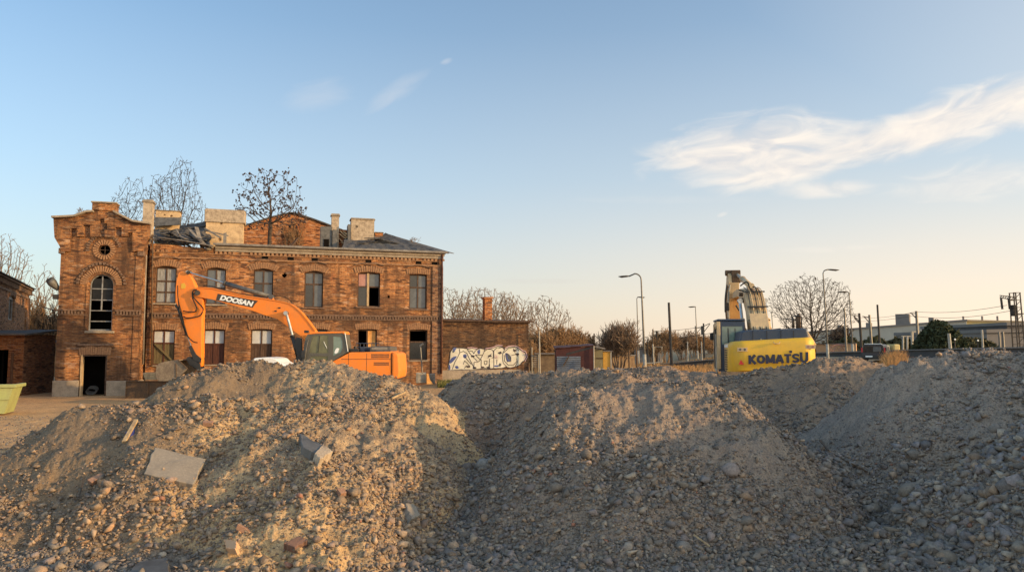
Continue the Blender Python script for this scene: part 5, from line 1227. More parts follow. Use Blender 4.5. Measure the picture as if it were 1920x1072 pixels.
mb = MB(); a = E.p(575, 622, CN+.2); mb.box(a[0]-.1, a[0]+.1, CN+.1, CN+.25, a[2]-.05, a[2]+.07); mb.build('work_lamp', 'black', cab, bevel=.02)
mb = MB(); mb.prism(E.poly([(508, 590), (537, 584), (545, 606), (552, 618), (545, 612), (525, 598)], BY0), BY0-.012, BY0-.002); mb.build('reinforcing_plate', 'orange', boom)

# ---- yellow excavator, seen from behind, working away from the camera
K = Frame((P(1452, 650, 30)[0], 30.0, .12), R(-9))
ky = empty('excavator', tuple(K.o), K.yaw, label='yellow excavator seen from behind with a navy engine hood and raised boom', cat='excavator')
for x0 in (-1.75, 1.05): track(ky, .1, 4.7, x0, x0+.65, -.1, 1.0, 'y')
mb = MB(); mb.box(-1.0, 1.0, 1.2, 3.6, .35, .95); mb.build('undercarriage', 'black', ky)
# counterweight: wide curved casting, bulging toward the viewer
top = [(1375, 641), (1400, 639), (1440, 636.5), (1480, 634), (1510, 632), (1526, 632)]
xl, xr = K.xz(1372, 670)[0], K.xz(1537, 670)[0]
nx = 26; ringz = []
mb = MB(); cols = []
for i in range(nx+1):
    t = i/nx; x = xl+(xr-xl)*t; e = abs(2*t-1); yb = .10+.62*max(0, (e-.72)/.28)**2.2
    pxx = 1372+165*t; zt_ = K.xz(pxx, 641-9*t, yb)[1]-.14*max(0, (e-.88)/.12)**2; zb_ = K.xz(pxx, 697-1*t, yb)[1]
    prof = [(yb+.9, zt_+.02), (yb+.22, zt_+.02), (yb+.07, zt_-.05), (yb+.01, zt_-.16), (yb-.01, (zt_+zb_)/2), (yb+.02, zb_+.32), (yb+.05, zb_+.26), (yb+.09, zb_+.05), (yb+.16, zb_), (yb+.9, zb_)]
    cols.append([(x, y, z) for y, z in prof])
k_ = len(cols[0]); vs = [p for c in cols for p in c]
fs = [(i*k_+j, i*k_+j+1, (i+1)*k_+j+1, (i+1)*k_+j) for i in range(nx) for j in range(k_-1)]+[tuple(range(k_)), tuple(nx*k_+j for j in range(k_-1, -1, -1))]+[(k_-1+i*k_, i*k_, (i+1)*k_, (i+1)*k_+k_-1) for i in range(nx)]
mb.add(vs, fs); cw = mb.build('counterweight', 'yellow', ky, True)
bm = bmesh.new(); bm.from_mesh(cw.data); bmesh.ops.recalc_face_normals(bm, faces=bm.faces); bm.to_mesh(cw.data); bm.free()
md = cw.modifiers.new('e', 'EDGE_SPLIT'); md.split_angle = R(38)
YB = .085
# heavy block lettering: each stroke is a bar of the letter
LT = {'K': (.95, [[(.13, 0), (.13, 1)], [(.2, .45), (.85, 1.0)], [(.28, .55), (.88, 0)]]),
 'O': (1.05, [[(.52+.38*math.cos(t), .5+.37*math.sin(t)) for t in [2*PI*k/18 for k in range(19)]]]),
 'M': (1.15, [[(.13, 0), (.13, 1)], [(.14, .92), (.57, .12)], [(.57, .12), (1.0, .92)], [(1.01, 1), (1.01, 0)]]),
 'A': (1.0, [[(.08, 0), (.46, .94)], [(.54, .94), (.92, 0)], [(.26, .28), (.74, .28)]]),
 'T': (.9, [[(.0, .89), (.9, .89)], [(.45, .8), (.45, 0)]]),
 'S': (.9, [[(.82, .80), (.6, .89), (.35, .89), (.16, .80), (.14, .65), (.28, .54), (.6, .46), (.74, .36), (.72, .2), (.55, .11), (.3, .11), (.08, .2)]]),
 'U': (1.0, [[(.13, 1), (.13, .4), (.2, .2), (.38, .11), (.62, .11), (.8, .2), (.87, .4), (.87, 1)]])}
a = K.xz(1404, 674, YB); b_ = K.xz(1515, 670.5, YB); hgt = .36; tot_ = sum(LT[c][0]+.12 for c in 'KOMATSU')-.12; un = (b_[0]-a[0])/tot_
mb = MB(); cur = 0; q_ = 0
for c in 'KOMATSU':
    for line in LT[c][1]:
        pts = [(a[0]+(cur+x)*un, a[1]+(b_[1]-a[1])*(cur+x)/tot_+(z-.5)*hgt) for x, z in line]
        for p0, p1 in zip(pts[:-1], pts[1:]):
            dx, dz = p1[0]-p0[0], p1[1]-p0[1]; L_ = math.hypot(dx, dz); w_ = .105 if abs(dz) > abs(dx) else .085; nx, nz = -dz/L_*w_/2, dx/L_*w_/2; e_ = .25 if len(pts) > 3 else 0; ex_, ez_ = dx*e_, dz*e_; q_ += 1
            mb.prism([(p0[0]-ex_+nx, p0[1]-ez_+nz), (p0[0]-ex_-nx, p0[1]-ez_-nz), (p1[0]+ex_-nx, p1[1]+ez_-nz), (p1[0]+ex_+nx, p1[1]+ez_+nz)], YB-.006-.0004*(q_ % 7), YB+.01)
    cur += LT[c][0]+.12
tx, tz = K.xz(1482.5, 659, YB); mb.box(tx-.05, tx+.05, YB-.016, YB+.01, tz-.05, tz+.045); mb.build('lettering', 'text_navy', cw, kind='stuff')
mb = MB(); mb.prism(K.poly([(1385, 683), (1389, 674), (1395, 683)], YB), YB-.012, YB-.002); mb.build('warning_triangle', 'red', cw)
for px, py, m_ in ((1392, 655, 'yellow_dirty'), (1520, 650, 'yellow_dirty')):
    mb = MB(); x, z = K.xz(px, py, YB); yy_ = YB if px < 1500 else YB+.03; mb.box(x-.20, x+.2, yy_-.012, yy_+.05, z-.08, z+.08); o = mb.build('light_recess', m_, cw)
    mb = MB(); mb.tube([(x-.09, yy_-.02, z), (x-.09, yy_-.005, z)], .05, 10); mb.tube([(x+.09, yy_-.02, z), (x+.09, yy_-.005, z)], .05, 10); mb.build('lamp', 'glass_red' if px > 1500 else 'steel_dull', o)
mb = MB(); x, z = K.xz(1456, 642, YB); mb.tube([(x-.12, YB-.01, z+.02), (x-.08, YB-.06, z-.05), (x+.10, YB-.06, z-.04), (x+.12, YB-.01, z+.03)], .022, 6); mb.build('handle', 'yellow_dirty', cw, True)
# house sides with vents
zb_ = K.xz(1372, 697, .8)[1]; zt_ = K.xz(1372, 642, .8)[1]
mb = MB(); mb.box(xl+.02, xr-.03, 1.0, 4.3, zb_, zt_-.02); hs_ = mb.build('body', 'yellow_dirty', ky, bevel=.05)
mb = MB()
for i in range(9): z = zt_-.35-.1*i; mb.box(xl+.0, xl+.019, 1.3, 2.2, z, z+.05)
mb.build('louvre', 'black', hs_)
mb = MB(); mb.box(xl-.005, xl+.018, 1.15, 2.3, zt_-.2, zt_-.08); mb.build('side_label', 'text_white', hs_)
# navy engine hood
hz0 = zt_; a = K.xz(1383, 640, 1.0); b_ = K.xz(1512, 616, 1.0); z1 = K.xz(1450, 617, 1.0)[1]
mb = MB(); mb.prism([(a[0], hz0-.1), (b_[0]+.05, hz0-.1), (b_[0]-.08, z1-.02), (b_[0]-.2, z1+.03), (a[0]+.35, z1-.04), (a[0]+.12, z1-.1)], .55, 2.4); hd = mb.build('hood', 'navy', ky, bevel=.05)
mb = MB()
for t in (.2, .40, .6, .78): x = a[0]+(b_[0]-a[0])*t; mb.box(x-.012, x+.012, .538, .552, hz0+.02, z1-.06); mb.box(x-.012, x+.012, .6, 2.3, z1+.0, z1+.035)
mb.build('panel_seam', 'black', hd)
mb = MB()
for px in (1427, 1480): x = K.xz(px, 632, .5)[0]; mb.box(x-.02, x+.02, .50, .545, hz0-.02, hz0+.16)
mb.build('latch', 'pole_pale', hd)
mb = MB(); x = K.xz(1512, 625, 1)[0]; mb.hexa([(x-.05, .6, hz0-.1), (x+.3, .6, hz0-.1), (x+.3, 2.4, hz0-.1), (x-.05, 2.4, hz0-.1)], [(x-.1, .7, z1-.05), (x, .7, z1-.1), (x, 2.3, z1-.1), (x-.1, 2.3, z1-.05)]); mb.build('side_cowl', 'yellow_dirty', ky, bevel=.03)
# exhaust, guards and rails
x, z = K.xz(1497, 612, 1.6); mb = MB(); mb.tube([(x, 1.6, z-.1), (x, 1.6, z+.42)], .10, 12); mb.tube([(x, 1.6, z+.3), (x+.03, 1.55, z+.55)], .06, 10); mb.build('exhaust', 'rust', ky, True)
mb = MB(); x0 = K.xz(1486, 600, 1.5)[0]; x1 = K.xz(1503, 600, 1.5)[0]; z = K.xz(1490, 614, 1.5)[1]; zz = K.xz(1490, 592, 1.5)[1]
mb.tube([(x0, 1.5, z), (x0, 1.5, zz-.05), (x0+.07, 1.5, zz), (x1-.07, 1.5, zz), (x1, 1.5, zz-.05), (x1, 1.5, z), (x1+.45, 1.5, z-.5)], .03, 7); mb.tube([(x0-.12, 2.2, z), (x0-.12, 2.2, zz-.1), (x0+.2, 2.2, zz-.1), (x0+.2, 2.2, z)], .03, 7); mb.build('handrail', 'black', ky, True)
mb = MB(); x, z = K.xz(1449, 616, 1.2); mb.tube([(x, 1.2, z), (x-.03, 1.2, z+.68)], .022, 6); mb.box(x-.07, x+.03, 1.15, 1.25, z+.66, z+.72); mb.build('antenna', 'pole_pale', ky)
# cab, front left
cx0 = K.xz(1345, 640, 3.0)[0]; cx1 = K.xz(1397, 640, 2.5)[0]; ct = K.xz(1370, 603, 2.6)[1]; cb_ = zt_-.05
cx0 = cx1-1.15
rear = [(cx0, cb_-1.2), (cx1, cb_-1.2), (cx1, ct), (cx0+.06, ct+.02), (cx0, ct-.1)]
wr = [(cx0+.16, cb_-.02), (cx1-.08, cb_-.02), (cx1-.09, ct-.2), (cx0+.18, ct-.2)]
mb = MB(); mb.add(*plate(rear, [wr], 2.5, 2.56)); kc = mb.build('cab', 'navy', ky, bevel=.015)
mb = MB(); mb.add(*plate(rear, [], 4.24, 4.3)); mb.build('front_frame', 'yellow_dirty', kc)
side = [(2.56, cb_-1.2), (4.24, cb_-1.2), (4.24, ct-.3), (3.9, ct), (2.56, ct)]
for xx, nm_ in ((cx0, 'door'), (cx1-.06, 'far_side')):
    v_, f_ = plate(side, [[(2.75, cb_-.1), (3.35, cb_-.1), (3.35, ct-.2), (2.75, ct-.2)], [(3.45, cb_-.6), (4.12, cb_-.6), (4.12, ct-.35), (3.85, ct-.2), (3.45, ct-.2)]], 0, .06)
    mb = MB(); mb.add([(xx+y, x, z) for x, y, z in v_], [f[::-1] for f in f_]); o = mb.build(nm_, 'yellow_dirty', kc)
    mb = MB(); mb.box(xx+.02, xx+.03, 2.7, 4.15, cb_-.62, ct-.15); mb.build('window', 'glass_dark' if nm_ == 'door' else 'glass_green', o)
mb = MB(); mb.prism(wr, 2.52, 2.53); mb.build('rear_window', 'glass_green', kc)
mb = MB(); xm = cx0+.42; mb.box(xm, xm+.04, 2.49, 2.5, cb_-.1, ct-.28); mb.box(xm+.3, xm+.33, 2.49, 2.5, cb_-.1, ct-.28); mb.build('window_bar', 'black', kc)
mb = MB(); mb.box(cx0-.02, cx1+.02, 2.45, 4.1, ct+.025, ct+.12); mb.build('cab_roof', 'navy', kc, bevel=.04)
mb = MB(); mb.box(cx0-.06, cx0+.1, 2.44, 2.494, cb_-1.1, ct+.0); mb.build('rear_pillar', 'yellow_dirty', kc, bevel=.02)
mb = MB(); mb.box(cx0+.3, cx0+.8, 3.0, 3.5, cb_-.9, cb_-.4); mb.box(cx0+.3, cx0+.8, 2.95, 3.07, cb_-.4, cb_+.45); mb.build('seat', 'black', kc, bevel=.04)
# mirrors, step rails at the left edge
mb = MB(); a = K.p(1336, 630, 4.2); mb.box(a[0]-.12, a[0]+.12, 4.15, 4.25, a[2]-.18, a[2]+.14); a2 = K.p(1342, 618, 4.2); mb.tube([(a[0], 4.2, a[2]), (a2[0]-.05, 4.2, a2[2]+.1), (cx0, 4.1, ct-.1)], .025, 6); mb.build('mirror', 'black', ky, bevel=.01)
mb = MB()
mb.tube([K.p(1341, 690, 3.2), K.p(1340, 655, 3.2), K.p(1341, 618, 3.2), K.p(1346, 611, 3.2), K.p(1350, 618, 3.2)], .035, 6, False); mb.tube([K.p(1347, 695, 3.2), K.p(1347, 660, 3.2)], .03, 6); mb.build('grab_rail', 'black', ky, True)
mb = MB(); mb.tube([K.p(1344, 700, 3.1), K.p(1343, 655, 3.1)], .05, 6); mb.tube([K.p(1343, 655, 3.1), K.p(1342.5, 626, 3.1)], .045, 6); mb.build('mirror_pole', 'pole_pale', ky)
mb = MB()
mb.box(cx0-.30, cx0-.02, 2.6, 4.6, zb_-.25, zb_-.1); mb.box(cx0-.25, cx0-.02, 2.9, 3.4, zb_-.6, zb_-.52); mb.build('step', 'steel_dull', ky)
# boom: leans away from the viewer; profile in the local y-z plane
bx = K.xz(1420, 600, 3.2)[0]
def kyz(px, py, y): return (y, K.xz(px, py, y)[1])
prof = [kyz(1418, 640, 2.2), kyz(1405, 640, 3.2), kyz(1400, 585, 3.9), kyz(1400, 566, 4.6), kyz(1380, 556, 6.2), kyz(1375, 560, 8.4), kyz(1375, 551, 8.7), kyz(1380, 543, 6.8), kyz(1395, 541, 5.0), kyz(1405, 548, 4.0), kyz(1415, 575, 3.2), kyz(1420, 620, 2.3)]
bw = .40
mb = MB(); n_ = len(prof)
mb.add([(bx-bw, y, z) for y, z in prof]+[(bx+bw, y, z) for y, z in prof], [tuple(range(n_)), tuple(range(2*n_-1, n_-1, -1))]+[(i, (i+1) % n_, (i+1) % n_+n_, i+n_) for i in range(n_)])
kb = mb.build('boom', 'yellow_dirty', ky, bevel=.03)
bm = bmesh.new(); bm.from_mesh(kb.data); bmesh.ops.recalc_face_normals(bm, faces=bm.faces); bm.to_mesh(kb.data); bm.free()
# pipes and hoses laid along the back of the boom
bp = [(2.25, K.xz(1420, 622, 2.3)[1]), (2.9, K.xz(1418, 600, 2.9)[1]), (3.15, K.xz(1415, 575, 3.15)[1]), (3.95, K.xz(1405, 547, 3.95)[1]), (5.0, K.xz(1395, 540, 5)[1])]
for i, dx in enumerate((-.3, -.18, -.02, .10, .24, .34)):
    hose(kb, [(bx+dx, y-.05, z+.03) for y, z in bp], .024 if i % 2 else .022, 'yellow_dirty' if i % 2 else 'black')
mb = MB()
for j in (1, 2, 3): y, z = bp[j]; mb.box(bx-.43, bx+.46, y-.13, y-.02, z-.03, z+.03)
mb.build('hose_clamp', 'black', kb)
hose(kb, [K.p(*q, 3.6) for q in ((1411, 538), (1417, 540), (1423, 562), (1427, 590), (1432, 606), (1440, 616))], .03)
hose(kb, [K.p(*q, 3.9) for q in ((1388, 536), (1398, 529), (1403, 531), (1405, 538), (1412, 548))], .035)
hose(kb, [K.p(*q, 4.2) for q in ((1385, 543), (1395, 547), (1402, 560), (1405, 580))], .03)
mb = MB(); mb.tube([(bx-.55, 4.6, K.xz(1395, 552, 4.6)[1]), (bx+.5, 4.6, K.xz(1395, 552, 4.6)[1])], .09, 12); mb.tube([(bx-.6, 4.4, K.xz(1395, 563, 4.4)[1]), (bx+.5, 4.4, K.xz(1395, 563, 4.4)[1])], .12, 12); mb.build('pivot_pin', 'rust', kb)
# lifting cylinders beside the boom
for sx in (-1, 1): cyl(ky, (bx+sx*.56, 3.6, K.xz(1398, 618, 3.6)[1]), (bx+sx*.56, 4.4, K.xz(1398, 564, 4.4)[1]), .3, .11, .07, 'yellow_dirty', 'steel')
# stick with its cylinder on top and plumbing at the left
sx0 = K.xz(1374, 520, 8.4)[0]
prof = [kyz(1374, 516, 8.12), kyz(1374, 509, 8.4), kyz(1374, 511, 8.7), kyz(1378, 545, 9.3), kyz(1375, 640, 9.0), kyz(1375, 640, 8.6), kyz(1375, 560, 8.2), kyz(1373, 530, 8.0)]
mb = MB(); n_ = len(prof); mb.add([(sx0-.27, y, z) for y, z in prof]+[(sx0+.27, y, z) for y, z in prof], [tuple(range(n_)), tuple(range(2*n_-1, n_-1, -1))]+[(i, (i+1) % n_, (i+1) % n_+n_, i+n_) for i in range(n_)])
st = mb.build('arm', 'yellow_dirty', ky, bevel=.03)
bm = bmesh.new(); bm.from_mesh(st.data); bmesh.ops.recalc_face_normals(bm, faces=bm.faces); bm.to_mesh(st.data); bm.free()
mb = MB(); z0 = K.xz(1375, 640, 8)[1]; z1_ = K.xz(1375, 560, 8)[1]; mb.box(sx0-.24, sx0+.3, 7.97, 8.0, z0, z1_); mb.build('arm_plate', 'wood_orange', st)
mb = MB(); a = K.xz(1373, 511, 8.2); mb.tube([(sx0-.38, 8.4, a[1]), (sx0+.38, 8.4, a[1])], .15, 12); mb.box(sx0-.1, sx0+.34, 8.0, 8.3, a[1]-.55, a[1]+.1); mb.build('cylinder_lug', 'rust', st, bevel=.02)
cyl(ky, (bx-.02, 4.6, K.xz(1402, 541, 4.6)[1]+.1), (sx0+.2, 8.3, K.xz(1377, 514, 8.3)[1]), .55, .14, .08, 'yellow_dirty', 'pole_pale')
for px, pts in ((0, ((1365, 536), (1362, 552), (1361, 580), (1363, 604))), (1, ((1369, 534), (1366, 556), (1366, 600))), (2, ((1363, 534), (1360, 560), (1360, 585)))):
    hose(st, [K.p(*q, 7.2) for q in pts], .045, ['rust', 'pole_pale', 'black'][px])
mb = MB(); a = K.p(1362, 575, 7.2); mb.box(a[0]-.08, a[0]+.12, 7.1, 7.3, a[2]-.2, a[2]+.2); mb.build('hose_coupling', 'black', st)
mb = MB(); a = K.p(1384, 576, 7.0); mb.tube([K.p(1380, 572, 7), K.p(1386, 582, 7)], .05, 6); mb.build('linkage', 'black', st)
mb = MB(); p0 = K.p(1372, 640, 9); q0 = K.p(1378, 640, 9); zg = .1
mb.prism([(sx0-.6, .4), (sx0+.6, .4), (sx0+.6, 1.5), (sx0-.6, 1.5)], 8.4, 9.6); mb.build('bucket', 'bucket', ky, bevel=.15)

# ---- white van mostly hidden behind the back mound
V_ = Frame((P(507, 650, 32.0)[0], 32.0, 0), R(2))
vn = empty('parked_van', tuple(V_.o), V_.yaw, label='white van showing only its pale roof above the back mound', cat='van')
zt_ = V_.xz(507, 669)[1]; hw = 1.0
def carbody(pr, y0, y1): mb = MB(); mb.prism(pr, y0, y1); return mb
a = V_.xz(484, 672)[0]; b_ = V_.xz(531, 672)[0]
pr = [(a-.9, .35), (b_+2.2, .35), (b_+2.25, zt_-.5), (b_+.5, zt_-.42), (b_+.08, zt_-.2), (b_-.05, zt_-.06), (b_-.3, zt_-.01), ((a+b_)/2, zt_), (a+.12, zt_-.03), (a-.0, zt_-.14), (a-.12, zt_-.35), (a-.45, zt_-.8), (a-.95, zt_-1.0)]
carbody(pr, -.9, .9).build('body', 'white', vn, bevel=.05)
mb = MB(); mb.prism([(a+.0, zt_-.75), (a+.15, zt_-.25), (b_-.1, zt_-.25), (b_+.1, zt_-.75)], -.91, -.903); mb.build('side_window', 'glass_dark', vn)
for x in (a-.2, b_+1.4):
    for y0 in (-.92, .72):
        mb = MB(); mb.prism(circle(x, .34, .34, 20), y0, y0+.2); wl = mb.build('wheel', 'rubber', vn); mb = MB(); mb.prism(circle(x, .34, .2, 14), y0-.01, y0-.002); mb.build('rim', 'steel_dull', wl)

# ---- dark van at the right, seen from behind
zc = 1.28
C_ = Frame((P(1637, 650, 58)[0], 58, zc), R(-31))
cr = empty('parked_van', tuple(C_.o), C_.yaw, label='dark blue van seen from behind on the raised track at the right', cat='van')
w = .86; hT = C_.xz(1640, 645)[1]; 
sec = [(-w, .25), (w, .25), (w+.02, .9), (w-.03, hT-.55), (w-.17, hT-.08), (w-.3, hT), (-w+.3, hT), (-w+.17, hT-.08), (-w+.03, hT-.55), (-w-.02, .9)]
mb = MB(); mb.prism(sec, 0, 3.9); cbod = mb.build('body', 'car_paint', cr, bevel=.06)
mb = MB(); mb.prism([(-w+.12, hT-.66), (w-.10, hT-.66), (w-.22, hT-.14), (-w+.22, hT-.14)], -.012, -.003); mb.build('rear_window', 'glass_dark', cr)
mb = MB(); mb.box(.0, w-.3, -.02, -.013, hT-.6, hT-.2); mb.build('window_reflection', 'glass_grey', cr)
mb = MB(); mb.box(-w+.02, w-.02, -.09, -.003, .3, .55); mb.build('bumper', 'black', cr, bevel=.02)
mb = MB(); mb.box(-.55, -.05, -.1, -.093, .62-.2, .62-.09); mb.build('number_plate', 'text_white', cr)
for x in (-w+.06, w-.06):
    mb = MB(); mb.box(x-.05, x+.05, -.02, -.004, .8, 1.15); mb.build('tail_lamp', 'red', cr)
mb = MB(); mb.box(-w+.25, w-.25, -.03, .2, hT+.003, hT+.05); mb.build('roof_rail', 'text_white', cr)
mb = MB(); mb.box(w+.02, w+.035, .5, 3.4, hT-.6, hT-.2); mb.build('side_window', 'glass_grey', cr)
for x in (-w+.1, w-.12):
    for y in (.7, 3.1):
        mb = MB(); mb.tube([(x-.1, y, .3), (x+.1, y, .3)], .31, 18); mb.build('wheel', 'rubber', cr)
# ------------------------------------------------------------------ trees and shrubs
def grow_tree(seed, levels, kids, trunk=.25, fork=6, spread=.75, up=.25, wig=.18, ratio=.62, multi=False, ang=(25, 55), seg=4, straight=0.0):
    rr = random.Random(seed); trunk_s = []; crown_s = []
    def rv(): return Vector((rr.gauss(0, 1), rr.gauss(0, 1), rr.gauss(0, 1)))
    def branch(p, d, L_, r, lv):
        out = trunk_s if lv == 0 else crown_s; n = seg if lv < 3 else 3; pts = [p.copy()]
        dd = d.copy()
        for i in range(n):
            dd = (dd+rv()*wig*(.6+.4*lv/levels)+Vector((0, 0, 1))*up*(.35 if lv < 2 else .2)).normalized()
            p = p+dd*L_/n; pts.append(p.copy())
        rs = [r*(1-.55*i/n) for i in range(n+1)]
        out.append((pts, rs, lv))
        if lv >= levels: return
        k = kids[min(lv, len(kids)-1)]
        for j in range(k):
            t = 1-(.72*(j/k))**1.1 if lv else 1-.25*j/k
            i = min(n-1, int(t*n)); f = t*n-i; q = pts[i].lerp(pts[min(i+1, n)], f)
            a = R(rr.uniform(*ang)); ax = dd.cross(rv()).normalized(); nd_ = (Matrix.Rotation(a, 3, ax)@dd)
            if lv == 0: az = 2*PI*(j+rr.uniform(-.3, .3))/k; a = R(rr.uniform(12, 62))*spread; nd_ = Vector((math.sin(a)*math.cos(az), math.sin(a)*math.sin(az), math.cos(a)))
            branch(q, nd_.normalized(), L_*ratio*rr.uniform(.75, 1.15)*(1.9 if lv == 0 and trunk < .3 else 1), rs[i]*.62, lv+1)
    if multi:
        for j in range(fork):
            az = 2*PI*j/fork+rr.random(); a = R(rr.uniform(5, 35))*spread; branch(Vector((.15*math.cos(az), .15*math.sin(az), 0)), Vector((math.sin(a)*math.cos(az), math.sin(a)*math.sin(az), math.cos(a))), .45, .02, 0)
    else: branch(Vector((0, 0, 0)), Vector((0, 0, 1)), trunk, .035, 0)
    return trunk_s, crown_s
def branch_mesh(segs, sc, rmin, rmul, sides=3):
    V = []; F = []
    for pts, rs, lv in segs:
        n = 5 if lv < 2 else sides; o = len(V); m = len(pts)
        for i, p in enumerate(pts):
            d = (pts[min(i+1, m-1)]-pts[max(i-1, 0)]); d = Vector((d.x*sc[0], d.y*sc[1], d.z*sc[2])).normalized()
            a = Vector((0, 0, 1)) if abs(d.z) < .9 else Vector((1, 0, 0)); x = d.cross(a).normalized(); y = d.cross(x)
            r = max(rs[i]*rmul, rmin); c = Vector((p.x*sc[0], p.y*sc[1], p.z*sc[2]))
            for k in range(n): t = 2*PI*k/n; V.append(tuple(c+(x*math.cos(t)+y*math.sin(t))*r))
        F += [(o+i*n+k, o+i*n+(k+1) % n, o+(i+1)*n+(k+1) % n, o+(i+1)*n+k) for i in range(m-1) for k in range(n)]
    me = bpy.data.meshes.new('branches'); me.from_pydata(V, [], F); me.update(); me.shade_smooth(); return me
def tree(name, pxc, ptop, pxw, Y, zb, label, cat='tree', seed=1, m='bark', rmin=.006, levels=4, kids=(6, 5, 5, 4), group=None, base_px=None, extra=None, rscale=1.0, depth=1.0, **kw):
    ts, cs = grow_tree(seed, levels, kids, **kw)
    al = np.array([p[:] for s_ in ts+cs for p in s_[0]])
    w = np.percentile(al[:, 0], 99)-np.percentile(al[:, 0], 1); h = np.percentile(al[:, 2], 99.7)
    W_ = pxw/FPX*Y; top = P(pxc, ptop, Y)[2]; hh_ = top-zb; sc = (W_/w, W_/w*depth, hh_/h)
    cx = (np.percentile(al[:, 0], 99)+np.percentile(al[:, 0], 1))/2*sc[0]
    X = P(pxc, 650, Y)[0]-cx
    root = empty(name, (X, Y, zb), 0, label=label, cat=cat, group=group)
    rm = max(hh_, W_)*rscale
    link('trunk', branch_mesh(ts, sc, rmin*2, rm), m, root)
    link('crown', branch_mesh(cs, sc, rmin, rm), m, root)
    if extra: extra(root, cs, sc)
    return root

from mathutils import kdtree
def colonise(W_, H_, b, seed, natt=900, step=.3, infl=2.2, kill=1.2, depth=1.0, shell=.45, lean=0.0, flat=1.0, fine=2):
    """grow a branch network toward points spread through a round crown; returns nodes, parents, radii weights"""
    rr = random.Random(seed); at = []
    while len(at) < natt:
        v = Vector((rr.uniform(-1, 1), rr.uniform(-1, 1), rr.uniform(-1, 1))); L_ = v.length
        if L_ > 1 or L_ < .05: continue
        if rr.random() > shell+(1-shell)*L_: continue
        lump = 1+.16*math.sin(v.x*5+seed)*math.cos(v.z*4+seed*2)
        z = v.z*lump
        if z < 0: z *= flat
        at.append(Vector((v.x*W_/2*lump+lean*(z+1), v.y*W_/2*depth*lump, H_*b+(z+flat)/(1+flat)*H_*(1-b))))
    N_ = [Vector((0, 0, 0))]; PR = [-1]; z = 0
    while z < H_*b*.9: z += step; N_.append(Vector((rr.uniform(-.1, .1)*step+lean*z/H_*.4, rr.uniform(-.1, .1)*step, z))); PR.append(len(N_)-2)
    infl *= step*3
    alive = at; kd = None
    for it in range(150):
        kd = kdtree.KDTree(len(N_)); 
        for i, p in enumerate(N_): kd.insert(p, i)
        kd.balance(); pull = {}; nxt = []
        for a in alive:
            co, i, d = kd.find(a)
            if d < kill*step*1.6: continue
            nxt.append(a)
            if d < infl or it < 12: pull.setdefault(i, []).append((a-co).normalized())
        alive = nxt
        if not pull: break
        added = 0
        for i, ds in pull.items():
            d = sum(ds, Vector((0, 0, 0)))/len(ds)+Vector((rr.gauss(0, .10), rr.gauss(0, .10), rr.gauss(0, .10)+.06))+((N_[i]-N_[PR[i]]).normalized()*.8 if i else Vector((0, 0, 0)))
            if d.length < .05: continue
            q = N_[i]+d.normalized()*step
            if kd.find(q)[2] < step*.45: continue
            N_.append(q); PR.append(i); added += 1
        if not added or len(N_) > 9000: break
    # twigs at the tips
    nc = [0]*len(N_)
    for p in PR[1:]: nc[p] += 1
    tips = [i for i, c in enumerate(nc) if c == 0]
    for _ in range(fine):
        new = []
        for i in tips:
            pd = (N_[i]-N_[PR[i]]).normalized()
            for k in range(2):
                q = N_[i]+(pd+Vector((rr.gauss(0, .38), rr.gauss(0, .38), rr.gauss(0, .35)+.12))).normalized()*step*rr.uniform(.5, .95); N_.append(q); PR.append(i); new.append(len(N_)-1)
        tips = new
    n = len(N_); wgt = [0.0]*n; ch = [0]*n
    for p in PR[1:]: ch[p] += 1
    for i in range(n-1, 0, -1):
        if ch[i] == 0: wgt[i] = 1.0
        wgt[PR[i]] += wgt[i]
    return N_, PR, wgt, ch
def round_tree(name, pxc, ptop, pxw, Y, zb, label, cat='tree', seed=1, m='bark', b=.25, rmin=.012, r0=.2, group=None, extra=None, step=.3, **kw):
    s_ = Y/FPX; W_ = pxw*s_; top = P(pxc, ptop, Y)[2]; H_ = top-zb
    N_, PR, wg, ch = colonise(W_*.94, H_*.96, b, seed, step=step, **kw)
    root = empty(name, (P(pxc, 650, Y)[0], Y, zb), 0, label=label, cat=cat, group=group)
    wmax = wg[0]; rad = [max(rmin, r0*(w/wmax)**.46) for w in wg]
    thr = wmax*.10; parts = {'trunk': ([], []), 'crown': ([], [])}
    for i in range(1, len(N_)):
        p = PR[i]; V, F = parts['trunk' if wg[i] > thr else 'crown']; n = 6 if wg[i] > thr else 3; o = len(V)
        a, c = N_[p], N_[i]; d = (c-a).normalized(); u_ = Vector((0, 0, 1)) if abs(d.z) < .9 else Vector((1, 0, 0)); x = d.cross(u_).normalized(); y = d.cross(x)
        ra = min(rad[p], rad[i]*1.6); rc = rad[i] if ch[i] else rad[i]*.5
        for q, r_ in ((a, ra), (c, rc)):
            for k in range(n): t = 2*PI*k/n; V.append(tuple(q+(x*math.cos(t)+y*math.sin(t))*r_))
        F += [(o+k, o+(k+1) % n, o+n+(k+1) % n, o+n+k) for k in range(n)]
    for nm_, (V, F) in parts.items():
        if not F: continue
        me = bpy.data.meshes.new(nm_); me.from_pydata(V, [], F); me.update(); me.shade_smooth(); link(nm_, me, m, root)
    if extra: extra(root, [([N_[i]], 0, 3) for i in range(len(N_)) if ch[i] == 0], (1, 1, 1))
    return root
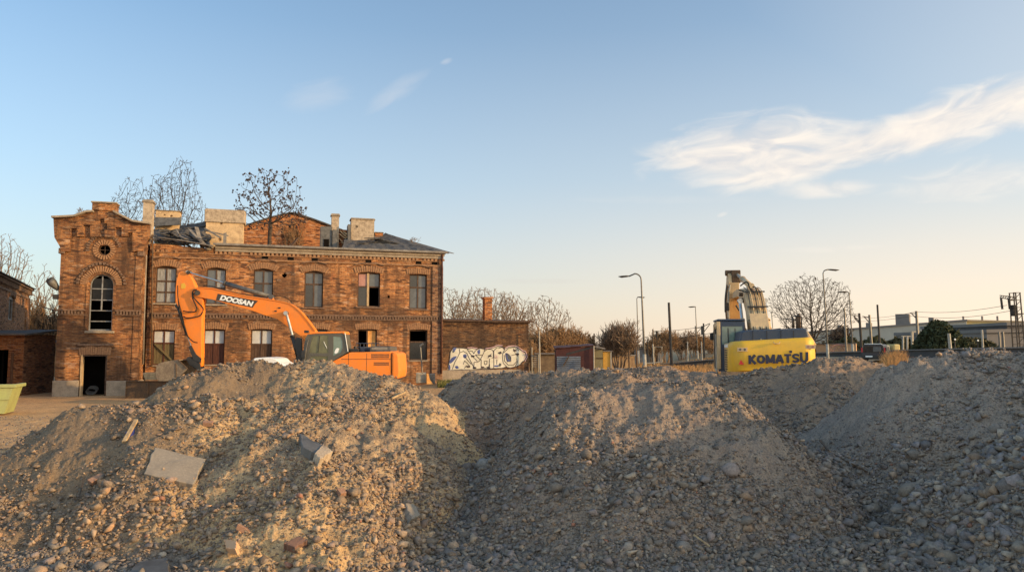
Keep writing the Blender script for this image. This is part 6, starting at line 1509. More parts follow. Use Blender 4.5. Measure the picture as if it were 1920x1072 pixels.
# trees rising behind and out of the ruin
round_tree('bare_tree', 316, 293, 118, 56, 5.5, 'bare round crowned tree rising behind the tower chimneys', seed=3, m='bark', b=.22, r0=.17, natt=3600, step=.15, flat=.85, kill=1.15, rmin=.013)
round_tree('bare_tree', 240, 332, 140, 58, 4.5, 'bare lower tree just left of the round crowned one behind the tower', seed=14, m='bark', b=.25, r0=.16, natt=3200, step=.16, flat=.8, kill=1.15, rmin=.013)
def seeds(root, cs, sc):
    rr = random.Random(5); ends = [s_[0][-1] for s_ in cs]; rr.shuffle(ends); mb = MB()
    for p in (ends*3)[:620]:
        c = Vector((p.x*sc[0], p.y*sc[1], p.z*sc[2])); c += Vector((rr.gauss(0, .07), rr.gauss(0, .07), rr.gauss(0, .07))); s_ = rr.uniform(.03, .075)
        vv = [c+Vector(d)*s_*rr.uniform(.7, 1.3) for d in ((1, 0, 0), (-1, 0, 0), (0, 1, 0), (0, -1, 0), (0, 0, 1), (0, 0, -1.3))]
        mb.add(vv, [(0, 2, 4), (2, 1, 4), (1, 3, 4), (3, 0, 4), (2, 0, 5), (1, 2, 5), (3, 1, 5), (0, 3, 5)])
    mb.build('seed_clusters', 'seed', root, kind='stuff')
round_tree('bare_tree', 500, 304, 152, 45.5, 7.6, 'wide bare tree with dark seed clusters growing out of the ruin roof', seed=23, m='bark', b=.33, r0=.12, natt=900, step=.17, flat=.55, shell=.35, kill=1.1, rmin=.010, extra=seeds, fine=1, depth=.7)
tree('bare_shrub', 545, 398, 45, 50, 7.5, 'leaning bare shrub in front of the rear gable', cat='shrub', seed=41, m='bark_warm', rmin=.010, levels=3, kids=(5, 5, 4), multi=True, fork=4, spread=1.3)
round_tree('bare_tree', -8, 430, 110, 70, 0, 'bare tree behind the far left brick house', seed=51, m='bark_pale', b=.3, r0=.25, natt=2000, step=.22, kill=1.1)
round_tree('bare_tree', 78, 500, 80, 66, 0, 'pale bare tree in the gap left of the tower', seed=52, m='bark_pale', b=.25, r0=.2, natt=2000, step=.22, kill=1.1, rmin=.016)
tree('bare_shrub', 62, 560, 60, 62, 0, 'tangled bush low in the gap left of the tower', cat='shrub', seed=53, m='bark_warm', rmin=.022, levels=4, kids=(6, 5, 4, 3), multi=True, fork=5)
tree('bare_shrub', 98, 575, 50, 62, 0, 'tangled bush touching the tower foot line at its left', cat='shrub', seed=54, m='bark', rmin=.022, levels=4, kids=(6, 5, 4, 3), multi=True, fork=5)
# the row of bare trees behind the wing
row = [(858, 530, 90, 74, 'bark_pale', 61, 'bare tree right behind the ruin corner'), (912, 535, 110, 78, 'bark_pale', 62, 'bare tree behind the wing chimney'), (965, 545, 90, 80, 'bark_pale', 63, 'bare tree right of the wing chimney'), (1022, 556, 88, 72, 'bark_pale', 64, 'wide branching bare tree past the wing end'), (880, 560, 90, 84, 'bark_warm', 65, 'warm brown thicket tree between the ruin corner and the wing chimney'), (945, 562, 90, 84, 'bark_warm', 66, 'warm brown thicket tree above the wing roof end')]
for px, pt, pw, Y, m_, sd_, lab in row: round_tree('bare_tree', px, pt, pw*1.2, Y, .3, lab, seed=sd_, m=m_, rmin=.019, b=.14, r0=.2, natt=2600, step=.24, flat=1.0, kill=1.1, group='bare trees behind the wing')
rr = random.Random(2)
for i, (px, pt, pw, Y, lab) in enumerate([(1010, 622, 60, 66, 'orange brown bush behind the bare post frame'), (1040, 612, 60, 68, 'orange brown bush behind the left end of the maroon shed'), (1072, 615, 50, 70, 'orange brown bush behind the right end of the maroon shed'), (1098, 628, 36, 74, 'orange brown bush behind the ochre hut'), (985, 640, 40, 62, 'low bush touching the wing end')]):
    tree('bush', px, pt, pw, Y, .2, lab, cat='bush', seed=80+i, m='bark_warm', rmin=.019, levels=4, kids=(6, 5, 5, 3), multi=True, fork=8, group='brown bushes behind the shed', depth=.7)
tree('bush', 1160, 604, 66, 72, .3, 'upright bare bush standing alone right of the ochre hut', cat='bush', seed=91, m='bark_pale', rmin=.02, levels=3, kids=(8, 6, 5), multi=True, fork=12, spread=1.3, up=.5, wig=.1)
far = [(1150, 640, 60, 100), (1245, 618, 55, 105), (1275, 622, 50, 110), (1310, 625, 50, 112), (1340, 632, 40, 115), (1225, 636, 40, 100), (1185, 640, 36, 110), (1375, 638, 50, 120)]
FL = ['brown far bush left of the tallest street lamp', 'brown far bush behind the leaning dark pole', 'brown far bush right of the leaning dark pole', 'brown far bush behind the short street lamp', 'brown far bush touching the yellow excavator cab', 'brown far bush behind the white pipe frame', 'low brown far bush at the foot of the tallest lamp', 'brown far bush hidden behind the yellow excavator']
for i, (px, pt, pw, Y) in enumerate(far): tree('bush', px, pt, pw, Y, .3, FL[i], cat='bush', seed=100+i, m='bark_warm' if i % 2 else 'bark_pale', rmin=.024, levels=4, kids=(6, 5, 4, 3), multi=True, fork=9, group='far brown bushes', depth=.6)
round_tree('bare_tree', 1524, 513, 156, 95, 1.0, 'big bare tree with a wide round crown right of the yellow excavator', seed=131, m='bark', b=.16, r0=.26, natt=5200, step=.27, rmin=.021, flat=.9, kill=1.1)
for i, (px, pt, lab) in enumerate([(1570, 622, 'dark tuft on the horizon between the two right lamps'), (1583, 612, 'dark tuft on the horizon under the right lamp pole')]):
    tree('bush', px, pt, 26, 130, 1.4, lab, cat='bush', seed=140+i, m='bark', rmin=.06, levels=3, kids=(6, 5, 4), multi=True, fork=6)
# leafy masses: many small leaf faces through an uneven volume
def leafy(name, px0, px1, ptop, Y, zb, seed, m, n, label, cat, shape, leaf=.22, group=None, trunk=True, dy=2.5, part='foliage'):
    r_ = np.random.default_rng(seed); xa = P(px0, 650, Y)[0]; xb = P(px1, 650, Y)[0]; zt_ = P((px0+px1)/2, ptop, Y)[2]
    u_ = r_.uniform(-1, 1, n*3); v_ = r_.uniform(0, 1, n*3); w_ = r_.uniform(-1, 1, n*3)
    top_ = shape(u_)+.09*fbm(u_*6, w_*3, 3, seed)
    k = (v_ < top_*np.sqrt(np.clip(1-w_**2*.6, 0, 1))) & (fbm(u_*5, v_*4+w_*3, 2, seed+3) > -.28); u_, v_, w_ = u_[k][:n], v_[k][:n], w_[k][:n]; n = len(u_)
    c = np.stack([(xa+xb)/2+u_*(xb-xa)/2, Y+w_*dy, zb+v_*(zt_-zb)], 1)
    a = r_.normal(size=(n, 3)); a /= np.linalg.norm(a, axis=1)[:, None]; b_ = np.cross(a, r_.normal(size=(n, 3))); b_ /= np.linalg.norm(b_, axis=1)[:, None]
    s_ = leaf*r_.uniform(.5, 1.4, (n, 1)); q = np.stack([c-a*s_, c+b_*s_*.5, c+a*s_, c-b_*s_*.5], 1).reshape(-1, 3)
    o0 = np.array([(xa+xb)/2, Y, zb]); me = np_mesh(name, q-o0, quads=np.arange(4*n).reshape(n, 4))
    root = empty(name, tuple(o0), 0, label=label, cat=cat, group=group)
    link(part, me, m, root)
    if trunk:
        mb = MB(); 
        for i in range(5): a_ = r_.uniform(-.5, .5); mb.tube([(a_*.3, 0, 0), (a_*(xb-xa)*.25, r_.uniform(-.5, .5), (zt_-zb)*.35), (a_*(xb-xa)*.5, r_.uniform(-1, 1), (zt_-zb)*.65)], [.14, .1, .03], 6)
        mb.build('trunk', 'bark', root)
    return root
leafy('pine_tree', 1718, 1812, 596, 74, 1.4, 201, 'pine', 9000, 'broad dark evergreen tree before the grey factory wall', 'tree', lambda u: np.clip(1-np.abs(u+.08)**1.5, 0, 1)*.95, .20)
leafy('hedge', 1555, 1700, 630, 120, 1.2, 202, 'hedge', 6000, 'long olive hedge below the factory wall', 'hedge', lambda u: .8+.15*np.sin(u*9), .45, trunk=False)
leafy('hedge', 1800, 1850, 628, 95, 1.6, 203, 'hedge', 2500, 'low olive hedge right of the evergreen tree', 'hedge', lambda u: .85-.2*np.abs(u), .35, trunk=False)
leafy('hedge', 1410, 1560, 636, 125, 1.0, 204, 'hedge', 4000, 'far olive hedge right behind the yellow excavator', 'hedge', lambda u: .8+.12*np.sin(u*7), .5, trunk=False)
# thin grasses, one mass each
def grass(px0, px1, Y0, Y1, n, h, m, label, seed, zf=None):
    r_ = np.random.default_rng(seed); Y = r_.uniform(Y0, Y1, n); X = (r_.uniform(px0, px1, n)-960)/FPX*Y
    z = heights(X, Y, False)[0]-.02; hh_ = h*r_.uniform(.4, 1.2, n); an = r_.uniform(0, 2*PI, n); w_ = .012*Y/25*1.4
    lx = r_.normal(0, .25, n)*hh_; ly = r_.normal(0, .25, n)*hh_
    b0 = np.stack([X-np.cos(an)*w_, Y-np.sin(an)*w_, z], 1); b1 = np.stack([X+np.cos(an)*w_, Y+np.sin(an)*w_, z], 1); t = np.stack([X+lx, Y+ly, z+hh_], 1)
    me = np_mesh('grass', np.stack([b0, b1, t], 1).reshape(-1, 3), tris=np.arange(3*n).reshape(n, 3))
    link('grass', me, m, None, kind='stuff', label=label)
grass(1655, 1692, 50, 57, 2500, 1.0, 'grass_dry', 'tall orange dry grass beside the dark van', 301)
grass(822, 990, 41, 44, 6000, .28, 'grass_green', 'short rough grass at the foot of the graffiti wall', 302)
grass(1190, 1360, 60, 100, 9000, .5, 'grass_dry', 'dry straw grass strip below the long low wall', 303)
grass(1215, 1345, 38, 58, 3500, .3, 'grass_green', 'rough greenish grass behind the low dark mound', 304)
tree('weed', 138, 388, 22, 41, P(138, 408, 41)[2], 'thin bare weed growing on the tower parapet', cat='weed', seed=161, m='bark_pale', rmin=.008, levels=2, kids=(3, 4), multi=True, fork=3)
tree('weed', 776, 444, 20, 46, P(776, 462, 46)[2], 'thin bare weed on the right roof slope', cat='weed', seed=162, m='bark_pale', rmin=.008, levels=2, kids=(3, 4), multi=True, fork=3)

# ------------------------------------------------------------------ street lamps, poles and masts
def lamp(px_base, px_top, py_top, Y, zb, arm_px, label, arm_drop=0, r=.10, m='lamp_grey', head=.9, group='street lamps', pale_foot=True):
    b0 = Vector((P(px_base, 650, Y)[0], Y, zb)); t = Vector(P(px_top, py_top, Y)); root = empty('street_lamp', tuple(b0), 0, label=label, cat='street lamp', group=group)
    t = t-b0; sgn = 1 if arm_px > 0 else -1; ax = abs(arm_px)/FPX*Y; rc = min(.8, ax*.35)
    mb = MB(); pts = [Vector((0, 0, 0)), t*.5, t-Vector((0, 0, rc))]
    for i in range(1, 6): a = PI/2*i/5; pts.append(t+Vector((sgn*rc*(1-math.cos(a)), 0, -rc+rc*math.sin(a))))
    pts.append(t+Vector((sgn*(ax-head*.5), 0, -arm_drop)))
    mb.tube(pts, [r*.95, r*.7]+[r*.5]*(len(pts)-2), 8); mb.build('pole', m, root, True)
    if pale_foot: mb = MB(); mb.tube([(0, 0, -.3), (t.x*.2, 0, t.z*.2)], r*1.25, 8); mb.build('foot', 'pole_pale', root, True)
    e = pts[-1]; mb = MB(); mb.tube([e+Vector((-sgn*.1, 0, .02)), e+Vector((sgn*head*.25, 0, 0)), e+Vector((sgn*head*.7, 0, -.04)), e+Vector((sgn*head, 0, -.02))], [.04, .08, .09, .02], 8)
    hd_ = mb.build('lamp_head', 'pole_dark', root, True); hd_.scale = (1, 1, 1)
    return root
lamp(1209, 1202, 513, 62, .2, -33, 'tallest street lamp, its arm pointing left, right of the lone bush', .22, .12)
lamp(1197, 1194, 557, 95, .3, 9, 'thin street lamp close behind the tallest one', 0, .10, head=.9)
lamp(1308, 1304, 575, 105, .4, -7, 'short street lamp beside the railway signal, arm pointing left', 0, .10, head=1.0)
lamp(1552, 1543, 506, 70, 1.0, 20, 'tall street lamp in front of the big bare tree, arm pointing right', -.02, .11, head=1.1)
lamp(1599, 1592, 547, 80, 1.4, -13, 'street lamp at the right side of the big bare tree, arm pointing left', 0, .11, head=1.0)
lamp(1260, 1257, 0+622, 110, .4, -3, 'tiny far street lamp just right of the leaning dark pole', 0, .07, head=.5, pale_foot=False)
def pole(px_b, px_t, pt, Y, zb, label, r=.1, m='pole_dark', cat='pole', name='pole', group=None, bits=None):
    b0 = Vector((P(px_b, 650, Y)[0], Y, zb)); t = Vector(P(px_t, pt, Y))-b0
    root = empty(name, tuple(b0), 0, label=label, cat=cat, group=group); mb = MB(); mb.tube([Vector((0, 0, -.3)), t], [r, r*.8], 8); mb.build('shaft', m, root)
    if bits: bits(root, b0, t, Y)
    return root
pole(1259, 1254, 567, 85, .4, 'leaning dark wooden pole between the tallest lamp and the yellow excavator', .17)
pole(1587, 1583, 578, 85, 1.3, 'plain pale grey pole at the right edge of the big tree', .13, 'lamp_grey')
pole(1650, 1645, 571, 82, 1.4, 'tall plain dark pole above the dark van', .13)
pole(1215, 1214, 635, 90, .3, 'short thin post between the two lamps at the white pipe frame', .08)
pole(1180, 1179, 655, 45, .2, 'short dark post behind the crest left of the tallest lamp', .06, 'rust')
pole(1195, 1193, 653, 50, .2, 'rusty post with a bent top left of the tallest lamp', .07, 'rust')
pole(1114, 1114, 625, 80, .3, 'dark short mast behind the maroon shed roof', .10)
pole(1108, 1108, 632, 82, .3, 'thinner mast left of the dark short one behind the shed', .06)
pole(1013, 1011, 620, 46, .2, 'thin pale post standing right of the wing end', .05, 'pole_pale')
pole(1783, 1779, 625, 66, 1.5, 'pale concrete post before the evergreen tree', .16, 'pole_pale')
pole(1843, 1841, 618, 64, 1.6, 'pale post right of the olive hedge', .10, 'pole_pale')
pole(1882, 1880, 622, 66, 1.6, 'pale post before the dark hall', .12, 'lamp_grey')
pole(1875, 1873, 622, 66, 1.6, 'grey post just left of the pale one before the dark hall', .1, 'lamp_grey')
pole(1710, 1709, 621, 85, 1.5, 'pale post left of the evergreen tree', .12, 'pole_pale')
pole(1289, 1289, 640, 95, .4, 'short pale post near the short street lamp', .09, 'pole_pale')
pole(1316, 1315, 640, 95, .4, 'short pale post right of the short street lamp', .09, 'pole_pale')
def brk(dx, dz, dx2=0, dz2=0, r=.05):
    def f(root, b0, t, Y):
        mb = MB(); top = t-Vector((0, 0, .3)); s_ = Y/FPX
        mb.tube([top, top+Vector((dx*s_, 0, dz*s_))], r, 6); mb.tube([top-Vector((0, 0, abs(dx)*s_*.8)), top+Vector((dx*s_*.8, 0, dz*s_))], r, 6)
        if dx2: mb.tube([top-Vector((0, 0, .9)), top+Vector((dx2*s_, 0, dz2*s_-.9))], r, 6)
        mb.build('bracket', 'pole_dark', root)
    return f
pole(1616, 1611, 587, 84, 1.4, 'catenary mast with a bracket to the left, left of a pair', .16, cat='mast', name='catenary_mast', bits=brk(-14, 1, -10, 12))
pole(1635, 1630, 590, 84, 1.4, 'catenary mast with a stay, right of a pair beside the dark van', .16, 'lamp_grey', cat='mast', name='catenary_mast', bits=brk(-13, 2))
pole(1722, 1718, 583, 84, 1.4, 'catenary mast with a short bracket left of the evergreen', .17, 'lamp_grey', cat='mast', name='catenary_mast', bits=brk(-12, 1))
pole(1304, 1304, 611, 118, .5, 'catenary mast left of the railway signal', .14, 'lamp_grey', cat='mast', name='catenary_mast', bits=brk(14, 0))
def sig(root, b0, t, Y):
    s_ = Y/FPX; mb = MB(); a = t+Vector((-3*s_, -.1, -14*s_)); mb.box(a.x-.18, a.x+.18, a.y-.2, a.y, a.z-.55, a.z+.65); mb.build('signal_head', 'black', root, bevel=.05)
    mb = MB(); mb.tube([t-Vector((0, 0, .4)), t+Vector((12*s_, 0, 0))], .05, 5); mb.tube([t-Vector((0, 0, 1.2)), t+Vector((12*s_, 0, -.1))], .05, 5); mb.build('bracket', 'pole_dark', root)
pole(1320, 1319, 606, 100, .4, 'railway signal mast with a black signal head', .13, cat='signal', name='signal_mast', bits=sig)
pole(1224, 1224, 617, 88, .3, 'tall thin post of the white pipe frame with a dark crossbar', .09, 'rust', bits=brk(12, 0, r=.04))
pole(1231, 1231, 620, 100, .3, 'ragged dead trunk behind the white pipe frame', .16, 'bark')
# lattice mast with gantry at the right edge
Yg = 60; b0 = Vector((P(1911, 650, Yg)[0], Yg, 1.5)); gt = empty('lattice_mast', tuple(b0), 0, label='lattice railway mast with a gantry arm and a relay box at the right edge', cat='mast')
tz = P(1908, 549, Yg)[2]-1.5; mb = MB(); w = .30
dx = P(1908, 650, Yg)[0]-b0.x
for sx in (-1, 1):
    for sy in (-1, 1): mb.obox((sx*w, sy*w, -.3), (dx+sx*w*.85, sy*w*.85, tz), .07, .07)
n = 9
for i in range(n):
    z0, z1 = tz*i/n, tz*(i+1)/n; f = (i+.5)/n
    for sy in (-1, 1): mb.obox((dx*f-w, sy*w*.9, z1), (dx*f+w, sy*w*.9, z1), .05, .05); 
    mb.obox((dx*f-w*.95, -w*.9, z0), (dx*f+w*.95, -w*.9, z1), .035, .035)
mb.build('lattice', 'pole_dark', gt)
mb = MB(); s_ = Yg/FPX; za = P(1900, 560, Yg)[2]-1.5
for zo in (0, .28): mb.obox((-31*s_, 0, za+.1+zo*.6), (0, 0, za-.15+zo), .07, .07)
for i in range(7): mb.obox((-31*s_+i*4.3*s_, 0, za+.1-i*.035), (-31*s_+(i+1)*4.3*s_, 0, za+.25-i*.02), .05, .05)
mb.build('gantry_arm', 'lamp_grey', gt)
for xo in (-29, -15):
    mb = MB(); mb.tube([(xo*s_, 0, za+.05), (xo*s_+.06, 0, za-.85)], .085, 8); mb.build('hanger', 'pole_dark', gt)
mb = MB(); a = (-7*s_, 0, P(1900, 582, Yg)[2]-1.5); mb.box(a[0]-.16, a[0]+.16, -.2, .2, a[2]-.45, a[2]+.45); mb.box(a[0]-.25, .5, -.1, .1, a[2]-.3, a[2]-.22); mb.build('relay_box', 'pole_dark', gt, bevel=.04)
def wire(p0, p1, sag, label, r=.018):
    a, b_ = Vector(p0), Vector(p1); mb = MB(); mb.tube([a.lerp(b_, i/16)-a-Vector((0, 0, sag*4*(i/16)*(1-i/16))) for i in range(17)], r, 4); o = mb.build('overhead_wire', 'pole_dark', None, label=label, cat='wire', group='overhead railway wires'); o.location = a; return o
wire(P(1888, 572, 60), P(1716, 584, 84), .3, 'upper overhead wire from the lattice mast to the next mast')
wire(P(1897, 582, 60), P(1712, 592, 84), .4, 'lower overhead wire from the lattice mast to the next mast')
wire(P(1716, 584, 84), P(1611, 595, 110), .3, 'upper overhead wire across the factory roofline')
wire(P(1712, 592, 84), P(1560, 600, 120), .4, 'lower overhead wire across the factory roofline')
wire(P(1611, 588, 84), P(1560, 586, 90), .1, 'short overhead wire beside the big bare tree')
wire(P(1319, 612, 100), P(1225, 620, 130), .2, 'overhead wire from the signal mast to the left', .03)
wire(P(1345, 622, 90), P(1225, 634, 140), .3, 'lower overhead wire left of the yellow excavator', .03)

# ------------------------------------------------------------------ walls, sheds, halls
def wallrun(name, pts, h, th, m, label, cat):
    """pts: (px, py_top, Y)"""
    q = [Vector(P(*p)) for p in pts]; o0 = q[0].copy(); mb = MB()
    for a, b_ in zip(q[:-1], q[1:]):
        a, b_ = a-o0, b_-o0; d = Vector((b_.x-a.x, b_.y-a.y, 0)).normalized(); n_ = Vector((-d.y, d.x, 0))*th
        z = Vector((0, 0, h)); mb.hexa([a-z, b_-z, b_-z+n_, a-z+n_], [a, b_, b_+n_, a+n_])
    root = empty(name, tuple(o0), 0, label=label, cat=cat); mb.build('wall', m, root)
    mb = MB()
    for a, b_ in zip(q[:-1], q[1:]): mb.obox(a-o0+Vector((0, -.02, .06)), b_-o0+Vector((0, -.02, .06)), .35, .10)
    mb.build('coping', 'hall_dark', root); return root
wallrun('low_wall', [(1238, 683.5, 90), (1310, 677, 88), (1400, 670, 85), (1540, 662, 78), (1660, 658.5, 70), (1800, 655, 62), (1990, 651, 56)], 1.5, .3, 'parapet', 'long low dark wall climbing along the railway behind the mounds', 'wall')
wallrun('low_wall', [(1530, 645.5, 96), (1605, 644.5, 93)], 2.0, .3, 'wall_orange', 'peach painted wall with a red tag left of the dark van', 'wall')
tg = MB(); c = P(1572, 653.5, 93.9); tg.tube([(1.1*math.cos(t), 0, .5*math.sin(t)) for t in [2*PI*i/14 for i in range(15)]], .07, 4); tg.tube([(-.7, 0, -.2), (-.3, 0, .3), (0, 0, -.25), (.35, 0, .3), (.7, 0, -.2)], .07, 4)
o = tg.build('painted_tag', 'glass_red', None, label='red oval tag sprayed on the peach wall', cat='graffiti'); o.location = (c[0], 93.75, c[2])
# concrete garden fence and pipe frame behind the shed
wallrun('board_fence', [(1002, 664, 60), (1048, 664, 60)], 1.6, .1, 'fence', 'brown board fence left of the maroon shed', 'fence')
wallrun('board_fence', [(1128, 668, 75), (1190, 667, 78)], 2.0, .1, 'fence', 'brown board fence right of the ochre hut', 'fence')
wallrun('concrete_wall', [(1190, 653.5, 100), (1222, 653, 100), (1240, 653, 102)], 2.4, .3, 'hall_dark', 'dark grey wall behind the white pipe frame', 'wall')
fr = empty('pipe_frame', P(1210, 650, 62)[:2]+(.2,), 0, label='white pipe frame standing at the foot of the tallest lamp', cat='frame')
fo_ = Vector(fr.location); mb = MB(); g_ = lambda x, y: Vector(P(x, y, 62))-fo_
mb.tube([g_(1226, 683), g_(1227, 650), g_(1241, 650), g_(1241.5, 678), g_(1226, 680)], .05, 6); mb.tube([g_(1209, 681), g_(1226, 680)], .05, 6); mb.build('frame', 'pole_pale', fr)
mb = MB(); mb.tube([g_(1226, 683), g_(1224, 645)], .06, 6); mb.build('post', 'pole_pale', fr)
gate = empty('ladder_gate', P(997, 650, 50)[:2]+(.2,), 0, label='barred pale gate standing against the end of the wing', cat='gate')
go = Vector(gate.location); mb = MB(); g_ = lambda x, y: Vector(P(x, y, 50))-go
for x in (997, 1009.5): mb.tube([g_(x, 700), g_(x, 651 if x < 1000 else 664)], .055, 6)
mb.build('post', 'pole_pale', gate)
mb = MB()
for y in (667, 671, 675, 679, 683, 687): mb.obox(g_(997, y), g_(1009, y), .03, .06)
mb.build('bars', 'pole_pale', gate)
mb = MB(); mb.obox(g_(994, 636.5), g_(1010, 634), .08, .06); mb.tube([g_(995, 695), g_(994.5, 637)], .05, 6); mb.build('crossbar', 'rust', gate)
# maroon shed
H_ = Frame((P(1042, 650, 46)[0], 46, .1), R(-2)); sd_ = empty('garden_shed', tuple(H_.o), H_.yaw, label='maroon sheet metal shed with grey corrugated panels', cat='shed')
fpoly = [H_.xz(1042, 653)]+[H_.xz(1069, 651.5), H_.xz(1070, 649), H_.xz(1088, 648.5), H_.xz(1089, 651), H_.xz(1112, 648)]; zB = -.1
fpoly = [(fpoly[0][0], zB)]+fpoly+[(fpoly[-1][0], zB)]
mb = MB(); mb.prism(fpoly, 0, .08); mb.box(fpoly[0][0], fpoly[0][0]+.08, .083, 3, zB, fpoly[1][1]); mb.box(fpoly[-1][0]-.08, fpoly[-1][0], .083, 3, zB, fpoly[-2][1]-.02); mb.build('wall', 'maroon', sd_)
a = H_.xz(1044, 686); b_ = H_.xz(1088.5, 668); mb = MB(); k = 10; vs = []
for i in range(k*2+1): z = a[1]-.6+(b_[1]-a[1]+.6)*i/(2*k); o_ = .035*math.cos(PI*i); vs += [(a[0], -.05+o_*.6, z), (b_[0], -.05+o_*.6, z)]
mb.add(vs, [(2*i, 2*i+1, 2*i+3, 2*i+2) for i in range(2*k)]); mb.build('corrugated_panel', 'corrugated', sd_)
mb = MB(); mb.obox((H_.xz(1056, 686)[0], -.12, H_.xz(1056, 686)[1]), (H_.xz(1066, 668)[0], -.12, H_.xz(1066, 668)[1]), .06, .06); mb.build('brace', 'wood_dark', sd_)
mb = MB(); mb.add([(H_.xz(1062, 662)[0], -.006, H_.xz(1062, 662)[1]), (H_.xz(1112, 649)[0], -.006, H_.xz(1112, 649)[1]), (H_.xz(1112, 652)[0], -.006, H_.xz(1112, 652)[1]), (H_.xz(1062, 666)[0], -.006, H_.xz(1062, 666)[1])], [(0, 3, 2, 1)]); mb.build('torn_edge', 'black', sd_)
sheet(mb := MB(), [(fpoly[0][0]-.1, -.1, fpoly[1][1]+.03), (fpoly[-1][0]+.1, -.1, fpoly[-2][1]+.05), (fpoly[-1][0]+.1, 3.1, fpoly[-2][1]+.15), (fpoly[0][0]-.1, 3.1, fpoly[1][1]+.15)], 8, 3, .02, 3); mb.build('roof', 'maroon', sd_)
mb = MB(); mb.tube([(H_.xz(1113.5, 690)[0], -.1, zB), (H_.xz(1113.5, 690)[0], -.1, fpoly[-2][1])], .04, 6); mb.build('post', 'pole_pale', sd_)
ol = empty('lean_to_hut', tuple(H_.o), H_.yaw, label='olive walled hut with a sloping roof right of the maroon shed', cat='hut')
a = H_.xz(1114, 690, .3); b_ = H_.xz(1130, 655, .3); mb = MB(); mb.box(a[0], b_[0], .3, 2.2, zB, b_[1]); mb.build('wall', 'hut_olive', ol)
mb = MB(); mb.hexa([(a[0]-.1, .1, b_[1]+.16), (b_[0]+.15, .1, b_[1]+.01), (b_[0]+.15, 2.3, b_[1]+.01), (a[0]-.1, 2.3, b_[1]+.16)], [(a[0]-.1, .1, b_[1]+.24), (b_[0]+.15, .1, b_[1]+.09), (b_[0]+.15, 2.3, b_[1]+.09), (a[0]-.1, 2.3, b_[1]+.24)]); mb.build('roof', 'tin', ol)
mb = MB(); c = H_.xz(1118, 671, .3); d_ = H_.xz(1128, 671, .3); mb.box(c[0], d_[0]+.1, .26, .297, c[1]-.04, c[1]+.02); mb.build('shelf_rail', 'wood_dark', ol)
oc_ = empty('ochre_hut', tuple(H_.o), H_.yaw, label='ochre yellow hut wall right of the olive one', cat='hut')
a = H_.xz(1131, 690, .8); b_ = H_.xz(1146, 659, .8); mb = MB(); mb.box(a[0], b_[0], .8, 2.5, zB, b_[1]); mb.build('wall', 'hut_yellow', oc_)
mb = MB(); mb.box(a[0]-.05, b_[0]+.08, .72, 2.6, b_[1]+.003, b_[1]+.06); mb.build('roof', 'tin', oc_)
mb = MB(); mb.box(b_[0]-.06, b_[0]+.02, .76, .797, zB, b_[1]); mb.build('corner_board', 'pole_pale', oc_)
# factory halls
def hall(px0, px1, pyt0, pyt1, Y0, Y1, zb, m, label, band=None, wins=0, name='factory_hall'):
    a = Vector(P(px0, pyt0, Y0)); b_ = Vector(P(px1, pyt1, Y1)); o0 = Vector((a.x, a.y, zb)); root = empty(name, tuple(o0), 0, label=label, cat='factory'); d = (b_-a); L_ = math.hypot(d.x, d.y); root.rotation_euler = (0, 0, math.atan2(d.y, d.x))
    h = a.z-zb; h2 = b_.z-zb; mb = MB(); mb.hexa([(0, 0, 0), (L_, 0, 0), (L_, 25, 0), (0, 25, 0)], [(0, 0, h), (L_, 0, h2), (L_, 25, h2), (0, 25, h)]); mb.build('wall', m, root)
    mb = MB(); mb.hexa([(-.2, -.3, h+.003), (L_+.2, -.3, h2+.003), (L_+.2, 25.2, h2+.003), (-.2, 25.2, h+.003)], [(-.2, -.3, h+.5), (L_+.2, -.3, h2+.5), (L_+.2, 25.2, h2+.5), (-.2, 25.2, h+.5)]); mb.build('roof', band or 'hall_dark', root)
    return root, L_, h, h2
r1, L_, h, h2 = hall(1480, 1812, 627, 602, 225, 200, 0, 'hall_grey', 'long grey factory hall on the horizon left of its yellow wing')
for i, f in enumerate((.28, .45, .62, .80)):
    mb = MB(); x = L_*f; z = h+(h2-h)*f+.5; mb.box(x, x+(3.5 if i == 2 else 1.2), 4, 8, z, z+(3.2 if i == 2 else 1.4)); mb.build('roof_vent', 'hall_dark', r1)
mb = MB()
for i in range(22): x = L_*(.3+.68*i/22); mb.box(x, x+1.6, -.12, -.01, 2.2, 3.8)
mb.build('window_band', 'glass_dark', r1)
r2, L_, h, h2 = hall(1812.5, 1960, 602.5, 606, 202, 198, 0, 'hall_yellow', 'yellow factory wing with small dark windows at the right', 'wood_pale')
mb = MB(); r_ = random.Random(4); x = 3
while x < L_-3:
    w_ = r_.uniform(.5, 1.6); mb.box(x, x+w_, -.15, -.01, h-3.4, h-2.7); x += w_+r_.uniform(.5, 2.2)
    if r_.random() < .5: mb.box(x, x+1, -.14, -.01, h-5.2, h-4.3)
mb.build('window_band', 'glass_dark', r2)
for x in (11, 13.2, 15.4, 17.6):
    mb = MB(); mb.tube([(x, -.3, h-3.3), (x, -.02, h-3.3)], .95, 12); mb.build('extractor', 'wood_dark', r2)
for f in (.05, .3, .5, .75): 
    mb = MB(); mb.tube([(L_*f, 5, h+.4), (L_*f, 5, h+1.6)], .25, 6); mb.build('roof_vent', 'hall_dark', r2)
r3, L3, h3, _ = hall(1850, 1990, 624, 621, 105, 105, 1.2, 'hall_dark', 'flat dark hall low at the right edge', name='railway_shed')
r4, L3, h3, _ = hall(1888, 1990, 610, 608, 120, 120, 1.2, 'parapet', 'taller dark block behind the flat dark hall', name='railway_shed')
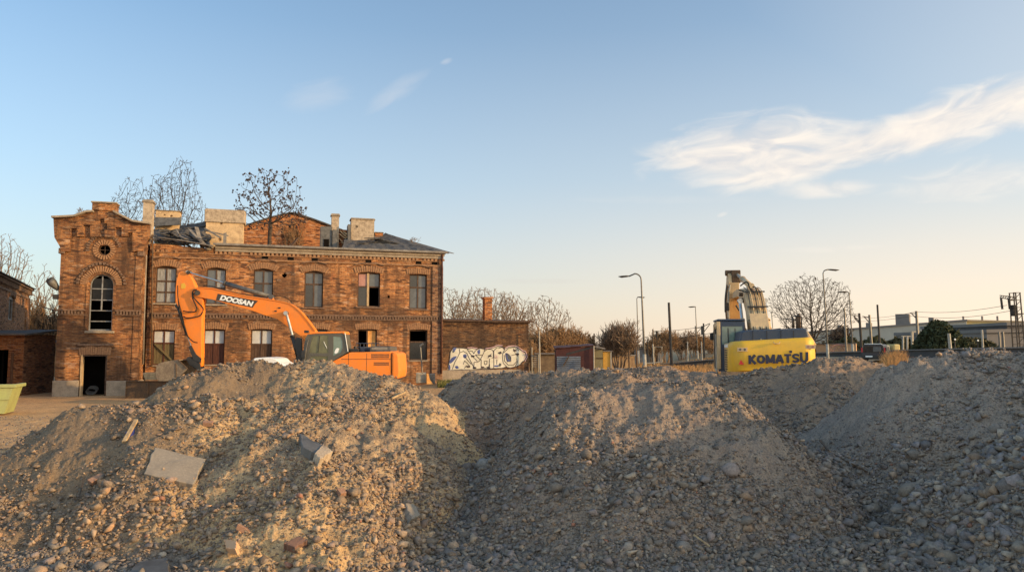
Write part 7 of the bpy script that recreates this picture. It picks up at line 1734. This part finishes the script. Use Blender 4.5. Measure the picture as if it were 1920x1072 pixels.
# platform canopy frame and clutter by the factory
cn = empty('canopy_frame', P(1700, 650, 100)[:2]+(1.5,), 0, label='white post and beam canopy left of the evergreen tree', cat='frame')
co = Vector(cn.location); g_ = lambda x, y: Vector(P(x, y, 100))-co; mb = MB()
for x in (1693, 1701, 1711, 1721): mb.tube([g_(x, 655), g_(x, 622 if x > 1705 else 630)], .13, 6)
mb.obox(g_(1709, 622), g_(1724, 621.5), .2, .2); mb.obox(g_(1690, 630), g_(1709, 630), .12, .12); mb.build('frame', 'pole_pale', cn)
for i, (px, w_, m_, lab) in enumerate([(1682, 12, 'hall_yellow', 'pale yellow low block behind the low wall'), (1665, 8, 'hall_grey', 'small grey block behind the low wall beside the van'), (1740, 14, 'pole_pale', 'white low heap of sacks under the evergreen tree')]):
    a = Vector(P(px-w_/2, 655, 90)); b_ = Vector(P(px+w_/2, 645+i*2, 90)); mb = MB(); mb.box(-(b_.x-a.x)/2, (b_.x-a.x)/2, 0, 2, -1, b_.z-a.z); o = mb.build('storage_block', m_, None, bevel=.15, label=lab, cat='block'); o.location = ((a.x+b_.x)/2, 90, a.z)
for px, py, lab in ((1791, 636, 'round white sign plate beside the pale concrete post'), (1834, 638, 'small white lamp globe right of the hedge')):
    mb = MB(); s_ = 64/FPX; c = Vector(P(px, py, 64)); mb.tube([(0, 0, 0), (0, .05, 0)], 1.6*s_, 12); mb.build if 0 else None
    root = empty('round_sign', tuple(c), 0, label=lab, cat='sign'); mb.build('plate', 'text_white', root); m2 = MB(); m2.tube([(0, .08, .1), (0, .08, -c.z+1.2)], .05, 6); m2.build('post', 'pole_dark', root)
# ------------------------------------------------------------------ sky and sun
SUN_AZ, SUN_EL = R(105), R(11.5)        # azimuth clockwise from +Y
W = bpy.data.worlds.new('World'); S.world = W; W.use_nodes = True
nt = W.node_tree; bg = nt.nodes['Background']
sky = nt.nodes.new('ShaderNodeTexSky'); sky.sky_type = 'NISHITA'; sky.sun_disc = False
sky.sun_elevation = SUN_EL; sky.sun_rotation = SUN_AZ
sky.air_density = 1.0; sky.dust_density = 1.2; sky.ozone_density = 1.6; sky.altitude = 100
tc = nt.nodes.new('ShaderNodeTexCoord'); sp = nd(nt, 'ShaderNodeSeparateXYZ', {0: tc.outputs['Generated']})
yy = mth(nt, 'MAXIMUM', sp.outputs[1], .02)
u = mth(nt, 'DIVIDE', sp.outputs[0], yy); v = mth(nt, 'DIVIDE', sp.outputs[2], yy)
front = ramp(nt, sp.outputs[1], [(.1, 0), (.3, 1)])
# warm haze low over the horizon, stronger toward the sun
SKYM = .172
el = sp.outputs[2]
side = mth(nt, 'MULTIPLY_ADD', sp.outputs[0], .5, .5)          # 0 away from the sun .. 1 toward it
hz = ramp(nt, el, [(0, 1), (.12, .86), (.25, .58), (.40, .27), (.6, .06)])
hz2 = mth(nt, 'MULTIPLY', hz, ramp(nt, side, [(.1, .55), (.45, .72), (.75, .95)]))
hz3 = mth(nt, 'MULTIPLY', ramp(nt, side, [(.52, 0), (.80, .62)]), ramp(nt, el, [(0, 1), (.3, 1), (.8, .3)]))
hz2 = mth(nt, 'MAXIMUM', hz2, hz3)
warm = mixc(nt, ramp(nt, side, [(.35, 0), (.72, .75), (.95, 1)]), (5.2, 4.05, 3.3), (7.3, 5.75, 4.25))
warm = mixc(nt, ramp(nt, el, [(.02, 0), (.22, 1)]), warm, (4.7, 4.6, 4.4))
base = mixc(nt, 1.0, sky.outputs[0], (.93, 1.33, 1.52), 'MULTIPLY')
col = mixc(nt, hz2, base, warm)
# thin clouds, each a stretched patch of noise fixed in the sky
def blob(px, py, rx, ry, ang, amt, soft=(.05, .95)):
    uc, vc = (px-960)/FPX, (650-py)/FPX; rx /= FPX; ry /= FPX
    du = mth(nt, 'SUBTRACT', u, uc); dv = mth(nt, 'SUBTRACT', v, vc); c, s_ = math.cos(R(ang)), math.sin(R(ang))
    a = mth(nt, 'ADD', mth(nt, 'MULTIPLY', du, c/rx), mth(nt, 'MULTIPLY', dv, s_/rx))
    b = mth(nt, 'ADD', mth(nt, 'MULTIPLY', du, -s_/ry), mth(nt, 'MULTIPLY', dv, c/ry))
    cv = nd(nt, 'ShaderNodeCombineXYZ', {0: mth(nt, 'MULTIPLY', a, rx*13), 1: mth(nt, 'MULTIPLY', b, ry*42), 2: px*.01}).outputs[0]
    nz = noise(nt, cv, 1.0, 5, .52, .8)
    r2 = mth(nt, 'ADD', mth(nt, 'MULTIPLY', a, a), mth(nt, 'MULTIPLY', b, b))
    q = mth(nt, 'ADD', mth(nt, 'SUBTRACT', 1.0, r2), mth(nt, 'MULTIPLY', mth(nt, 'SUBTRACT', nz, .5), 1.8)); q = mth(nt, 'MULTIPLY_ADD', q, .52, .20 if amt > .65 else .10)
    return mth(nt, 'MULTIPLY', ramp(nt, q, [(soft[0], 0), (min(1, soft[1]), 1)], 'EASE'), amt), nz
BL = [(1440, 276, 220, 74, 6, .95), (1320, 294, 130, 28, -6, .6), (1480, 318, 150, 28, 13, .75), (1690, 252, 180, 48, 15, .9), (1850, 205, 210, 58, 17, .9), (2050, 150, 190, 62, 17, .8),
      (1555, 351, 105, 20, 2, .65), (1850, 335, 190, 44, 8, .5), (590, 168, 80, 36, 10, .30), (740, 160, 80, 24, 32, .42), (834, 102, 14, 7, 20, .5),
      (1010, 527, 110, 7, 0, .16), (1240, 372, 200, 10, 0, .08), (1560, 466, 110, 8, 2, .18), (1359, 400, 12, 5, 20, .3)]
for bdef in BL:
    f, nz = blob(*bdef)
    f = mth(nt, 'MULTIPLY', f, front)
    sh = ramp(nt, nz, [(.35, 0), (.6, 1)])
    dark_c = bdef[1] > 500
    cc = mixc(nt, sh, (5.0, 4.6, 4.35), (6.3, 5.65, 4.95)) if not dark_c else (3.8, 3.3, 3.1)
    if bdef[0] < 900: cc = (4.4, 4.5, 4.7)
    col = mixc(nt, f, col, cc)
back = ramp(nt, mth(nt, 'MULTIPLY_ADD', sp.outputs[1], -.5, .5), [(.42, (1, 1, 1)), (.62, (2.6, 2.15, 1.72)), (1, (2.1, 1.85, 1.6))])
col = mixc(nt, 1.0, col, back, 'MULTIPLY')
nt.links.new(col, bg.inputs['Color']); bg.inputs['Strength'].default_value = SKYM
sl = bpy.data.lights.new('sun', 'SUN'); so = bpy.data.objects.new('sun', sl); COL.objects.link(so)
sl.energy = 5.0; sl.angle = R(.5); sl.color = (1, .65, .29)
sd = Vector((math.sin(SUN_AZ)*math.cos(SUN_EL), math.cos(SUN_AZ)*math.cos(SUN_EL), math.sin(SUN_EL)))
so.rotation_euler = sd.to_track_quat('Z', 'Y').to_euler(); so.location = sd*80
S.cycles.max_bounces = 6; S.cycles.use_adaptive_sampling = True
S.cycles.use_denoising = True
